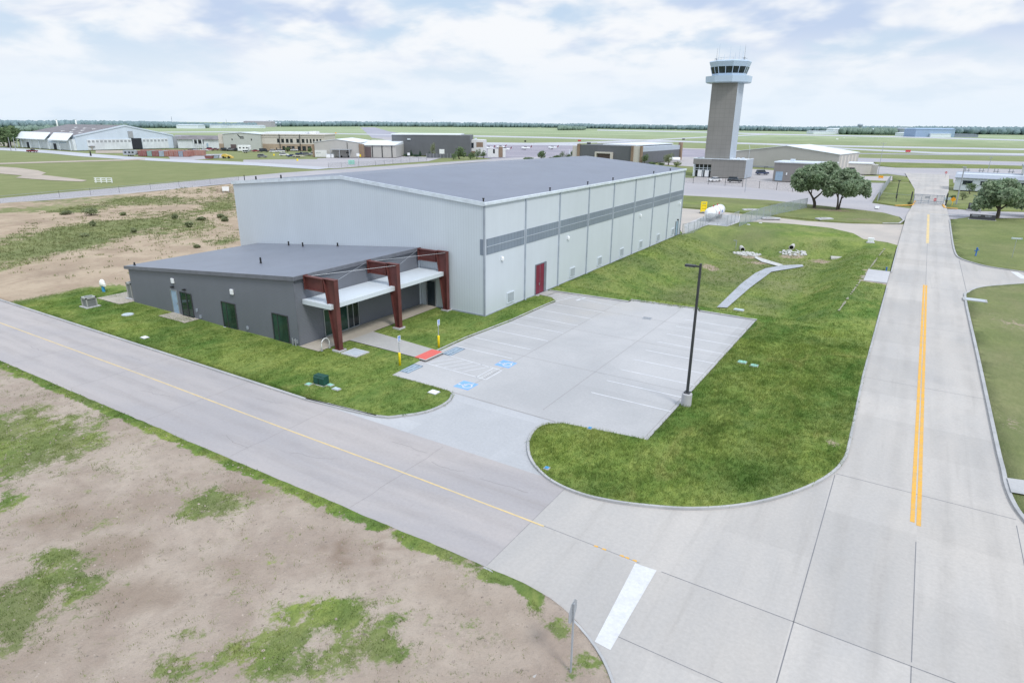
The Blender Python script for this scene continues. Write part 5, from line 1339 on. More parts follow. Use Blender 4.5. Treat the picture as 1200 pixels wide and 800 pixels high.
# ------------------------------------------------------------------ vehicles
def car(kind, paint, label, loc, rot, z0=-.05, group=None):
    t = thing('parked_car' if kind != 'pickup' else 'pickup_truck', label, 'car' if kind != 'pickup' else 'pickup truck', (*loc, z0), rot, group)
    L_, W, H_ = {'sedan': (4.7, 1.8, 1.45), 'suv': (4.8, 1.9, 1.78), 'van': (5.4, 2.0, 2.2), 'pickup': (5.6, 1.95, 1.85)}[kind]
    a = L_ / 2
    base = [(-a, .35), (a, .35), (a, .72), (a * .93, .86), (-a * .95, .92), (-a, .80)]
    if kind == 'sedan':  cab = [(-a * .80, .90), (a * .42, .88), (a * .12, H_ - .06), (-a * .42, H_)]
    elif kind == 'suv':  cab = [(-a * .96, .92), (a * .50, .90), (a * .26, H_ - .05), (-a * .84, H_)]; base[3] = (a * .95, .98); base[4] = (-a * .97, 1.0)
    elif kind == 'van':  cab = [(-a * .98, .92), (a * .72, .90), (a * .45, H_ - .08), (-a * .95, H_)]
    else:                cab = [(-a * .10, .95), (a * .52, .95), (a * .30, H_ - .04), (-a * .04, H_)]; base[3] = (a * .96, 1.02); base[4] = (-a * .98, 1.05)
    b = MB(); b.prism_y(base, -W / 2, W / 2)
    ct_ = [(x * 1.0, z_) for x, z_ in cab]
    k = .80
    rings = [[(cab[0][0], -W / 2 + .04, cab[0][1]), (cab[1][0], -W / 2 + .04, cab[1][1]), (cab[1][0], W / 2 - .04, cab[1][1]), (cab[0][0], W / 2 - .04, cab[0][1])],
             [(cab[3][0], -W / 2 * k, cab[3][1]), (cab[2][0], -W / 2 * k, cab[2][1]), (cab[2][0], W / 2 * k, cab[2][1]), (cab[3][0], W / 2 * k, cab[3][1])]]
    b.box(cab[3][0] - .05, cab[2][0] + .05, -W / 2 * k - .02, W / 2 * k + .02, H_ - .10, H_ + .02)
    if kind == 'pickup':
        for sy in (-1, 1): b.box(-a * .98, -a * .12, sy * W / 2 - .06 * (sy > 0), sy * W / 2 + .06 * (sy < 0), 1.0, 1.28)
    b.build('body', PAINT[paint], t, bevel=.06)
    MB().loft(rings).build('windows', M['darkglass'], t)
    for sx in (-.62, .62):
        for sy in (-1, 1):
            w_ = MB().loft([[(sx * a + r_ * math.cos(2 * PI * i / 14), sy * (W / 2 - .10) + d_, .34 + r_ * math.sin(2 * PI * i / 14)) for i in range(14)] for r_, d_ in ((.34, -.11), (.34, .11))]).build('wheel', M['rubber'], t)
            MB().loft([[(sx * a + r_ * math.cos(2 * PI * i / 10), sy * (W / 2 + .015), .34 + r_ * math.sin(2 * PI * i / 10)) for i in range(10)] for r_ in (.20, .02)], False).build('rim', M['chrome'], w_)
    for sy in (-.33, .33): MB().box(a - .04, a + .012, sy * W - .2 * (sy > 0), sy * W + .2 * (sy < 0), .66, .78).build('headlight', M['headlamp'], t)
    return t
V = VIEW
car('sedan', 'white', 'white car parked in front of the tower entrance glass', (-59.6, 226.18), V - 158)
car('suv', 'black', 'dark car parked in front of the tower block wall', (-52.99, 227.09), V - 22)
car('suv', 'navy', 'dark blue car parked by the beige hangar behind the tower', (-53.1, 270.72), V + 5)
car('pickup', 'darkred', 'dark red pickup alone on the pale road at the far left', (-439.45, 179.62), V)
car('suv', 'black', 'dark grey car nearest to the end of the container row', (-374.76, 237.25), V + 12)
car('sedan', 'silver', 'silver car behind the end of the container row', (-394.91, 252.5), V + 8)
car('sedan', 'white', 'white car left of the red cars by the sage hangar', (-386.68, 253.26), V)
car('suv', 'red', 'bright red car right of the white car near the sage hangar', (-395.31, 263.52), V + 5)
car('sedan', 'darkred', 'dark red car at the corner of the sage hangar', (-391.18, 263.77), V + 185)
car('suv', 'black', 'black car in front of the tan stone end of the sage hangar', (-383.59, 265.59), V)
car('pickup', 'grey', 'dark grey pickup left of the sage hangar door', (-381.03, 268.13), V + 180)
car('suv', 'black', 'black car at the sage hangar door', (-375.17, 268.29), V + 160)
car('sedan', 'red', 'small red car between the caravan and the black van', (-354.48, 267.0), V)
car('van', 'black', 'long black van right of the white caravan', (-349.07, 268.8), V)
car('suv', 'white', 'left white car of the pair before the tan stone wall', (-341.06, 269.75), V + 6)
car('suv', 'white', 'right white car of the pair before the tan stone wall', (-340.08, 274.08), V + 6)
car('suv', 'grey', 'dark grey car alone on the grass in front of the office yard', (-296.34, 226.75), V + 4)
car('suv', 'white', 'white patrol car in the middle of the yard', (-302.77, 246.06), V + 3)
car('sedan', 'blue', 'dark blue car beside the cream flat trailer', (-289.66, 240.09), V + 180)
car('sedan', 'white', 'white car under the left office windows', (-348.01, 291.32), V)
car('sedan', 'white', 'white car under the right office windows', (-346.66, 296.43), V)
car('pickup', 'navy', 'navy pickup behind the cream flat trailer', (-300.81, 256.02), V)
car('suv', 'grey', 'grey car between the navy pickup and the beige hangar', (-295.21, 255.73), V + 20)
car('pickup', 'silver', 'silver pickup at the brown corner of the beige hangar', (-296.37, 260.14), V + 30)
t = thing('flat_trailer', 'low cream flat trailer on the yard beside the blue car', 'trailer', (*(-285.33, 241.57), -.1), V)
MB().box(-3.2, 3.0, -1.1, 1.1, .55, .85).build('deck', PAINT['cream'], t); MB().box(3.0, 4.4, -.08, .08, .5, .62).build('tow_bar', M['galv'], t)
for sx in (-1., -.1):
    for sy in (-1, 1): MB().loft([[(sx + .32 * math.cos(2 * PI * i / 12), sy * 1.05 + d_, .3 + .32 * math.sin(2 * PI * i / 12)) for i in range(12)] for d_ in (-.1, .1)]).build('wheel', M['rubber'], t)
t = thing('military_truck', 'dark green truck parked under the lean-to of the beige hangar', 'truck', (*(-267.19, 258.05), -.1), V)
MB().prism_y([(-3.0, .9), (3.0, .9), (3.0, 1.8), (2.2, 1.95), (1.6, 2.9), (.4, 2.9), (.4, 1.9), (-3.0, 1.9)], -1.15, 1.15).build('body', M['charcoal'], t, bevel=.06)
MB().prism_y([(-3.0, 1.91), (.3, 1.91), (.3, 3.0), (-2.9, 3.0)], -1.15, 1.15).build('canvas_cover', M['boxgreen'], t, bevel=.15)
MB().box(.5, 1.95, -1.17, 1.17, 2.05, 2.65).build('windows', M['darkglass'], t)
for sx in (-2.1, 2.0):
    for sy in (-1, 1): MB().loft([[(sx + .5 * math.cos(2 * PI * i / 12), sy * 1.05 + d_, .5 + .5 * math.sin(2 * PI * i / 12)) for i in range(12)] for d_ in (-.15, .15)]).build('wheel', M['rubber'], t)
def camper(label, loc, rot, L_, hh, paint):
    t = thing('camper_trailer', label, 'caravan', (*loc, -.1), rot)
    MB().prism_y([(-L_ / 2, .6), (L_ / 2 - .5, .6), (L_ / 2, 1.3), (L_ / 2 - .2, hh - .3), (L_ / 2 - .8, hh), (-L_ / 2 + .3, hh), (-L_ / 2, hh - .5)], -1.2, 1.2).build('body', paint, t, bevel=.08)
    for x in (-L_ * .3, 0, L_ * .26): MB().box(x - .5, x + .5, -1.235, -1.205, hh * .5, hh * .5 + .8).build('window', M['darkglass'], t)
    MB().box(L_ * .36, L_ * .36 + .7, -1.235, -1.205, .7, hh * .5 + .9).build('door', M['galv'], t)
    for sx in (-.6, .5):
        for sy in (-1, 1): MB().loft([[(sx + .38 * math.cos(2 * PI * i / 12), sy * 1.1 + d_, .36 + .38 * math.sin(2 * PI * i / 12)) for i in range(12)] for d_ in (-.11, .11)]).build('wheel', M['rubber'], t)
    MB().box(L_ / 2 - .02, L_ / 2 + 1.3, -.06, .06, .5, .62).build('tow_bar', M['galv'], t)
camper('silver motor caravan at the left end of the container row', (-358.53, 192.07), V + 3, 6.71, 3.08, M['greyblock'])
camper('large white caravan in front of the sage hangar', (-361.18, 263.96), V, 7.69, 3.97, M['lampwhite'])
camper('small white caravan in front of the large white one', (-348.96, 255.54), V + 20, 3.61, 1.73, M['lampwhite'])

# shipping containers, short ends to the yard
CONT = [(162, 172, 'cont_red', 'dark red shipping container, leftmost of the row beside the silver motor caravan'), (172.6, 178, 'cont_teal', 'teal shipping container between two red ones'),
        (178.3, 186, 'cont_red', 'dark red shipping container between the teal and the pale blue ones'), (186.4, 192, 'cont_blue', 'pale blue shipping container in the middle of the row'),
        (192.3, 197.6, 'cont_orange', 'orange-red shipping container just right of the pale blue one'), (197.9, 203, 'cont_orange', 'middle orange-red shipping container of three side by side'),
        (203.3, 208.4, 'cont_orange', 'orange-red shipping container just left of the grey one'), (208.8, 213.8, 'cont_grey', 'grey shipping container second from the right end of the row'),
        (214.2, 220, 'cont_orange', 'orange-red shipping container, rightmost of the row')]
for nm, c in (('cont_red', (.27, .105, .105)), ('cont_teal', (.26, .40, .375)), ('cont_blue', (.40, .47, .57)), ('cont_orange', (.36, .16, .13)), ('cont_grey', (.27, .31, .37)), ('cont_long', (.40, .22, .18))): M[nm] = mat_container(nm, c)
rot_c = V - 2
CB = (-355.92, 194.47); 
def container(label, x0, L_, D_, hh, m, y=0., z0=-.1, group='shipping containers in a row at the far yard'):
    dx, dy = math.cos(R(rot_c)), math.sin(R(rot_c))
    t = thing('shipping_container', label, 'container', (CB[0] + dx * (x0 + L_ / 2) - dy * y, CB[1] + dy * (x0 + L_ / 2) + dx * y, z0), rot_c, group)
    MB().box(-L_ / 2 + .08, L_ / 2 - .08, .05, D_ - .05, .12, hh - .06).build('body', m, t)
    f = MB()
    for sx in (-1, 1):
        for y_ in (0, D_ - .15): f.box(sx * L_ / 2 - .15 * (sx > 0), sx * L_ / 2 + .15 * (sx < 0), y_, y_ + .15, 0, hh)
    f.box(-L_ / 2 + .151, L_ / 2 - .151, 0, .12, 0, .16); f.box(-L_ / 2 + .151, L_ / 2 - .151, 0, .12, hh - .14, hh)
    f.build('frame', m, t)
    for sx in (-1, 1):
        d_ = MB().box(min(sx * .03, sx * (L_ / 2 - .18)), max(sx * .03, sx * (L_ / 2 - .18)), .0, .04, .18, hh - .16).build('door', m, t)
        q = MB()
        for fx in (.3, .7): q.box(sx * (L_ / 2 - .2) * fx - .03, sx * (L_ / 2 - .2) * fx + .03, -.04, -.005, .2, hh - .2)
        q.build('lock_rod', M['galv'], d_)
for x0, x1, m, lb in CONT:
    container(lb, (x0 - 162) * 0.47, (x1 - x0) * 0.47, 6.1, 2.75, M[m])
for k, (x0, lb) in enumerate(((150, 'long rust container lying crosswise behind the left of the row'), (178, 'long rust container lying crosswise behind the middle of the row'), (199, 'long rust container lying crosswise behind the right end of the row'))):
    container(lb, (x0 - 162) * 0.47, 12.2 if k else 11., 2.5, 2.9, M['cont_long'], y=12., group='long containers behind the row')
t = thing('yellow_loader', 'low yellow loader machine parked on the far yard', 'loader', (*(-304.19, 211.52), -.1), V)
MB().prism_y([(-2.6, .6), (1.6, .6), (2.2, 1.0), (1.4, 1.5), (.2, 1.7), (-.6, 2.1), (-1.8, 2.1), (-2.6, 1.5)], -1.0, 1.0).build('body', PAINT['yellow'], t, bevel=.08)
MB().prism_y([(2.0, .1), (2.9, .1), (2.7, .9), (2.2, 1.0)], -1.2, 1.2).build('bucket', PAINT['yellow'], t)
for sx in (-1.6, 1.1):
    for sy in (-1, 1): MB().loft([[(sx + .55 * math.cos(2 * PI * i / 12), sy * 1.0 + d_, .55 + .55 * math.sin(2 * PI * i / 12)) for i in range(12)] for d_ in (-.16, .16)]).build('wheel', M['rubber'], t)
for p_, c_, lb, L_ in (((-307.06, 203.34), 'cont_red', 'rust red scrap skip on the far yard left of the loader', 4.2), ((-309.05, 208.29), 'cont_blue', 'pale scrap skip on the far yard beside the yellow loader', 3.4)):
    t = thing('scrap_skip', lb, 'skip', (*p_, -.1), V)
    s_ = MB(); a = L_ / 2
    s_.loft([[(-a * .8, -.8, .1), (a * .8, -.8, .1), (a * .8, .8, .1), (-a * .8, .8, .1)], [(-a, -1, 1.5), (a, -1, 1.5), (a, 1, 1.5), (-a, 1, 1.5)]]); s_.build('bin', M[c_], t)
    MB().box(-a - .05, a + .05, -1.06, 1.06, 1.5, 1.6).build('rim', M['galv'], t)

# ------------------------------------------------------------------ light aircraft
def plane(label, loc, rot):
    t = thing('light_aircraft', label, 'light aircraft', (*loc, -.1), rot, 'light aircraft on the apron')
    prof = [(0, 3.9), (.35, 3.7), (.55, 2.8), (.66, 1.4), (.64, .2), (.48, -1.2), (.28, -2.8), (.16, -3.9), (0, -4.0)]
    MB().loft([[(x, r_ * math.cos(2 * PI * k / 12), 1.25 + r_ * 1.1 * math.sin(2 * PI * k / 12)) for k in range(12)] for r_, x in prof]).build('fuselage', M['lampwhite'], t, True)
    MB().loft([[(1.6, -5.2, 1.05), (.5, -5.2, 1.05), (.5, -5.2, 1.15), (1.6, -5.2, 1.2)], [(1.9, 0, .85), (.2, 0, .85), (.2, 0, 1.0), (1.9, 0, 1.05)], [(1.6, 5.2, 1.05), (.5, 5.2, 1.05), (.5, 5.2, 1.15), (1.6, 5.2, 1.2)]]).build('wing', M['lampwhite'], t)
    MB().prism_y([(-3.0, 1.45), (-3.95, 1.4), (-4.4, 2.9), (-3.75, 2.9)], -.06, .06).build('tail_fin', M['maroon'], t)
    MB().prism([(-3.2, 0), (-3.5, -1.7), (-4.1, -1.7), (-4.1, 1.7), (-3.5, 1.7)], 1.45, 1.53).build('tailplane', M['lampwhite'], t)
    MB().loft([[(1.9, -.45, 1.8), (-.7, -.45, 1.8), (-.7, .45, 1.8), (1.9, .45, 1.8)], [(1.1, -.32, 2.35), (-.3, -.32, 2.35), (-.3, .32, 2.35), (1.1, .32, 2.35)]]).build('cockpit', M['darkglass'], t)
    MB().box(3.92, 4.0, -.08, .08, .35, 2.15).build('propeller', M['black'], t)
    for x, y in ((2.9, 0), (.7, -1.4), (.7, 1.4)):
        w_ = MB().loft([[(x + .24 * math.cos(2 * PI * i / 10), y + d_, .24 + .24 * math.sin(2 * PI * i / 10)) for i in range(10)] for d_ in (-.08, .08)]).build('wheel', M['rubber'], t)
        MB().tube([(x, y, .3), (x, y * .9, 1.0)], .05, 6).build('strut', M['galv'], w_)
plane('light aircraft with dark tail, leftmost behind the white house', (-273.47, 407.15), V + 178)
plane('light aircraft nosed behind the low white wall with brown pillar', (-276.66, 427.7), V + 172)
plane('red tailed light aircraft right of the brown pillar', (-248.14, 389.62), V + 180)
plane('white light aircraft with red tail alone on the dark apron', (-251.29, 422.73), V + 176)
plane('white light aircraft at the right of the dark apron', (-240.79, 444.97), V + 168)

# ------------------------------------------------------------------ buildings beyond
def gable(t, x0, x1, y0, y1, ze, zr_, wall, roof, trim=None, ridge='y', over=.3):
    """gabled shed, ridge running back (along local y)"""
    xm = (x0 + x1) / 2
    MB().loft([[(x0, y, 0), (x1, y, 0), (x1, y, ze), (xm, y, zr_), (x0, y, ze)] for y in (y0, y1)]).build('wall', wall, t)
    MB().prism_y([(x0 - over, ze + .02), (xm, zr_ + .03), (x1 + over, ze + .02), (x1 + over, ze + .22), (xm, zr_ + .25), (x0 - over, ze + .22)], y0 - over, y1 + over).build('roof', roof, t)
def windows(t, xs, z0, z1, w_, y=-.0, mat_='darkglass', frame='bronze', name='window'):
    for x in xs:
        q = MB().box(x, x + w_, y - .05, y - .004, z0, z1).build(name, M[mat_], t)
        f = MB(); f.box(x - .12, x + w_ + .12, y - .12, y - .051, z0 - .14, z0); f.box(x - .12, x + w_ + .12, y - .12, y - .051, z1, z1 + .12)
        f.box(x + w_ / 2 - .05, x + w_ / 2 + .05, y - .10, y - .051, z0, z1)
        f.build('frame', M[frame], q)

# beige hangar behind the tower
s1 = 0.37
t = thing('beige_hangar', 'long beige gabled hangar with pale roof behind the tower and oaks', 'hangar', (-31.31, 316.25), -8)
bw = 45.3; be = 6.53; br = 6.53 + 3.0
gable(t, -bw, 0, 0, 34, be, br, M['beige'], M['whiteroof'])
for y in (3, 9, 15, 21, 27): MB().box(.01, .06, y, y + 2.6, .2, be - .6).build('panel', M['cream'], t)
q = MB(); q.box(-bw, -.0, -.08, -.01, -.2, .5); q.build('plinth', M['greyblock'], t)
MB().tube([(-bw * .86, -.25, 0), (-bw * .86, -.25, be + 1.2), (-bw * .868, -.3, be + 3.)], .09, 6).build('vent_pipe', M['trim'], t)
t = thing('grey_brick_building', 'small flat grey brick building between the tower and the oaks', 'building', (-43.58, 240.84), -5)
w_ = 12.89; hh = 6.12
MB().box(0, w_, 0, 11, 0, hh).build('wall', M['brickgrey'], t); MB().box(-.2, w_ + .2, -.2, 11.2, hh + .002, hh + .4).build('roof', M['trim'], t)
MB().box(.8, 3.2, -.06, -.004, .2, 3.2).build('door', M['bluedoor'], t)
MB().box(4.2, 4.6, -.1, -.004, 2.2, 3.0).build('wall_light', M['lampwhite'], t); MB().box(6.4, 7.4, -.06, -.004, .2, 2.6).build('door', M['bronze'], t)
MB().box(4, 5.4, 4, 5, hh + .4, hh + 1.2).build('roof_unit', M['trim'], t)
t = thing('white_shed', 'small white flat roofed annex right of the grey brick building', 'shed', (-35.41, 266.12), -5)
w_ = 7.63; hh = 5.19
MB().box(0, w_, 0, 8, 0, hh).build('wall', M['stucco'], t); MB().box(-.2, w_ + .2, -.2, 8.2, hh + .002, hh + .3).build('roof', M['whiteroof'], t); MB().box(.8, 2.6, -.06, -.004, 1.5, 3.4).build('window', M['glass'], t)
t = thing('white_shed', 'long low white shed right of the beige hangar', 'shed', (-25.77, 298.48), 2)
w_ = 8.31; hh = 3.99
MB().box(0, w_, 0, 9, 0, hh).build('wall', M['cream'], t); MB().box(-.2, w_ + .2, -.2, 9.2, hh + .002, hh + .3).build('roof', M['whiteroof'], t); MB().box(.6, 2.6, -.06, -.004, 1.0, 2.4).build('window', M['darkglass'], t)
MB().box(w_ + .01, w_ + 2.2, 1, 8, 0, hh - .3).build('lean_to', M['beige'], t)
# grey metal building on the right, behind the oak
t = thing('metal_workshop', 'pale grey metal workshop with dark windows behind the right oak', 'workshop', (9.04, 241.12), -3)
hh = 3.52; w_ = 62.
MB().loft([[(0, 0, 0), (0, 0, hh), (0, 9, hh + 1.1), (0, 12, hh + 1.1), (0, 12, 0)], [(w_, 0, 0), (w_, 0, hh), (w_, 9, hh + 1.1), (w_, 12, hh + 1.1), (w_, 12, 0)]]).build('wall', M['wall2'], t)
MB().loft([[(-.3, -.3, hh + .0), (-.3, -.3, hh + .2), (-.3, 12.3, hh + 1.35), (-.3, 12.3, hh + 1.15)], [(w_, -.3, hh), (w_, -.3, hh + .2), (w_, 12.3, hh + 1.35), (w_, 12.3, hh + 1.15)]]).build('roof', M['trimgrey'], t)
windows(t, (2.0, 6.4, 11., 16.), 1.9, 2.8, 2.4)
MB().box(16.5, 28, 8, 22, 0, hh + 3.4).build('annex', M['stucco'], t); MB().box(16.2, 28.3, 7.7, 22.3, hh + 3.401, hh + 3.9).build('annex_roof', M['trimgrey'], t)
for k in range(4):
    fx = 2.6 + k * 3.8
    p = thing('utility_mast', 'thin dark pole standing behind the metal workshop roof, %s from the left' % ('first', 'second', 'third', 'fourth')[k], 'pole', (t.location.x + fx, t.location.y + 15, -.2), 0, 'dark poles behind the workshop')
    q = MB(); q.tube([(0, 0, 0), (0, 0, 6.2)], .12, 6); q.tube([(.7, 0, 0), (.9, 0, 6.0)], .12, 6); q.build('pole', M['greyblock'], p); MB().box(-.3, 1.3, -.08, .08, 5.2, 5.4).build('cross_arm', M['greyblock'], p)

# dark hangar behind the roof of the big hangar
t = thing('charcoal_hangar', 'charcoal hangar with brown stone piers and white roof beyond the big roof', 'hangar', (-150.71, 307.44), -3)
w_ = 28.66; hh = 8.19
MB().box(0, w_, 0, 52, 0, hh).build('wall', M['charcoal'], t)
MB().box(w_ * .38, w_ * 1.02, 4, 52.2, hh + .01, hh + .5).build('roof', M['whiteroof'], t)
q = MB(); q.box(-1.4, 0 - .01, -.5, 1.0, 0, hh + .3); q.build('stone_pier', M['brownstone'], t); MB().box(w_ + .01, w_ + 1.2, -.6, 1.2, 0, hh + .1).build('stone_pier', M['brownstone'], t); MB().box(w_ + 4.7, w_ + 5.5, -.6, 1.2, 0, hh + .1).build('stone_pier', M['brownstone'], t)
MB().box(w_ + 1.21, w_ + 4.69, -.2, 1.0, 0, hh).build('cream_panel', M['cream'], t)
MB().box(-4.2, -1.41, -.2, 3, 0, hh - .6).build('cream_panel', M['cream'], t)
MB().box(w_ + .01, w_ + 5.4, 1.21, 50, 0, hh - 2.6).build('side_wall', M['charcoal'], t)
MB().box(w_ + .02, w_ + 5.39, 1.3, 50, hh - 2.59, hh - .4).build('clerestory', M['towerside'], t)
MB().box(w_ + 4.4, w_ + 6.2, 50.1, 52, 0, hh + 1.).build('stone_pier', M['brownstone'], t)
q = MB(); q.box(w_ * .33, w_ * .66, -1.6, -.02, 4.3, 5.0); q.box(w_ * .33, w_ * .36, -1.6, -.02, 0, 4.29); q.box(w_ * .63, w_ * .66, -1.6, -.02, 0, 4.29); q.build('entrance_surround', M['cream'], t)
MB().box(w_ * .37, w_ * .62, -.3, -.03, 0, 4.1).build('door', M['browndoor'], t)

# charcoal warehouse, white house and low walls
t = thing('charcoal_warehouse', 'flat topped charcoal warehouse with pale eave beyond the perimeter road', 'warehouse', (-263.26, 290.87), V)
w_ = 45.2; hh = 11.35
MB().box(0, w_, 0, 30, 0, hh).build('wall', M['charcoal'], t); MB().box(-.3, w_ * .88, -.3, 30.3, hh + .003, hh + .6).build('roof', M['whiteroof'], t)
MB().box(w_ * .605, w_ * .67, -.3, -.01, 0, 3.6).build('door', M['lampwhite'], t)
MB().box(w_ * .2, w_ * .24, -.5, -.01, hh * .76, hh * .82).build('wall_light', M['trim'], t)
t = thing('modern_house', 'white flat roofed house with brown recessed openings beside the warehouse', 'house', (-248.48, 319.37), V - 4)
k = 0.53; hh = 8.64
MB().box(0, 29 * k, 0, 12, 0, hh).build('wall', M['stucco'], t)
MB().box(29.1 * k, 48 * k, -1.5, 11, 0, hh).build('tower_block', M['stucco'], t)
MB().box(39 * k, 46.6 * k, -1.56, -1.504, hh * .52, hh * .84).build('balcony_opening', M['brownstone'], t); MB().box(33.5 * k, 36 * k, -1.56, -1.504, hh * .46, hh * .8).build('window', M['darkglass'], t)
MB().box(33.5 * k, 37.5 * k, -1.56, -1.504, .2, hh * .25).build('door', M['brownstone'], t); MB().box(23 * k, 28.8 * k, -.9, -.004, hh * .60, hh * .72).build('canopy', M['stucco'], t)
MB().box(30.2 * k, 30.9 * k, -1.6, -1.505, 0, hh * .9).build('downspout', M['downspout'], t)
for x in (24, 36): MB().box(x * k, (x + 2.5) * k, 2, 4, hh + .01, hh + .9).build('roof_unit', M['trim'], t)
t = thing('white_garden_wall', 'low white wall with brown pillar and small dark opening beyond the roof', 'wall', (-209.09, 309.55), V - 2)
k = 0.49
MB().box(0, 12.5 * k, 0, .5, 0, 9.3 * k).build('wall', M['stucco'], t); MB().box(12.6 * k, 17.2 * k, -.2, .7, 0, 11.8 * k).build('pillar', M['brownstone'], t); MB().box(17.3 * k, 20.5 * k, 0, .5, 0, 9.3 * k).build('wall', M['stucco'], t)
MB().box(6.2 * k, 8.3 * k, -.06, -.004, 4.3 * k, 9 * k).build('opening', M['darkopen'], t)
t = thing('screen_fence', 'grey solid screen fence below the charcoal warehouse and white house', 'fence', (-230.3, 281.62), V)
k = 0.47
MB().box(0, 32 * k, 0, .15, 0, 4.6 * k).build('panel', M['charcoal'], t)
for x in range(0, 33, 4): MB().box(x * k - .08, x * k + .08, -.12, -.004, 0, 5 * k).build('post', M['greyblock'], t)
t = thing('small_sign', 'small white sign before the conifers at the charcoal warehouse', 'sign', (-246.58, 285.77), V)
MB().box(-.7, .7, -.03, .03, .6, 2.0).build('sign_plate', M['signwhite'], t); MB().box(-.05, .05, .031, .1, 0, 1.9).build('post', M['galv'], t)

# beige hangar with white stucco base
t = thing('tan_hangar', 'tan gabled hangar with white stucco base and brown stone pier', 'hangar', (-280.49, 248.45), V)
k = 0.48; hh = 7.51
gable(t, 0, 50 * k, 0, 36, hh, hh + 1.6, M['beige'], M['whiteroof'])
MB().box(.1, 13.5 * k, -.5, -.01, 0, 7.2 * k).build('stucco_base', M['stucco'], t)
MB().box(-3 * k, -.01, .5, 8, 0, hh - 1).build('brown_end', M['brownstone'], t)
MB().box(50.1 * k, 55.5 * k, -.4, 2, 0, 14.2 * k).build('stone_pier', M['brownstone'], t)
MB().box(55.6 * k, 91 * k, 1.0, 34, 0, 13 * k).build('wing', M['beige'], t); MB().loft([[(50 * k, .4, 13 * k + .02), (91 * k, .4, 13 * k + .02), (91 * k, 34, 13 * k + .02), (50 * k, 34, 13 * k + .02)], [(50 * k, .4, 13 * k + .3), (91 * k, .4, 13 * k + .3), (91 * k, 34, 17 * k), (50 * k, 34, 17 * k)]]).build('wing_roof', M['whiteroof'], t)
MB().box(56 * k, 63 * k, .9, .996, 0, 11.4 * k).build('door', M['browndoor'], t)
for x in (64, 75, 86): MB().box(x * k, (x + 1) * k, .8, .996, 0, 12.6 * k).build('post', M['bronze'], t)
q = MB(); q.box(20 * k, 42 * k, -5, -.02, 8.2 * k, 8.7 * k)
for x in (20.2, 30, 41.2): q.box(x * k, (x + .6) * k, -5, -4.7, 0, 8.19 * k)
q.build('lean_to', M['greyblock'], t)
MB().box(36.8 * k, 37.3 * k, -.25, -.01, 0, hh).build('downspout', M['bronze'], t)
q = MB()
for dx, z_ in ((1.5, 4.9), (2.3, 4.7), (3.1, 5.1), (3.9, 4.6), (5.2, 5.0), (6.0, 4.8)): q.box(dx * k, (dx + .55) * k, -.54, -.505, (z_ - .8) * k, (z_ + .2) * k)
q.build('wall_lettering', M['greyblock'], t)
t = thing('storage_box', 'long white storage box at the foot of the tan hangar', 'box', (*(-270.68, 249.99), -.1), V)
MB().box(-2.0, 2.0, -.8, .8, 0, 1.7).build('body', M['lampwhite'], t, bevel=.04); MB().box(-2.05, 2.05, -.85, .85, 1.701, 1.85).build('lid', M['trim'], t)

# two-storey office and sage hangar
t = thing('airfield_office', 'two storey cream and stone office joined to a sage green hangar', 'office building', (-365.89, 281.21), V)
k = 0.54; hh = 10.19
MB().box(0, 75 * k, 0, 26, 7.8 * k, hh).build('upper_wall', M['cream'], t); MB().box(0, 75 * k, -.12, 26, 0, 7.79 * k).build('lower_wall', M['tanstone'], t)
q = MB(); q.box(-.3, 75 * k + .3, -.5, 26, hh - .9 * k, hh + .25 * k); q.box(0, 75 * k, -.25, -.01, hh - 3.4 * k, hh - 2.6 * k); q.build('cornice', M['cream'], t)
MB().box(1, 52 * k, 2, 25, hh + .3 * k, hh + 2.6 * k).build('roof', M['whiteroof'], t); MB().box(54 * k, 62 * k, 6, 14, hh + .3 * k, hh + 3.5 * k).build('roof_unit', M['lampwhite'], t)
for x in (18, 23, 28.5, 33.5, 41.2, 47.5, 53, 57.2, 61, 65, 69): windows(t, (x * k,), 9.6 * k, 13.6 * k, (3.2 if x < 50 else 2.) * k, -.0)
for x, ww in ((23.5, 3.2), (29, 4.6), (34.5, 3.6), (42, 3.4), (47.6, 4.2), (54, 4)): windows(t, (x * k,), .8 * k, 5.2 * k, ww * k, -.12)
MB().box(16 * k, 17.2 * k, -.2, -.121, .1, 3.6 * k).build('door', M['bronze'], t)
for x in (21, 45.3): MB().box(x * k, (x + .55) * k, -.7, -.3, 0, hh + .2 * k).build('downspout', M['bronze'], t)
hx = 44.5 * k
q = MB(); z0_ = hh - .2; zr_ = hh + 1.2 * k * 1.2
q.loft([[(-hx, y, 0), (-.01, y, 0), (-.01, y, z0_), (-hx * .52, y, zr_), (-hx, y, z0_)] for y in (-2.5, 22)]); sg = q.build('hangar_wall', M['sage'], t)
MB().prism_y([(-hx - .3, z0_ + .02), (-hx * .52, zr_ + .03), (.3, z0_ + .02), (.3, z0_ + .3), (-hx * .52, zr_ + .35), (-hx - .3, z0_ + .3)], -2.9, 22.3).build('hangar_roof', M['trim'], t)
for x in (-34.5, -11.5): MB().box(x * k, (x + 1.2) * k, -2.58, -2.505, 11.6 * k, 13.6 * k).build('vent', M['black'], t)
MB().box(-36.5 * k, -30 * k, -2.58, -2.505, 0, 7 * k).build('roller_door', M['browndoor'], t)
lg = MB(); lg.face([(-27.2 * k, -2.56, 18.2 * k), (-26.2 * k, -2.56, 18.6 * k), (-24.2 * k, -2.56, 16.0 * k), (-20.2 * k, -2.56, 16.2 * k), (-19.6 * k, -2.56, 15.5 * k), (-24.8 * k, -2.56, 15.1 * k)])
for i in range(5): lg.box((-24.3 + i * .98) * k, (-23.6 + i * .98) * k, -2.58, -2.505, 13.6 * k, 14.8 * k)
lg.build('emblem', M['black'], t)
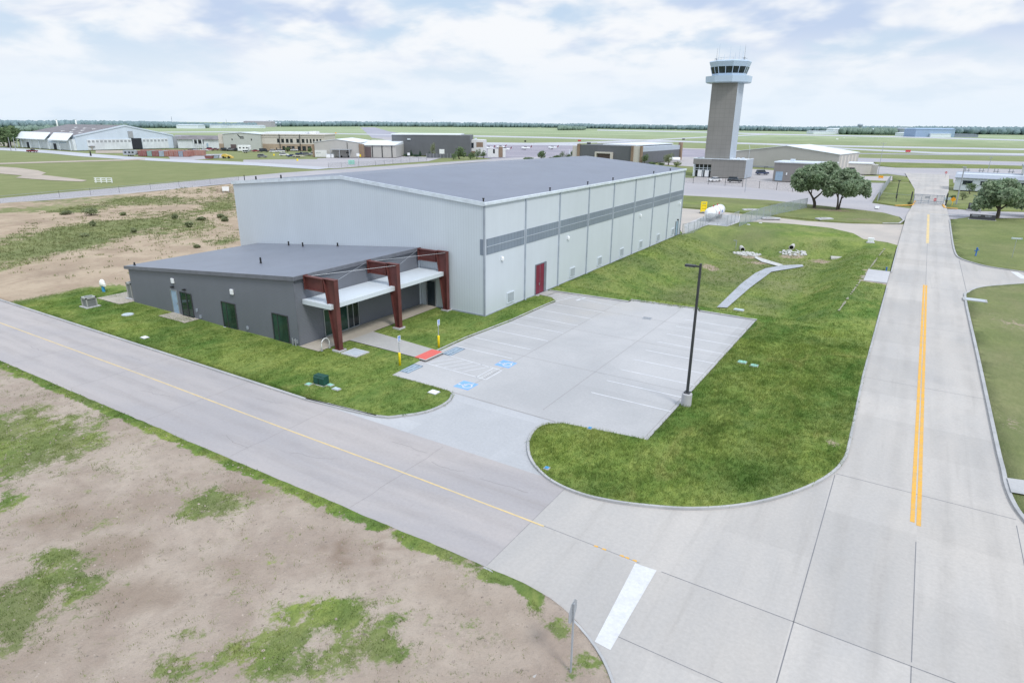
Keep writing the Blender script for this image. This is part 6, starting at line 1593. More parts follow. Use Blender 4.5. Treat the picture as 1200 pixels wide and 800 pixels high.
MB().box(-hx - 7 * k, -hx - .02, -1, 20, 7.6 * k, hh - .2).build('end_block', M['cream'], t); MB().box(-hx - 7 * k, -hx - .02, -1.12, 20, 0, 7.59 * k).build('end_block_base', M['tanstone'], t)

# white gabled hangar with long dark roof, at the far left
t = thing('white_hangar', 'large old white gabled hangar with sliding doors and long dark roof', 'hangar', (-443.75, 205.97), 88)
W_ = 60.9; he = 8.26; hr = 8.26 * 1.0 + 6.2
D_ = 79.05
xm = W_ / 2
MB().loft([[(0, y, 0), (W_, y, 0), (W_, y, he), (xm, y, hr), (0, y, he)] for y in (0, D_)]).build('wall', M['bluewhite'], t)
MB().prism_y([(-.5, he + .02), (xm, hr + .03), (W_ + .5, he + .02), (W_ + .5, he + .3), (xm, hr + .4), (-.5, he + .3)], .6, D_ + .5).build('roof', M['brownroof'], t)
MB().prism_y([(-.6, he - .3), (xm, hr - .25), (W_ + .6, he - .3), (W_ + .6, he + .5), (xm, hr + .6), (-.6, he + .5)], -.4, .58).build('rake_trim', M['bluewhite'], t)
sk = [MB() for _ in range(8)]
for i in range(8):
    u0 = .10 + .10 * i; yy = 6 + (i % 3) * 14
    for y in (8 + i * 5.2, ):
        x = xm * (.25 + .5 * ((i * 37) % 10) / 10); z_ = he + .3 + (hr - he) * x / xm
        sk[i].box(x - 1.5, x + 1.5, y, y + .9, z_ - .2, z_ + .3); sk[i].build('skylight', M['lampwhite'], t)
for a, b in ((.10, .54), (.655, .94)):
    d_ = MB().box(W_ * a, W_ * b, -.35, -.01, .1, he * .78).build('sliding_door', M['oldwhite'], t)
    n_ = 11 if a < .3 else 7
    for i in range(n_):
        x = W_ * (a + (b - a) * (i + .18) / n_); ww = W_ * (b - a) / n_ * .62
        q = MB().box(x, x + ww, -.42, -.352, he * .55, he * .70).build('window', M['greyblock'], d_)
MB().box(W_ * .545, W_ * .65, -.2, -.008, .0, he * .82).build('door_opening', M['darkopen'], t)
MB().box(W_ * .52, W_ * .57, -.3, -.01, he * .86, he + 3).build('vent_slot', M['greyblock'], t)
MB().box(W_ + .02, W_ + 5, -1, 10, 0, he * .95).build('end_pier', M['greyblock'], t)
# lean-to along its left side
for y0_, y1_ in ((2, D_ * .36), (D_ * .42, D_ * .72), (D_ * .72 + .3, D_ * .98)):
    MB().loft([[(-4, y0_, he - 2.6), (-4, y1_, he - 2.6), (.3, y1_, he + 1.6), (.3, y0_, he + 1.6)], [(-4, y0_, he - 2.3), (-4, y1_, he - 2.3), (.3, y1_, he + 1.9), (.3, y0_, he + 1.9)]]).build('awning', M['whiteroof'], t)
lt = MB(); lt.box(-1.6, -.02, .5, D_, 0, he - 1.6); lt.build('side_wall', M['oldwhite'], t)
for y in (D_ * .3, D_ * .8): MB().box(-1.7, -1.61, y, y + 4, 0, 3.6).build('side_door', M['darkopen'], t)
for y in (1, D_ * .2, D_ * .38, D_ * .56, D_ * .74, D_ * .9, D_): MB().box(-3.4, -2.9, y - .25, y + .25, 0, he - 2.4).build('buttress', M['trim'], t)
MB().box(-1.69, -1.605, D_ * .12, D_ * .42, 4.2, 4.7).build('pipe_run', M['bluedoor'], t)
for x_, y_, lb in (((-827.78, 368.62) + ('white vent stack at the left above the dark hangar roof',)), ((-886.06, 415.77) + ('white vent stack at the right above the dark hangar roof',))):
    p = thing('vent_stack', lb, 'stack', (x_, y_, -.3), V)
    q = MB(); q.lathe([(1.0, 0), (.8, 14.), (.7, 18.5), (0, 18.5)], n=10); q.build('stack', M['lampwhite'], p, True); MB().lathe([(1.1, 18.51), (.9, 19.2), (0, 19.3)], n=10).build('cap', M['trim'], p)
# low long building
t = thing('low_white_building', 'long low white building with dark roof right of the old white hangar', 'building', (-437.06, 267.12), V)
k = 0.61
MB().box(0, 47 * k, 0, 20, 0, 9.6 * k).build('wall', M['oldwhite'], t); MB().loft([[(-.5, -1, 9.62 * k), (48 * k, -1, 9.62 * k), (48 * k, 21, 9.62 * k), (-.5, 21, 9.62 * k)], [(2, 3, 13.2 * k), (46 * k, 3, 13.2 * k), (46 * k, 21, 13.2 * k), (2, 21, 13.2 * k)]]).build('roof', M['brownroof'], t)
MB().box(17.5 * k, 29.5 * k, -.2, -.01, 5.2 * k, 8.4 * k).build('window_band', M['darkopen'], t); MB().box(32.5 * k, 34.2 * k, -.2, -.01, 1.5 * k, 5.5 * k).build('door', M['bluedoor'], t)
for x in (18.5, 23, 28): MB().box(x * k, (x + 1) * k, -1.2, -.5, 0, 9.6 * k).build('post', M['oldwhite'], t)
t = thing('tan_shed', 'low tan shed behind the tree at the left edge', 'shed', (-559.42, 205.25), V)
k = 0.6
MB().box(0, 17 * k, 0, 8, 0, 5.2 * k).build('wall', M['cream'], t); MB().box(-.3, 17.3 * k, -.4, 8.4, 5.21 * k, 5.7 * k).build('roof', M['brownroof'], t); MB().box(12 * k, 14 * k, -.1, -.01, 0, 3.6 * k).build('door', M['darkopen'], t)
t = thing('picnic_shelter', 'small dark roofed shelter in front of the old white hangar', 'shelter', (-444.61, 214.33), V)
k = 0.54
MB().lathe([(4.9 * k, 4.0 * k), (4.9 * k, 4.25 * k), (2.2 * k, 5.2 * k), (.1, 6.6 * k), (0, 6.6 * k)], n=8).build('roof', M['brownroof'], t)
for x, y in ((-3.6, -2), (3.6, -2), (-3.6, 2), (3.6, 2)): MB().box(x * k - .15, x * k + .15, y - .15, y + .15, 0, 4.05 * k).build('post', M['wood'], t)
MB().box(-3.0 * k, 3 * k, -.4, .4, .7, .85).build('table', M['wood'], t)

# ------------------------------------------------------------------ poles, signs and small things in the distance
def mast(label, loc, hh, r_=.09, m='galv', head=None, z0=-.2, name='pole', cat='pole', arm=0.):
    t = thing(name, label, cat, (*loc, z0), V)
    MB().tube([(0, 0, 0), (0, 0, hh)], [r_, r_ * .7], 8).build('shaft', M[m], t)
    if head: MB().box(-head, head, -.15, .15, hh - .02, hh + .16).build('lamp_head', M[m], t)
    if arm: MB().box(0, arm, -.06, .06, hh - .2, hh - .05).build('arm', M[m], t); MB().box(arm - .1, arm + .5, -.15, .15, hh - .25, hh - .08).build('lamp_head', M[m], t)
    return t
mast('pale steel pole on the concrete in front of the tower block', (-42.8, 197.12), 4.8, .10)
mast('dark lamp post with short arm by the hangar behind the tower', (-53.56, 276.11), 2.95, .09, 'pole', arm=.9, name='lamp_post', cat='lamp post')
mast('tall dark leaning flood light pole on the lawn by the gate', (-4.67, 201.72), 4.73, .13, 'pole', .35, name='flood_light_pole', cat='light pole')
mast('tall thin apron mast with twin lamps right of the white shed', (-15.14, 307.05), 11.94, .11, 'galv', 1.2, name='flood_light_pole', cat='light pole')
mast('tall thin mast with lamp above the metal workshop', (19.96, 290.41), 8.21, .11, 'galv', .6, name='flood_light_pole', cat='light pole')
mast('dark wooden utility pole beside the gate and orange sign', (8.63, 196.07), 8.99, .17, 'greyblock', .5, name='utility_pole', cat='utility pole')
mast('pole with broad lamp in front of the charcoal warehouse', (-256.6, 297.05), 9.04, .10, 'pole', 1.4, name='lamp_post', cat='lamp post')
mast('left of two bare poles at the far left shed', (-469.26, 180.69), 7.85, .22, 'greyblock', name='utility_pole', cat='utility pole')
mast('right of two bare poles at the far left shed', (-473.97, 185.02), 7.72, .22, 'greyblock', name='utility_pole', cat='utility pole')
mast('tall pole standing against the lean-to of the old white hangar', (-496.23, 212.56), 11.59, .20, 'greyblock', name='utility_pole', cat='utility pole')
mast('dark marker post on the grass by the pale far road', (-377.29, 181.13), 2.3, .45, 'black', name='marker_post', cat='post')
mast('small yellow marker post in the far yard behind the cars', (-311.46, 246.13), .9, .5, 'yellowp', name='marker_post', cat='post')
mast('small yellow marker post at the near edge of the far yard', (-261.71, 220.34), .9, .5, 'yellowp', name='marker_post', cat='post')
mast('pale post among the hedge left of the charcoal hangar', (-175.39, 344.12), 4.2, .4, 'trim', name='marker_post', cat='post')
t = thing('yard_sign', 'white and yellow sign on a post at the far yard', 'sign', (*(-234.25, 234.47), -.2), V)
MB().box(-.1, .1, 0, .1, 0, 4.2).build('post', M['galv'], t); MB().box(-.9, .5, -.06, -.01, 2.6, 3.8).build('sign_plate', M['signwhite'], t); MB().box(.55, 1.2, -.06, -.01, 2.3, 3.4).build('yellow_plate', M['yellowp'], t)
t = thing('electrical_cabinet', 'grey-green cabinet by the far yard fence', 'utility box', (*(-219.77, 215.33), -.2), V)
MB().box(-1.3, 1.3, -.6, .6, 0, 2.0).build('cabinet', M['lidteal'], t, bevel=.05); MB().box(-1.4, 1.4, -.7, .7, -.1, .15).build('base_slab', M['pad'], t)
t = thing('pipe_rack', 'white metal pipe rack standing on the field left', 'pipe rack', (*(-215.0, 103.21), -.3), 33)
k = 0.27
for x in (0, 6, 12, 18): MB().box(x * k - .12, x * k + .12, -.12, .12, 0, 5.6 * k).build('post', M['lampwhite'], t)
for z_ in (1.0, 3.2, 5.0): MB().box(-.4, 18.6 * k, -.10, .10, z_ * k, (z_ + .7) * k).build('rail', M['lampwhite'], t)
t = thing('notice_board', 'white notice board on posts at the left end of the big hangar roof', 'sign', (*(-154.61, 105.78), -.2), 40)
MB().box(-.85, .85, -.05, .05, .8, 1.9).build('board', M['signwhite'], t)
for x in (-.7, .7): MB().box(x - .05, x + .05, .051, .15, 0, 1.9).build('post', M['galv'], t)
t = thing('rail_fence', 'pale wooden rail fence behind the white notice board', 'fence', (*(-157.29, 105.13), -.2), 38)
k = 0.23
for x in (0, 4.5, 9, 13.5, 18): MB().box(x * k - .1, x * k + .1, -.1, .1, 0, 6 * k).build('post', M['wood'], t)
for z_ in (1.6, 3.2, 4.8): MB().box(-.3, 18.4 * k, -.16, -.101, z_ * k, (z_ + .7) * k).build('rail', M['wood'], t)
fence('wire_fence', 'thin wire fence with dark posts along the perimeter road', [(-177.07, 57.25), (-176.67, 63.49), (-178.37, 76.6), (-179.26, 91.37), (-181.5, 109.41), (-182.87, 130.17)], 1.7, 'wiredark', .035, 9., -.25)
fence('wire_fence', 'dark wire fence along the near edge of the far yard', [(-212.22, 194.63), (-210.22, 199.93), (-207.39, 217.66), (-211.79, 239.72), (-214.34, 262.04)], 2.0, 'wiredark', .05, 8., -.25)
fence('wire_fence', 'dark chain link fence around the tower car park', [(-69.01, 216.73), (-58.43, 214.79), (-47.04, 212.28), (-36.19, 208.5), (-26.44, 203.37)], 2.2, 'wiredark', .07, 6., -.2)
fence('wire_fence', 'dark chain link fence beside the lawn left of the gate', [(-8.41, 190.39), (-8.69, 216.7), (-8.87, 247.13), (-8.98, 265.61)], 2.4, 'wire', .07, 4., -.2)
fence('wire_fence', 'dark chain link fence from the lawn corner to the gate', [(-8.17, 192.94), (-4.26, 191.12), (-0.52, 190.48)], 2.2, 'wiredark', .06, 4., -.2)

# sliding gate across the road
t = thing('sliding_gate', 'grey pipe gate across the end of the road', 'gate', (-.6, 190.0, 0), 1.5)
GW = 6.4
q = MB()
for z_ in (.25, .75, 2.25): q.box(0, GW, -.05, .05, z_, z_ + .11)
q.build('rail', M['trimgrey'], t)
for x in (0, 1.6, 3.2, 4.8, GW - .1): MB().box(x, x + .1, -.06, .06, .1, 2.4).build('upright', M['trimgrey'], t)
MB().face([(0, .07, .3), (GW, .07, .3), (GW, .07, 2.3), (0, .07, 2.3)]).build('wire_mesh', M['wire'], t)
MB().box(2.3, 3.4, -.12, -.06, 1.5, 1.95).build('lock_box', M['greyblock'], t)
for x in (-.5, GW + .5): MB().box(x - .14, x + .14, -.1, .2, 0, 2.9).build('gate_post', M['pole'], t)
stop_sign((3.9, 189.8), 0, 1.35, .42, 'small red stop sign on the grey road gate', -.05)
stop_sign((12.69, 179.09), 8, 2.0, .55, 'red stop sign on the verge under the right oak', -.05)
stop_sign((7.77, 297.71), 0, 2.2, .5, 'small red stop sign far behind the gate', -.25)
t = thing('warning_sign', 'orange diamond warning sign on a post right of the gate', 'sign', (*(7.63, 191.01), -.05), 0)
MB().box(-.05, .05, 0, .08, 0, 1.6).build('post', M['yellowp'], t)
MB().loft([[(x, -.02, 1.55 + z_) for x, z_ in ((0, -.62), (.62, 0), (0, .62), (-.62, 0))], [(x, -.005, 1.55 + z_) for x, z_ in ((0, -.62), (.62, 0), (0, .62), (-.62, 0))]]).build('sign_plate', M['orange'], t)
t = thing('gate_keypad', 'small white keypad cabinet on the verge right of the gate', 'keypad', (*(6.69, 198.02), -.05), 0)
MB().box(-.75, .75, -.2, .2, .7, 1.3).build('cabinet', M['lidpale'], t, bevel=.03); MB().box(-.08, .08, -.08, .08, 0, .7).build('post', M['pole'], t)
def monument(label, loc, rot, w_, hh):
    t = thing('monument_sign', label, 'sign', (*loc, .0), rot)
    p = MB().prism_x([(-.45, .12), (.35, .12), (.25, hh), (.0, hh)], -w_ / 2, w_ / 2).build('sign_body', M['black'], t, bevel=.02)
    MB().box(-w_ / 2 - .2, w_ / 2 + .2, -.7, .6, -.1, .13).build('base', M['kerb'], t)
    n_ = Vector((0, -(hh - .12), -.45)).normalized()
    q = MB()
    yz = lambda f: (-.45 + .45 * f - .012, .12 + (hh - .12) * f)
    for x0, x1, f0, f1 in ((-.42, -.08, .74, .86), (-.42, -.18, .58, .66), (.10, .36, .74, .84), (.10, .30, .60, .66)):
        (ya_, za_), (yb_, zb_) = yz(f0), yz(f1)
        n2 = 9 if x1 - x0 > .3 else 6
        for i in range(n2):
            a = w_ * (x0 + (x1 - x0) * i / n2); b = a + w_ * (x1 - x0) / n2 * .68
            q.face([(a, ya_, za_), (b, ya_, za_), (b, yb_, zb_), (a, yb_, zb_)])
    q.build('lettering', M['signback'], p)
monument('long black monument sign with grey lettering at the foot of the right oak', (12.22, 163.95), -2, 4.4, 1.11)
monument('smaller black monument sign across the side road behind the stop sign', (11.71, 183.93), -4, 2.38, 1.54)
t = thing('blue_standpipe', 'dark blue standpipe on the lawn right of the road', 'standpipe', (*(8.91, 115.64), .08), 20)
MB().lathe([(.14, 0), (.14, .1), (.09, .14), (.09, 1.0), (.13, 1.05), (.13, 1.2), (0, 1.28)], n=10).build('barrel', M['bluepost'], t, True); MB().tube([(-.28, 0, .75), (.28, 0, .9)], .08, 8).build('outlet', M['bluepost'], t)
t = thing('street_sign', 'pale blue street name sign on a thin post at the right edge', 'street sign', (*(13.34, 116.76), .08), 8)
MB().tube([(0, 0, 0), (0, 0, 2.9)], .03, 6).build('post', M['galv'], t)
p = MB().box(-.66, .66, -.02, .02, 2.75, 2.98).build('sign_plate', M['lidpale'], t)
q = MB()
for i in range(7): q.box(-.42 + i * .125, -.34 + i * .125, -.026, -.021, 2.82, 2.92)
q.build('lettering', M['signwhite'], p)
t = thing('kerb_inlet', 'pale concrete storm inlet in the lawn at the right kerb', 'storm inlet', (*(7.33, 84.52), .1), 0)
MB().box(-1.0, 1.2, -.7, .7, -.05, .06).build('slab', M['kerb'], t); MB().box(-.8, 1.0, -.5, .5, .061, .075).build('lid', M['steelplate'], t)
t = thing('equipment_box', 'small white equipment box on the basin corner by the driveway', 'utility box', (*(-5.11, 119.33), .1), 0)
MB().box(-.45, .45, -.3, .3, 0, .75).build('cabinet', M['lampwhite'], t, bevel=.03); MB().box(-.6, .6, -.45, .45, -.05, .06).build('base_slab', M['pad'], t)
t = thing('blue_marker', 'tiny blue marker at the near corner of the pale concrete pad', 'marker', (-1.7, 96.0, .1), 0)
MB().box(-.08, .08, -.08, .08, 0, .45).build('post', M['bluepost'], t); MB().box(-.11, .11, -.11, .11, .451, .5).build('cap', M['bluepost'], t)
t = thing('apron_sign', 'small orange-yellow board beside the lawn behind the gate fence', 'sign', (*(-12.64, 279.1), -.2), 0)
MB().box(-.8, .8, -.08, .08, .3, 1.1).build('board', M['orange'], t); MB().box(-.6, -.5, -.06, .06, 0, .29).build('leg', M['galv'], t); MB().box(.5, .6, -.06, .06, 0, .29).build('leg', M['galv'], t)
for p_, lb, w_ in (((-115.64, 1097.58), 'white airfield guidance board far out on the grass', 3.4), ((-117.26, 1205.61), 'narrow white airfield board right of the wide one', 1.0), ((-12.1, 599.6), 'dark red airfield guidance sign by the taxiway', 3.8), ((-279.08, 588.33), 'black airfield guidance sign above the charcoal hangar', 3.8), ((-360.23, 603.99), 'small black airfield sign at the far edge of the dark apron', 2.0), ((-273.5, 864.43), 'black airfield guidance sign left of the tower shaft', 3.4), ((-838.63, 790.84), 'small orange airfield sign beyond the office roof', 2.6), ((-333.74, 678.72), 'dark red airfield sign on the grass strip beyond the apron', 3.6)):
    t = thing('airfield_sign', lb, 'airfield sign', (*p_, -.3), V, 'guidance signs on the airfield')
    c_ = 'lampwhite' if 'white' in lb else 'stopred' if 'red' in lb else 'orange' if 'orange' in lb else 'black'
    MB().box(-w_ / 2, w_ / 2, -.2, .2, .2, 1.7).build('board', M[c_], t); MB().box(-w_ / 2 + .1, w_ / 2 - .1, -.1, .1, 0, .199).build('leg', M['galv'], t)
t = thing('small_boulder', 'white tank on legs behind the tree left of the tower', 'tank', (*(-109.29, 333.28), -.2), V)
t.name = 'white_water_tank'
MB().loft([[(x, r_ * math.cos(2 * PI * k / 12), 1.6 + r_ * math.sin(2 * PI * k / 12)) for k in range(12)] for x, r_ in ((-3, .2), (-2.8, 1.0), (2.8, 1.0), (3, .2))]).build('shell', M['tankwhite'], t, True)
for x in (-2, 2): MB().box(x - .2, x + .2, -.7, .7, 0, .8).build('saddle', M['pad'], t)

# ------------------------------------------------------------------ trees and shrubs
def limb_tree(name, label, loc, limbs, lobes, n, size, leaf='oak', z0=0., rot=V, cat='tree', group=None):
    t = thing(name, label, cat, (*loc, z0), rot, group)
    tr_ = MB()
    for pts_, r0, r1 in limbs:
        m_ = len(pts_); tr_.tube(smooth_line(pts_, 4), [r0 + (r1 - r0) * i / ((m_ - 1) * 4) for i in range((m_ - 1) * 4 + 1)], 9)
    tr_.build('trunk', M['bark'], t, True)
    v, f = leaf_cloud(lobes, n, size)
    mesh_np('crown', v, f, M[leaf], t)
    return t
U = 0.2
def lob(cx, cz, rx, rz, ry=None, cy=0.): return (cx * U, cy, cz * U, rx * U, (ry if ry is not None else rx * .95) * U, rz * U)
limb_tree('oak_tree', 'spreading oak with forked leaning trunk, left of two on the verge', (-20.01, 166.18),
    [([(0, 0, -.2), (-.2 * U, 0, 5 * U), (-2 * U, .2, 10 * U)], 1.9 * U, 1.5 * U), ([(-2 * U, .2, 10 * U), (-6 * U, .4, 16 * U), (-12 * U, .5, 24 * U), (-16 * U, .2, 32 * U)], 1.2 * U, .35 * U), ([(-1.5 * U, .2, 9.5 * U), (3 * U, -.3, 15 * U), (8 * U, -.5, 22 * U), (12 * U, 0, 32 * U)], 1.15 * U, .35 * U), ([(-5 * U, .4, 15 * U), (-2 * U, 1.5, 25 * U), (2 * U, 1.8, 36 * U)], .7 * U, .25 * U)],
    [lob(-20, 28, 11, 8), lob(-14, 36, 10, 8), lob(-9, 26, 9, 6), lob(-3, 41, 10, 8), lob(2, 33, 11, 8), lob(-13, 43, 7, 5), lob(9, 44, 11, 8), lob(16, 39, 10, 8), lob(10, 29, 9, 6), lob(-22, 38, 7, 6), lob(14, 48, 6, 4), lob(-26, 33, 6, 5), lob(0, 30, 12, 6, cy=2.5), lob(-8, 36, 10, 7, cy=-2.5), lob(-4, 26, 9, 5, cy=-1.5), lob(4, 25, 8, 4, cy=1.5), lob(-18, 23, 8, 5)], 11500, .36)
limb_tree('oak_tree', 'broad oak on two thin trunks, right of two on the verge', (-14.87, 165.64),
    [([(-1.5 * U, 0, -.2), (-1.5 * U, 0, 8 * U), (-3 * U, .3, 20 * U), (-8 * U, .3, 30 * U)], 1.25 * U, .4 * U), ([(2.2 * U, .6, -.2), (2.6 * U, .5, 9 * U), (5 * U, .6, 18 * U), (12 * U, .2, 28 * U)], 1.1 * U, .4 * U), ([(-1.8 * U, 0, 12 * U), (-6 * U, -.4, 18 * U), (-12 * U, -.6, 24 * U)], .7 * U, .3 * U), ([(3 * U, .5, 12 * U), (8 * U, -.3, 17 * U), (20 * U, -.4, 22 * U)], .7 * U, .25 * U)],
    [lob(-13, 24, 9, 7), lob(-6, 31, 11, 8), lob(4, 37, 12, 8), lob(12, 31, 11, 9), lob(20, 26, 9, 8), lob(28, 21, 6.5, 6), lob(-16, 32, 7, 6), lob(2, 25, 11, 7), lob(14, 20, 9, 5), lob(25, 29, 7, 5), lob(-7, 39, 7, 5), lob(31, 17, 3.5, 4), lob(6, 30, 12, 8, cy=2.5), lob(4, 28, 11, 7, cy=-2.5), lob(-8, 22, 7, 4), lob(4, 20, 9, 5, cy=-1.5), lob(-14, 18, 6, 4)], 11500, .36)
U = 0.18
limb_tree('oak_tree', 'big round oak over the black sign at the right', (15.02, 168.24),
    [([(0, 0, -.2), (.3 * U, 0, 6 * U), (.5 * U, .2, 13 * U), (-1 * U, .2, 22 * U)], 2.3 * U, 1.2 * U), ([(.5 * U, .2, 10 * U), (7 * U, -.3, 17 * U), (14 * U, -.5, 26 * U)], 1.2 * U, .4 * U), ([(.4 * U, .2, 11 * U), (-7 * U, .4, 18 * U), (-17 * U, .5, 24 * U)], 1.2 * U, .4 * U)],
    [lob(-22, 20, 9, 8), lob(-16, 28, 11, 9), lob(-6, 35, 12, 9), lob(4, 37, 11, 9), lob(13, 31, 10, 9), lob(20, 23, 8, 8), lob(-8, 24, 12, 8), lob(6, 24, 12, 8), lob(-27, 15, 6, 6), lob(-18, 38, 7, 6), lob(14, 19, 9, 6), lob(0, 30, 13, 9, cy=2.5), lob(-4, 28, 13, 9, cy=-2.5), lob(-14, 17, 8, 5)], 10000, .36)
limb_tree('oak_tree', 'dark oak cut off by the right edge', (21.45, 178.47),
    [([(0, 0, -.2), (-.5 * U, 0, 7 * U), (-2 * U, .2, 15 * U), (2 * U, .2, 24 * U)], 1.8 * U, .8 * U), ([(-1 * U, 0, 9 * U), (-8 * U, .3, 17 * U), (-13 * U, .3, 24 * U)], .9 * U, .3 * U), ([(-1 * U, 0, 10 * U), (6 * U, .3, 17 * U), (10 * U, .3, 24 * U)], .9 * U, .3 * U)],
    [lob(-13, 16, 8, 8), lob(-9, 26, 10, 9), lob(0, 32, 10, 8), lob(8, 26, 9, 9), lob(14, 17, 8, 8), lob(0, 20, 11, 8), lob(-16, 22, 6, 6), lob(-4, 22, 10, 8, cy=2.), lob(-4, 22, 10, 8, cy=-2.)], 7500, .36)
def bush(name, label, loc, w_, hh, leaf='bush', n=700, size=None, trunk=.25, z0=-.15, group=None, cat='shrub', seed=0):
    rr = random.Random(seed + int(loc[0] * 7))
    t = thing(name, label, cat, (*loc, z0), V, group)
    MB().tube([(0, 0, -.1), (rr.uniform(-.1, .1) * w_, 0, hh * trunk), (rr.uniform(-.1, .1) * w_, 0, hh * .6)], [w_ * .05 + .03, w_ * .04 + .02, .02], 7).build('trunk', M['bark'], t)
    L_ = []
    for k in range(7):
        a = rr.uniform(0, 6.28); q = rr.uniform(.1, .30) * w_
        L_.append((q * math.cos(a), q * math.sin(a), hh * (trunk * .6 + rr.uniform(.2, .62 - trunk * .2)), w_ * rr.uniform(.22, .34), w_ * rr.uniform(.22, .34), hh * rr.uniform(.16, .26)))
    L_.append((0, 0, hh * (.45 + trunk * .3), w_ * .34, w_ * .34, hh * .32))
    v, f = leaf_cloud(L_, n, size or max(.12, w_ * .06))
    mesh_np('crown', v, f, M[leaf], t)
    return t
def cone_tree(label, loc, w_, hh, group=None):
    t = thing('conifer', label, 'tree', (*loc, -.2), V, group)
    MB().tube([(0, 0, 0), (0, 0, hh * .9)], [w_ * .07, .03], 6).build('trunk', M['bark'], t)
    L_ = [(0, 0, hh * (.12 + .86 * i / 7), w_ * .5 * (1 - i / 8.2), w_ * .5 * (1 - i / 8.2), hh * .09) for i in range(8)]
    v, f = leaf_cloud(L_, 420, w_ * .09); mesh_np('crown', v, f, M['conifer'], t)
k = 0.5
for x_, y_, ww, hh, lb in (((-257.58, 293.31) + (4.2, 7.4, 'leftmost pointed conifer before the charcoal warehouse')), ((-251.32, 293.52) + (4.4, 7.6, 'second pointed conifer before the charcoal warehouse, right of its lamp')), ((-245.62, 294.67) + (4.4, 7.0, 'pointed conifer left of the thin tree at the charcoal warehouse')), ((-238.74, 294.26) + (3.6, 6.2, 'pointed conifer right of the thin tree at the charcoal warehouse'))):
    cone_tree(lb, (x_, y_), ww * k, hh * k, 'conifers before the charcoal warehouse')
for x_, y_, wp, hp, lb, lf, nm in (
    ((-262.72, 291.37) + (10, 6.5, 'dark low bush at the left corner of the charcoal warehouse', 'conifer', 'shrub')),
    ((-250.48, 288.84) + (9, 3.4, 'low dark hedge clump left of the small white sign', 'conifer', 'shrub')), ((-244.68, 290.16) + (9, 3.4, 'low dark hedge clump right of the small white sign', 'conifer', 'shrub')),
    ((-230.59, 287.53) + (8, 18.5, 'thin loose leaved tree at the charcoal warehouse', 'scrub', 'tree')),
    ((-211.69, 286.44) + (16, 15.5, 'round green tree in front of the white house', 'bush', 'tree')), ((-207.07, 290.58) + (12, 9.5, 'dark shrub left of the pair below the white house balcony', 'bush', 'shrub')),
    ((-207.03, 296.53) + (11, 13, 'rounded shrub in the middle of the white house hedge', 'bush', 'shrub')), ((-206.81, 302.81) + (9, 12, 'rounded shrub at the right end of the white house hedge', 'bush', 'shrub')), ((-211.33, 281.02) + (9, 8.5, 'low shrub at the left end of the white house hedge', 'bush', 'shrub')),
    ((-177.25, 300.1) + (13, 4.5, 'low hedge at the left edge of the big roof ridge', 'bush', 'shrub')), ((-173.85, 308.68) + (12, 11.5, 'round tree rising behind the big roof', 'bush', 'tree')), ((-170.18, 311.94) + (9, 4, 'low hedge right of the round tree behind the big roof', 'bush', 'shrub')),
    ((-167.37, 314.43) + (12, 7, 'hedge behind the ridge of the big roof', 'bush', 'shrub')), ((-167.31, 320.22) + (7, 12.5, 'upright shrub behind the ridge of the big roof', 'bush', 'shrub')), ((-165.17, 322.13) + (9, 9, 'dark shrub left of the charcoal hangar', 'bush', 'shrub')), ((-162.67, 324.36) + (9, 11, 'round tree at the left pier of the charcoal hangar', 'bush', 'tree')),
    ((-147.15, 315.79) + (11, 14, 'round tree before the dark wall of the charcoal hangar', 'bush', 'tree')), ((-133.93, 311.92) + (9.5, 13.5, 'pale tree right of the charcoal hangar door', 'bush', 'tree')), ((-114.51, 305.1) + (9.5, 13.5, 'round tree at the right side of the charcoal hangar', 'bush', 'tree')),
    ((-104.28, 309.39) + (11.5, 14.5, 'fresh green tree left of the tower block', 'scrub', 'tree')), ((-108.95, 301.1) + (10, 5, 'low shrub right of the charcoal hangar', 'bush', 'shrub')), ((-104.57, 300.57) + (9, 5, 'low shrub left of the fresh green tree', 'bush', 'shrub')), ((-96.67, 299.02) + (11, 7, 'grey-green shrub right of the fresh green tree', 'scrub', 'shrub')),
    ((-527.42, 202.56) + (34, 23.5, 'wide green tree at the far left edge', 'bush', 'tree')), ((-341.02, 280.07) + (7, 6.5, 'clipped tree under the office windows', 'bush', 'tree')), ((-321.97, 281.45) + (6.5, 7, 'small green tree at the right end of the office', 'bush', 'tree')), ((-263.3, 264.09) + (8, 3.5, 'low green shrub at the brown pier of the tan hangar', 'bush', 'shrub')),
    ((13.05, 233.02) + (11, 13, 'dark green shrub against the metal workshop', 'bush', 'shrub')), ((8.16, 211.22) + (6, 5, 'small shrub at the corner of the metal workshop', 'bush', 'shrub')), ((10.48, 211.65) + (9, 9.5, 'bare looking shrub by the utility pole', 'scrub', 'shrub')), ((-1.16, 186.72) + (5.5, 7, 'pale dry shrub at the left gate post', 'scrub', 'shrub'))):
    d_ = math.hypot(x_, y_); kk = d_ * .94 / 747. * 1.03
    bush('tree' if nm == 'tree' else 'shrub', lb, (x_, y_), wp * kk, hp * kk, lf, 620 if nm == 'tree' else 420, None, .25 if nm == 'tree' else .05, -.25, None, nm)
SCR = ('tall grey-green scrub bush in the middle of the dry field', 'rounded scrub bush on the dry field left of the hangar', 'small scrub bush below the tall one on the dry field', 'scrub bush near the left hangar corner', 'low scrub bush on the sandy strip', 'scrub bush between the dirt track and the hangar', 'scrub clump at the foot of the left hangar wall', 'lone dark scrub bush above the sandy patch', 'scrub bush at the edge of the dirt track', 'lowest scrub bush above the annex roof', 'faint scrub bush at the left of the dry field', 'scrub bush second from the hangar on the dry field')
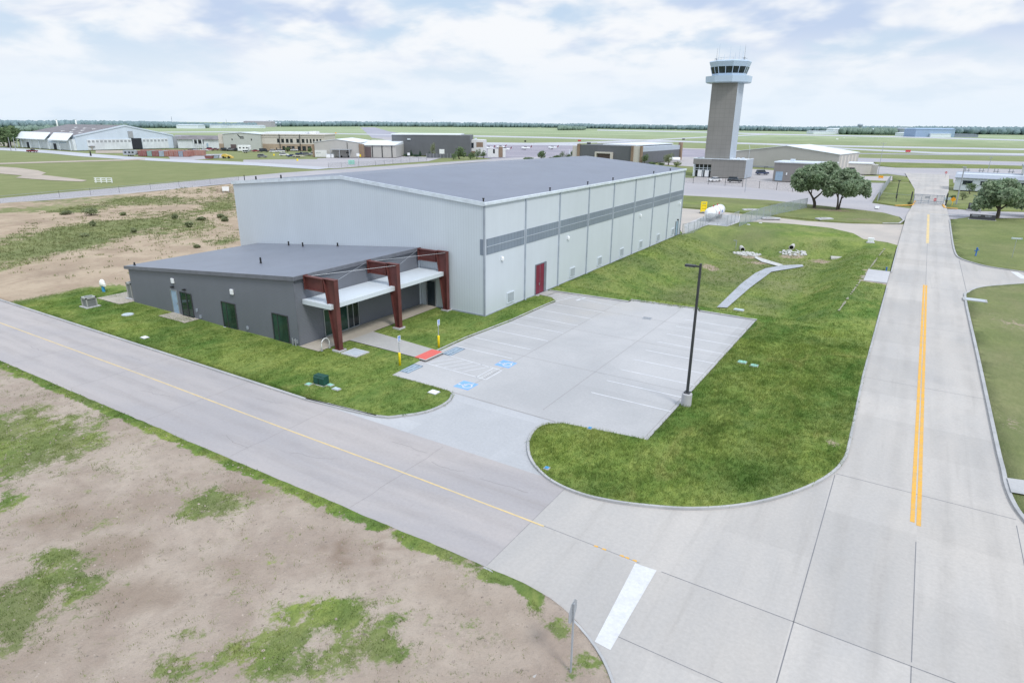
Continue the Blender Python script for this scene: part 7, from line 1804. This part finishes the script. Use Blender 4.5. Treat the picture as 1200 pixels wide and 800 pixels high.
for i, (x_, y_, wp, hp) in enumerate(((-137.93, 64.26) + (17, 10), (-119.38, 70.24) + (7, 7), (-123.06, 57.24) + (7, 6), (-109.91, 74.22) + (8, 6), (-133.03, 67.77) + (6, 4), (-108.66, 66.2) + (9, 7), (-114.68, 76.44) + (9, 5), (-111.02, 57.7) + (6, 6), (-143.19, 62.02) + (12, 4), (-89.64, 55.45) + (6, 3.5), (-113.23, 50.95) + (8, 4.5), (-114.49, 72.33) + (9, 5))):
    kk = math.hypot(x_, y_) * .94 / 747. * 1.03
    bush('scrub_bush', SCR[i], (x_, y_), wp * kk, hp * kk, 'scrub', 360, .22, .03, .1, 'scrub bushes on the dry field')

# ------------------------------------------------------------------ horizon: tree line and far structures
def treeline(ctrl, n, wpx, seed, leaf='farleaf'):
    rr = random.Random(seed); mb = MB(); verts = []; faces = []
    base = bmesh.new(); bmesh.ops.create_icosphere(base, subdivisions=2, radius=1.)
    bv = np.array([v.co[:] for v in base.verts]); bf = np.array([[v.index for v in f.verts] for f in base.faces]); base.free()
    off = 0
    for i in range(n):
        u = rr.random() * (len(ctrl) - 1); a = int(u); q = u - a
        (x0, y0, h0), (x1, y1, h1) = ctrl[a], ctrl[a + 1]
        # spread in depth behind the front line
        s_ = 1. + rr.random() ** 1.5 * .22
        x, y, hh = (x0 + (x1 - x0) * q) * s_, (y0 + (y1 - y0) * q) * s_, (h0 + (h1 - h0) * q) * (.80 + .16 * fbm((x0 + (x1 - x0) * q), (y0 + (y1 - y0) * q), .004, 3) + rr.uniform(-.16, .12))
        r_ = hh * rr.uniform(.28, .62)
        v = bv * (1 + .22 * np.sin(bv * rr.uniform(3, 6) + rr.uniform(0, 6))[:, [1, 2, 0]])
        v = v * np.array([r_, r_, hh * .52]) + np.array([x, y, hh * .5 - .3])
        verts.append(v); faces.append(bf + off); off += len(v)
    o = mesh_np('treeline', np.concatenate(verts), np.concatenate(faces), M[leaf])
    return tag(o, kind='stuff')
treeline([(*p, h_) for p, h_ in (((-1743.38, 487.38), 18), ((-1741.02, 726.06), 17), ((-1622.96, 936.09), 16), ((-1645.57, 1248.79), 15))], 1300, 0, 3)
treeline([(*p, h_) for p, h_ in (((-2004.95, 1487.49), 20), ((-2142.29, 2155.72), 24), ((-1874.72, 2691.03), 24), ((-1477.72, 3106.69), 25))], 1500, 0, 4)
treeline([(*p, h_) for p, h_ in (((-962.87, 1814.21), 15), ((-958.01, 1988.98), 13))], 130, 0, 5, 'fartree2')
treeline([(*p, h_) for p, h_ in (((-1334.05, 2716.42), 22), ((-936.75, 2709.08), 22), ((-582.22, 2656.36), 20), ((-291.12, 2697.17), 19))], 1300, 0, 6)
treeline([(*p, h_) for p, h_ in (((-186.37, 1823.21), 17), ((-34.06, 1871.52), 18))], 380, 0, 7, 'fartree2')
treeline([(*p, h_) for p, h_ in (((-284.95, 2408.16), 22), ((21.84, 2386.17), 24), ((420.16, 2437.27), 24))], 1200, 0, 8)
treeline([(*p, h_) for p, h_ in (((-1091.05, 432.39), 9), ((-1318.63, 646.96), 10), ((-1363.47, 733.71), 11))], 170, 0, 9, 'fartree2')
def far_box(name, label, cat, x0, x1, base, top, m, depth=40, roof=None, rows=0, loc=None):
    t = thing(name, label, cat, (*loc[0], -.3), V)
    w_, hh = loc[1], loc[2]
    MB().box(0, w_, 0, depth, 0, hh).build('wall', M[m], t)
    MB().loft([[(-1, -1, hh + .02), (w_ + 1, -1, hh + .02), (w_ + 1, depth + 1, hh + .02), (-1, depth + 1, hh + .02)], [(2, 8, hh * 1.16), (w_ - 2, 8, hh * 1.16), (w_ - 2, depth - 8, hh * 1.16), (2, depth - 8, hh * 1.16)]]).build('roof', M[roof or m], t)
    for i in range(rows):
        MB().box(w_ * (i + .2) / rows, w_ * (i + .8) / rows, -.6, -.02, hh * .1, hh * .62).build('door', M['fargrey'], t)
    return t
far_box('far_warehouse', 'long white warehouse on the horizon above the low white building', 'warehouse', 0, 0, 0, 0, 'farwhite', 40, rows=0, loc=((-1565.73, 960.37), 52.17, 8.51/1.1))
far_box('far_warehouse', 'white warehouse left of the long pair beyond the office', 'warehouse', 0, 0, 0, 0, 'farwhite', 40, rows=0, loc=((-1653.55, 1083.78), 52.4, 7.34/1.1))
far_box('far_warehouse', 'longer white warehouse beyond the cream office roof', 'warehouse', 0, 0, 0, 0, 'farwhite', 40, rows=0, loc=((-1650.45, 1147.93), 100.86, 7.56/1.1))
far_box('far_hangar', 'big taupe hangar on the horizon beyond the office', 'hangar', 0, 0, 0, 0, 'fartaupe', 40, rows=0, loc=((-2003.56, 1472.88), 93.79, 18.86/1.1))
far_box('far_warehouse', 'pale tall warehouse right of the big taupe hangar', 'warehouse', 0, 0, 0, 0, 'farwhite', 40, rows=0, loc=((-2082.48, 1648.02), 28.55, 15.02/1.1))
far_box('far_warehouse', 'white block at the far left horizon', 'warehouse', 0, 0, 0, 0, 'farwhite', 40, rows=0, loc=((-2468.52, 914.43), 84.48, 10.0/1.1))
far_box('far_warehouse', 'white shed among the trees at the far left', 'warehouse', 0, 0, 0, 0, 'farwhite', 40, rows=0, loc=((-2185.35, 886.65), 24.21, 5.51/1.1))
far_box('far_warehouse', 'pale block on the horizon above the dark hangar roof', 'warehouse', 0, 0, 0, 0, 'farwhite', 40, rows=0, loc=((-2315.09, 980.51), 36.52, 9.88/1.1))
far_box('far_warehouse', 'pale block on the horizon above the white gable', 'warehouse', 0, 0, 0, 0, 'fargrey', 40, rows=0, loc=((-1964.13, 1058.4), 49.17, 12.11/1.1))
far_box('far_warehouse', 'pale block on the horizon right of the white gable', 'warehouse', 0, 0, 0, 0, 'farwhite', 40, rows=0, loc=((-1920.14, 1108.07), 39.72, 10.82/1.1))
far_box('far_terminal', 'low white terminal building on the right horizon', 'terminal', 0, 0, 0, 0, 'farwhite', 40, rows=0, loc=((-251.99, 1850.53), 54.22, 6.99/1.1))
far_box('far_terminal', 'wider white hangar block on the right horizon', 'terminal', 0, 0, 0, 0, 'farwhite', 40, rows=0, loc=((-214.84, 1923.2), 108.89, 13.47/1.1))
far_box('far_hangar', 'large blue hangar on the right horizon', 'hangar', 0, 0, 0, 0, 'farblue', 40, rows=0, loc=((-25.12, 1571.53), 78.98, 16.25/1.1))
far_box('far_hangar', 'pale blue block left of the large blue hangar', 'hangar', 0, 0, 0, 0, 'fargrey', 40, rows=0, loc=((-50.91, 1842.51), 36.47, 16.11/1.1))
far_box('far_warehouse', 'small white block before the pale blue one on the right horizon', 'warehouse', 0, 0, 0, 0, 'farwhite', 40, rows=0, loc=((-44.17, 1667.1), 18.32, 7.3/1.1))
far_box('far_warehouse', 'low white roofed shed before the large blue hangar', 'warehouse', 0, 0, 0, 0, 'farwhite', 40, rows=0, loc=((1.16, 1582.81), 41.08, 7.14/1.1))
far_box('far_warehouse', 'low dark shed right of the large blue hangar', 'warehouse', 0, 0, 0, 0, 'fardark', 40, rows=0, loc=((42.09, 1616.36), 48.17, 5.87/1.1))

t = thing('water_tower', 'mushroom shaped water tower on the right horizon', 'water tower', (*(-173.33, 2155.77), -.3), V)
hh = 26.58
MB().lathe([(2.2, 0), (1.7, hh * .55), (2.6, hh * .62), (7., hh * .80), (7.2, hh * .95), (3., hh), (0, hh)], n=14).build('stem_and_bowl', M['fargrey'], t, True); MB().lathe([(7.3, hh * .83), (7.3, hh * .86), (0, hh * .86)], n=14).build('band', M['farblue'], t)
for x_, y_, hh, lb in (((-1874.23, 1138.46) + (29.34, 'tall pale radio mast on the left horizon')), ((-2027.27, 1423.61) + (24.63, 'thin radio mast beyond the sage hangar')), ((-87.51, 2515.93) + (23.62, 'thin mast left of the large blue hangar')), ((-2443.73, 3051.83) + (37.22, 'thin mast beyond the charcoal warehouse')), ((-634.61, 3356.27) + (24.87, 'left refinery stack on the horizon right of the tower')), ((-602.54, 3358.63) + (27.79, 'right refinery stack on the horizon right of the tower')), ((206.47, 2747.34) + (21.41, 'thin mast on the horizon at the far right'))):
    t = thing('radio_mast' if 'mast' in lb else 'refinery_stack', lb, 'mast' if 'mast' in lb else 'stack', (x_, y_, -.3), V)
    rr = hh * .02
    MB().lathe([(rr * 1.6, 0), (rr, hh), (0, hh)], n=8).build('shaft', M['fargrey'], t); MB().lathe([(rr * 1.6, hh * .8), (rr * 1.6, hh * .84), (0, hh * .84)], n=8).build('platform', M['fargrey'], t)
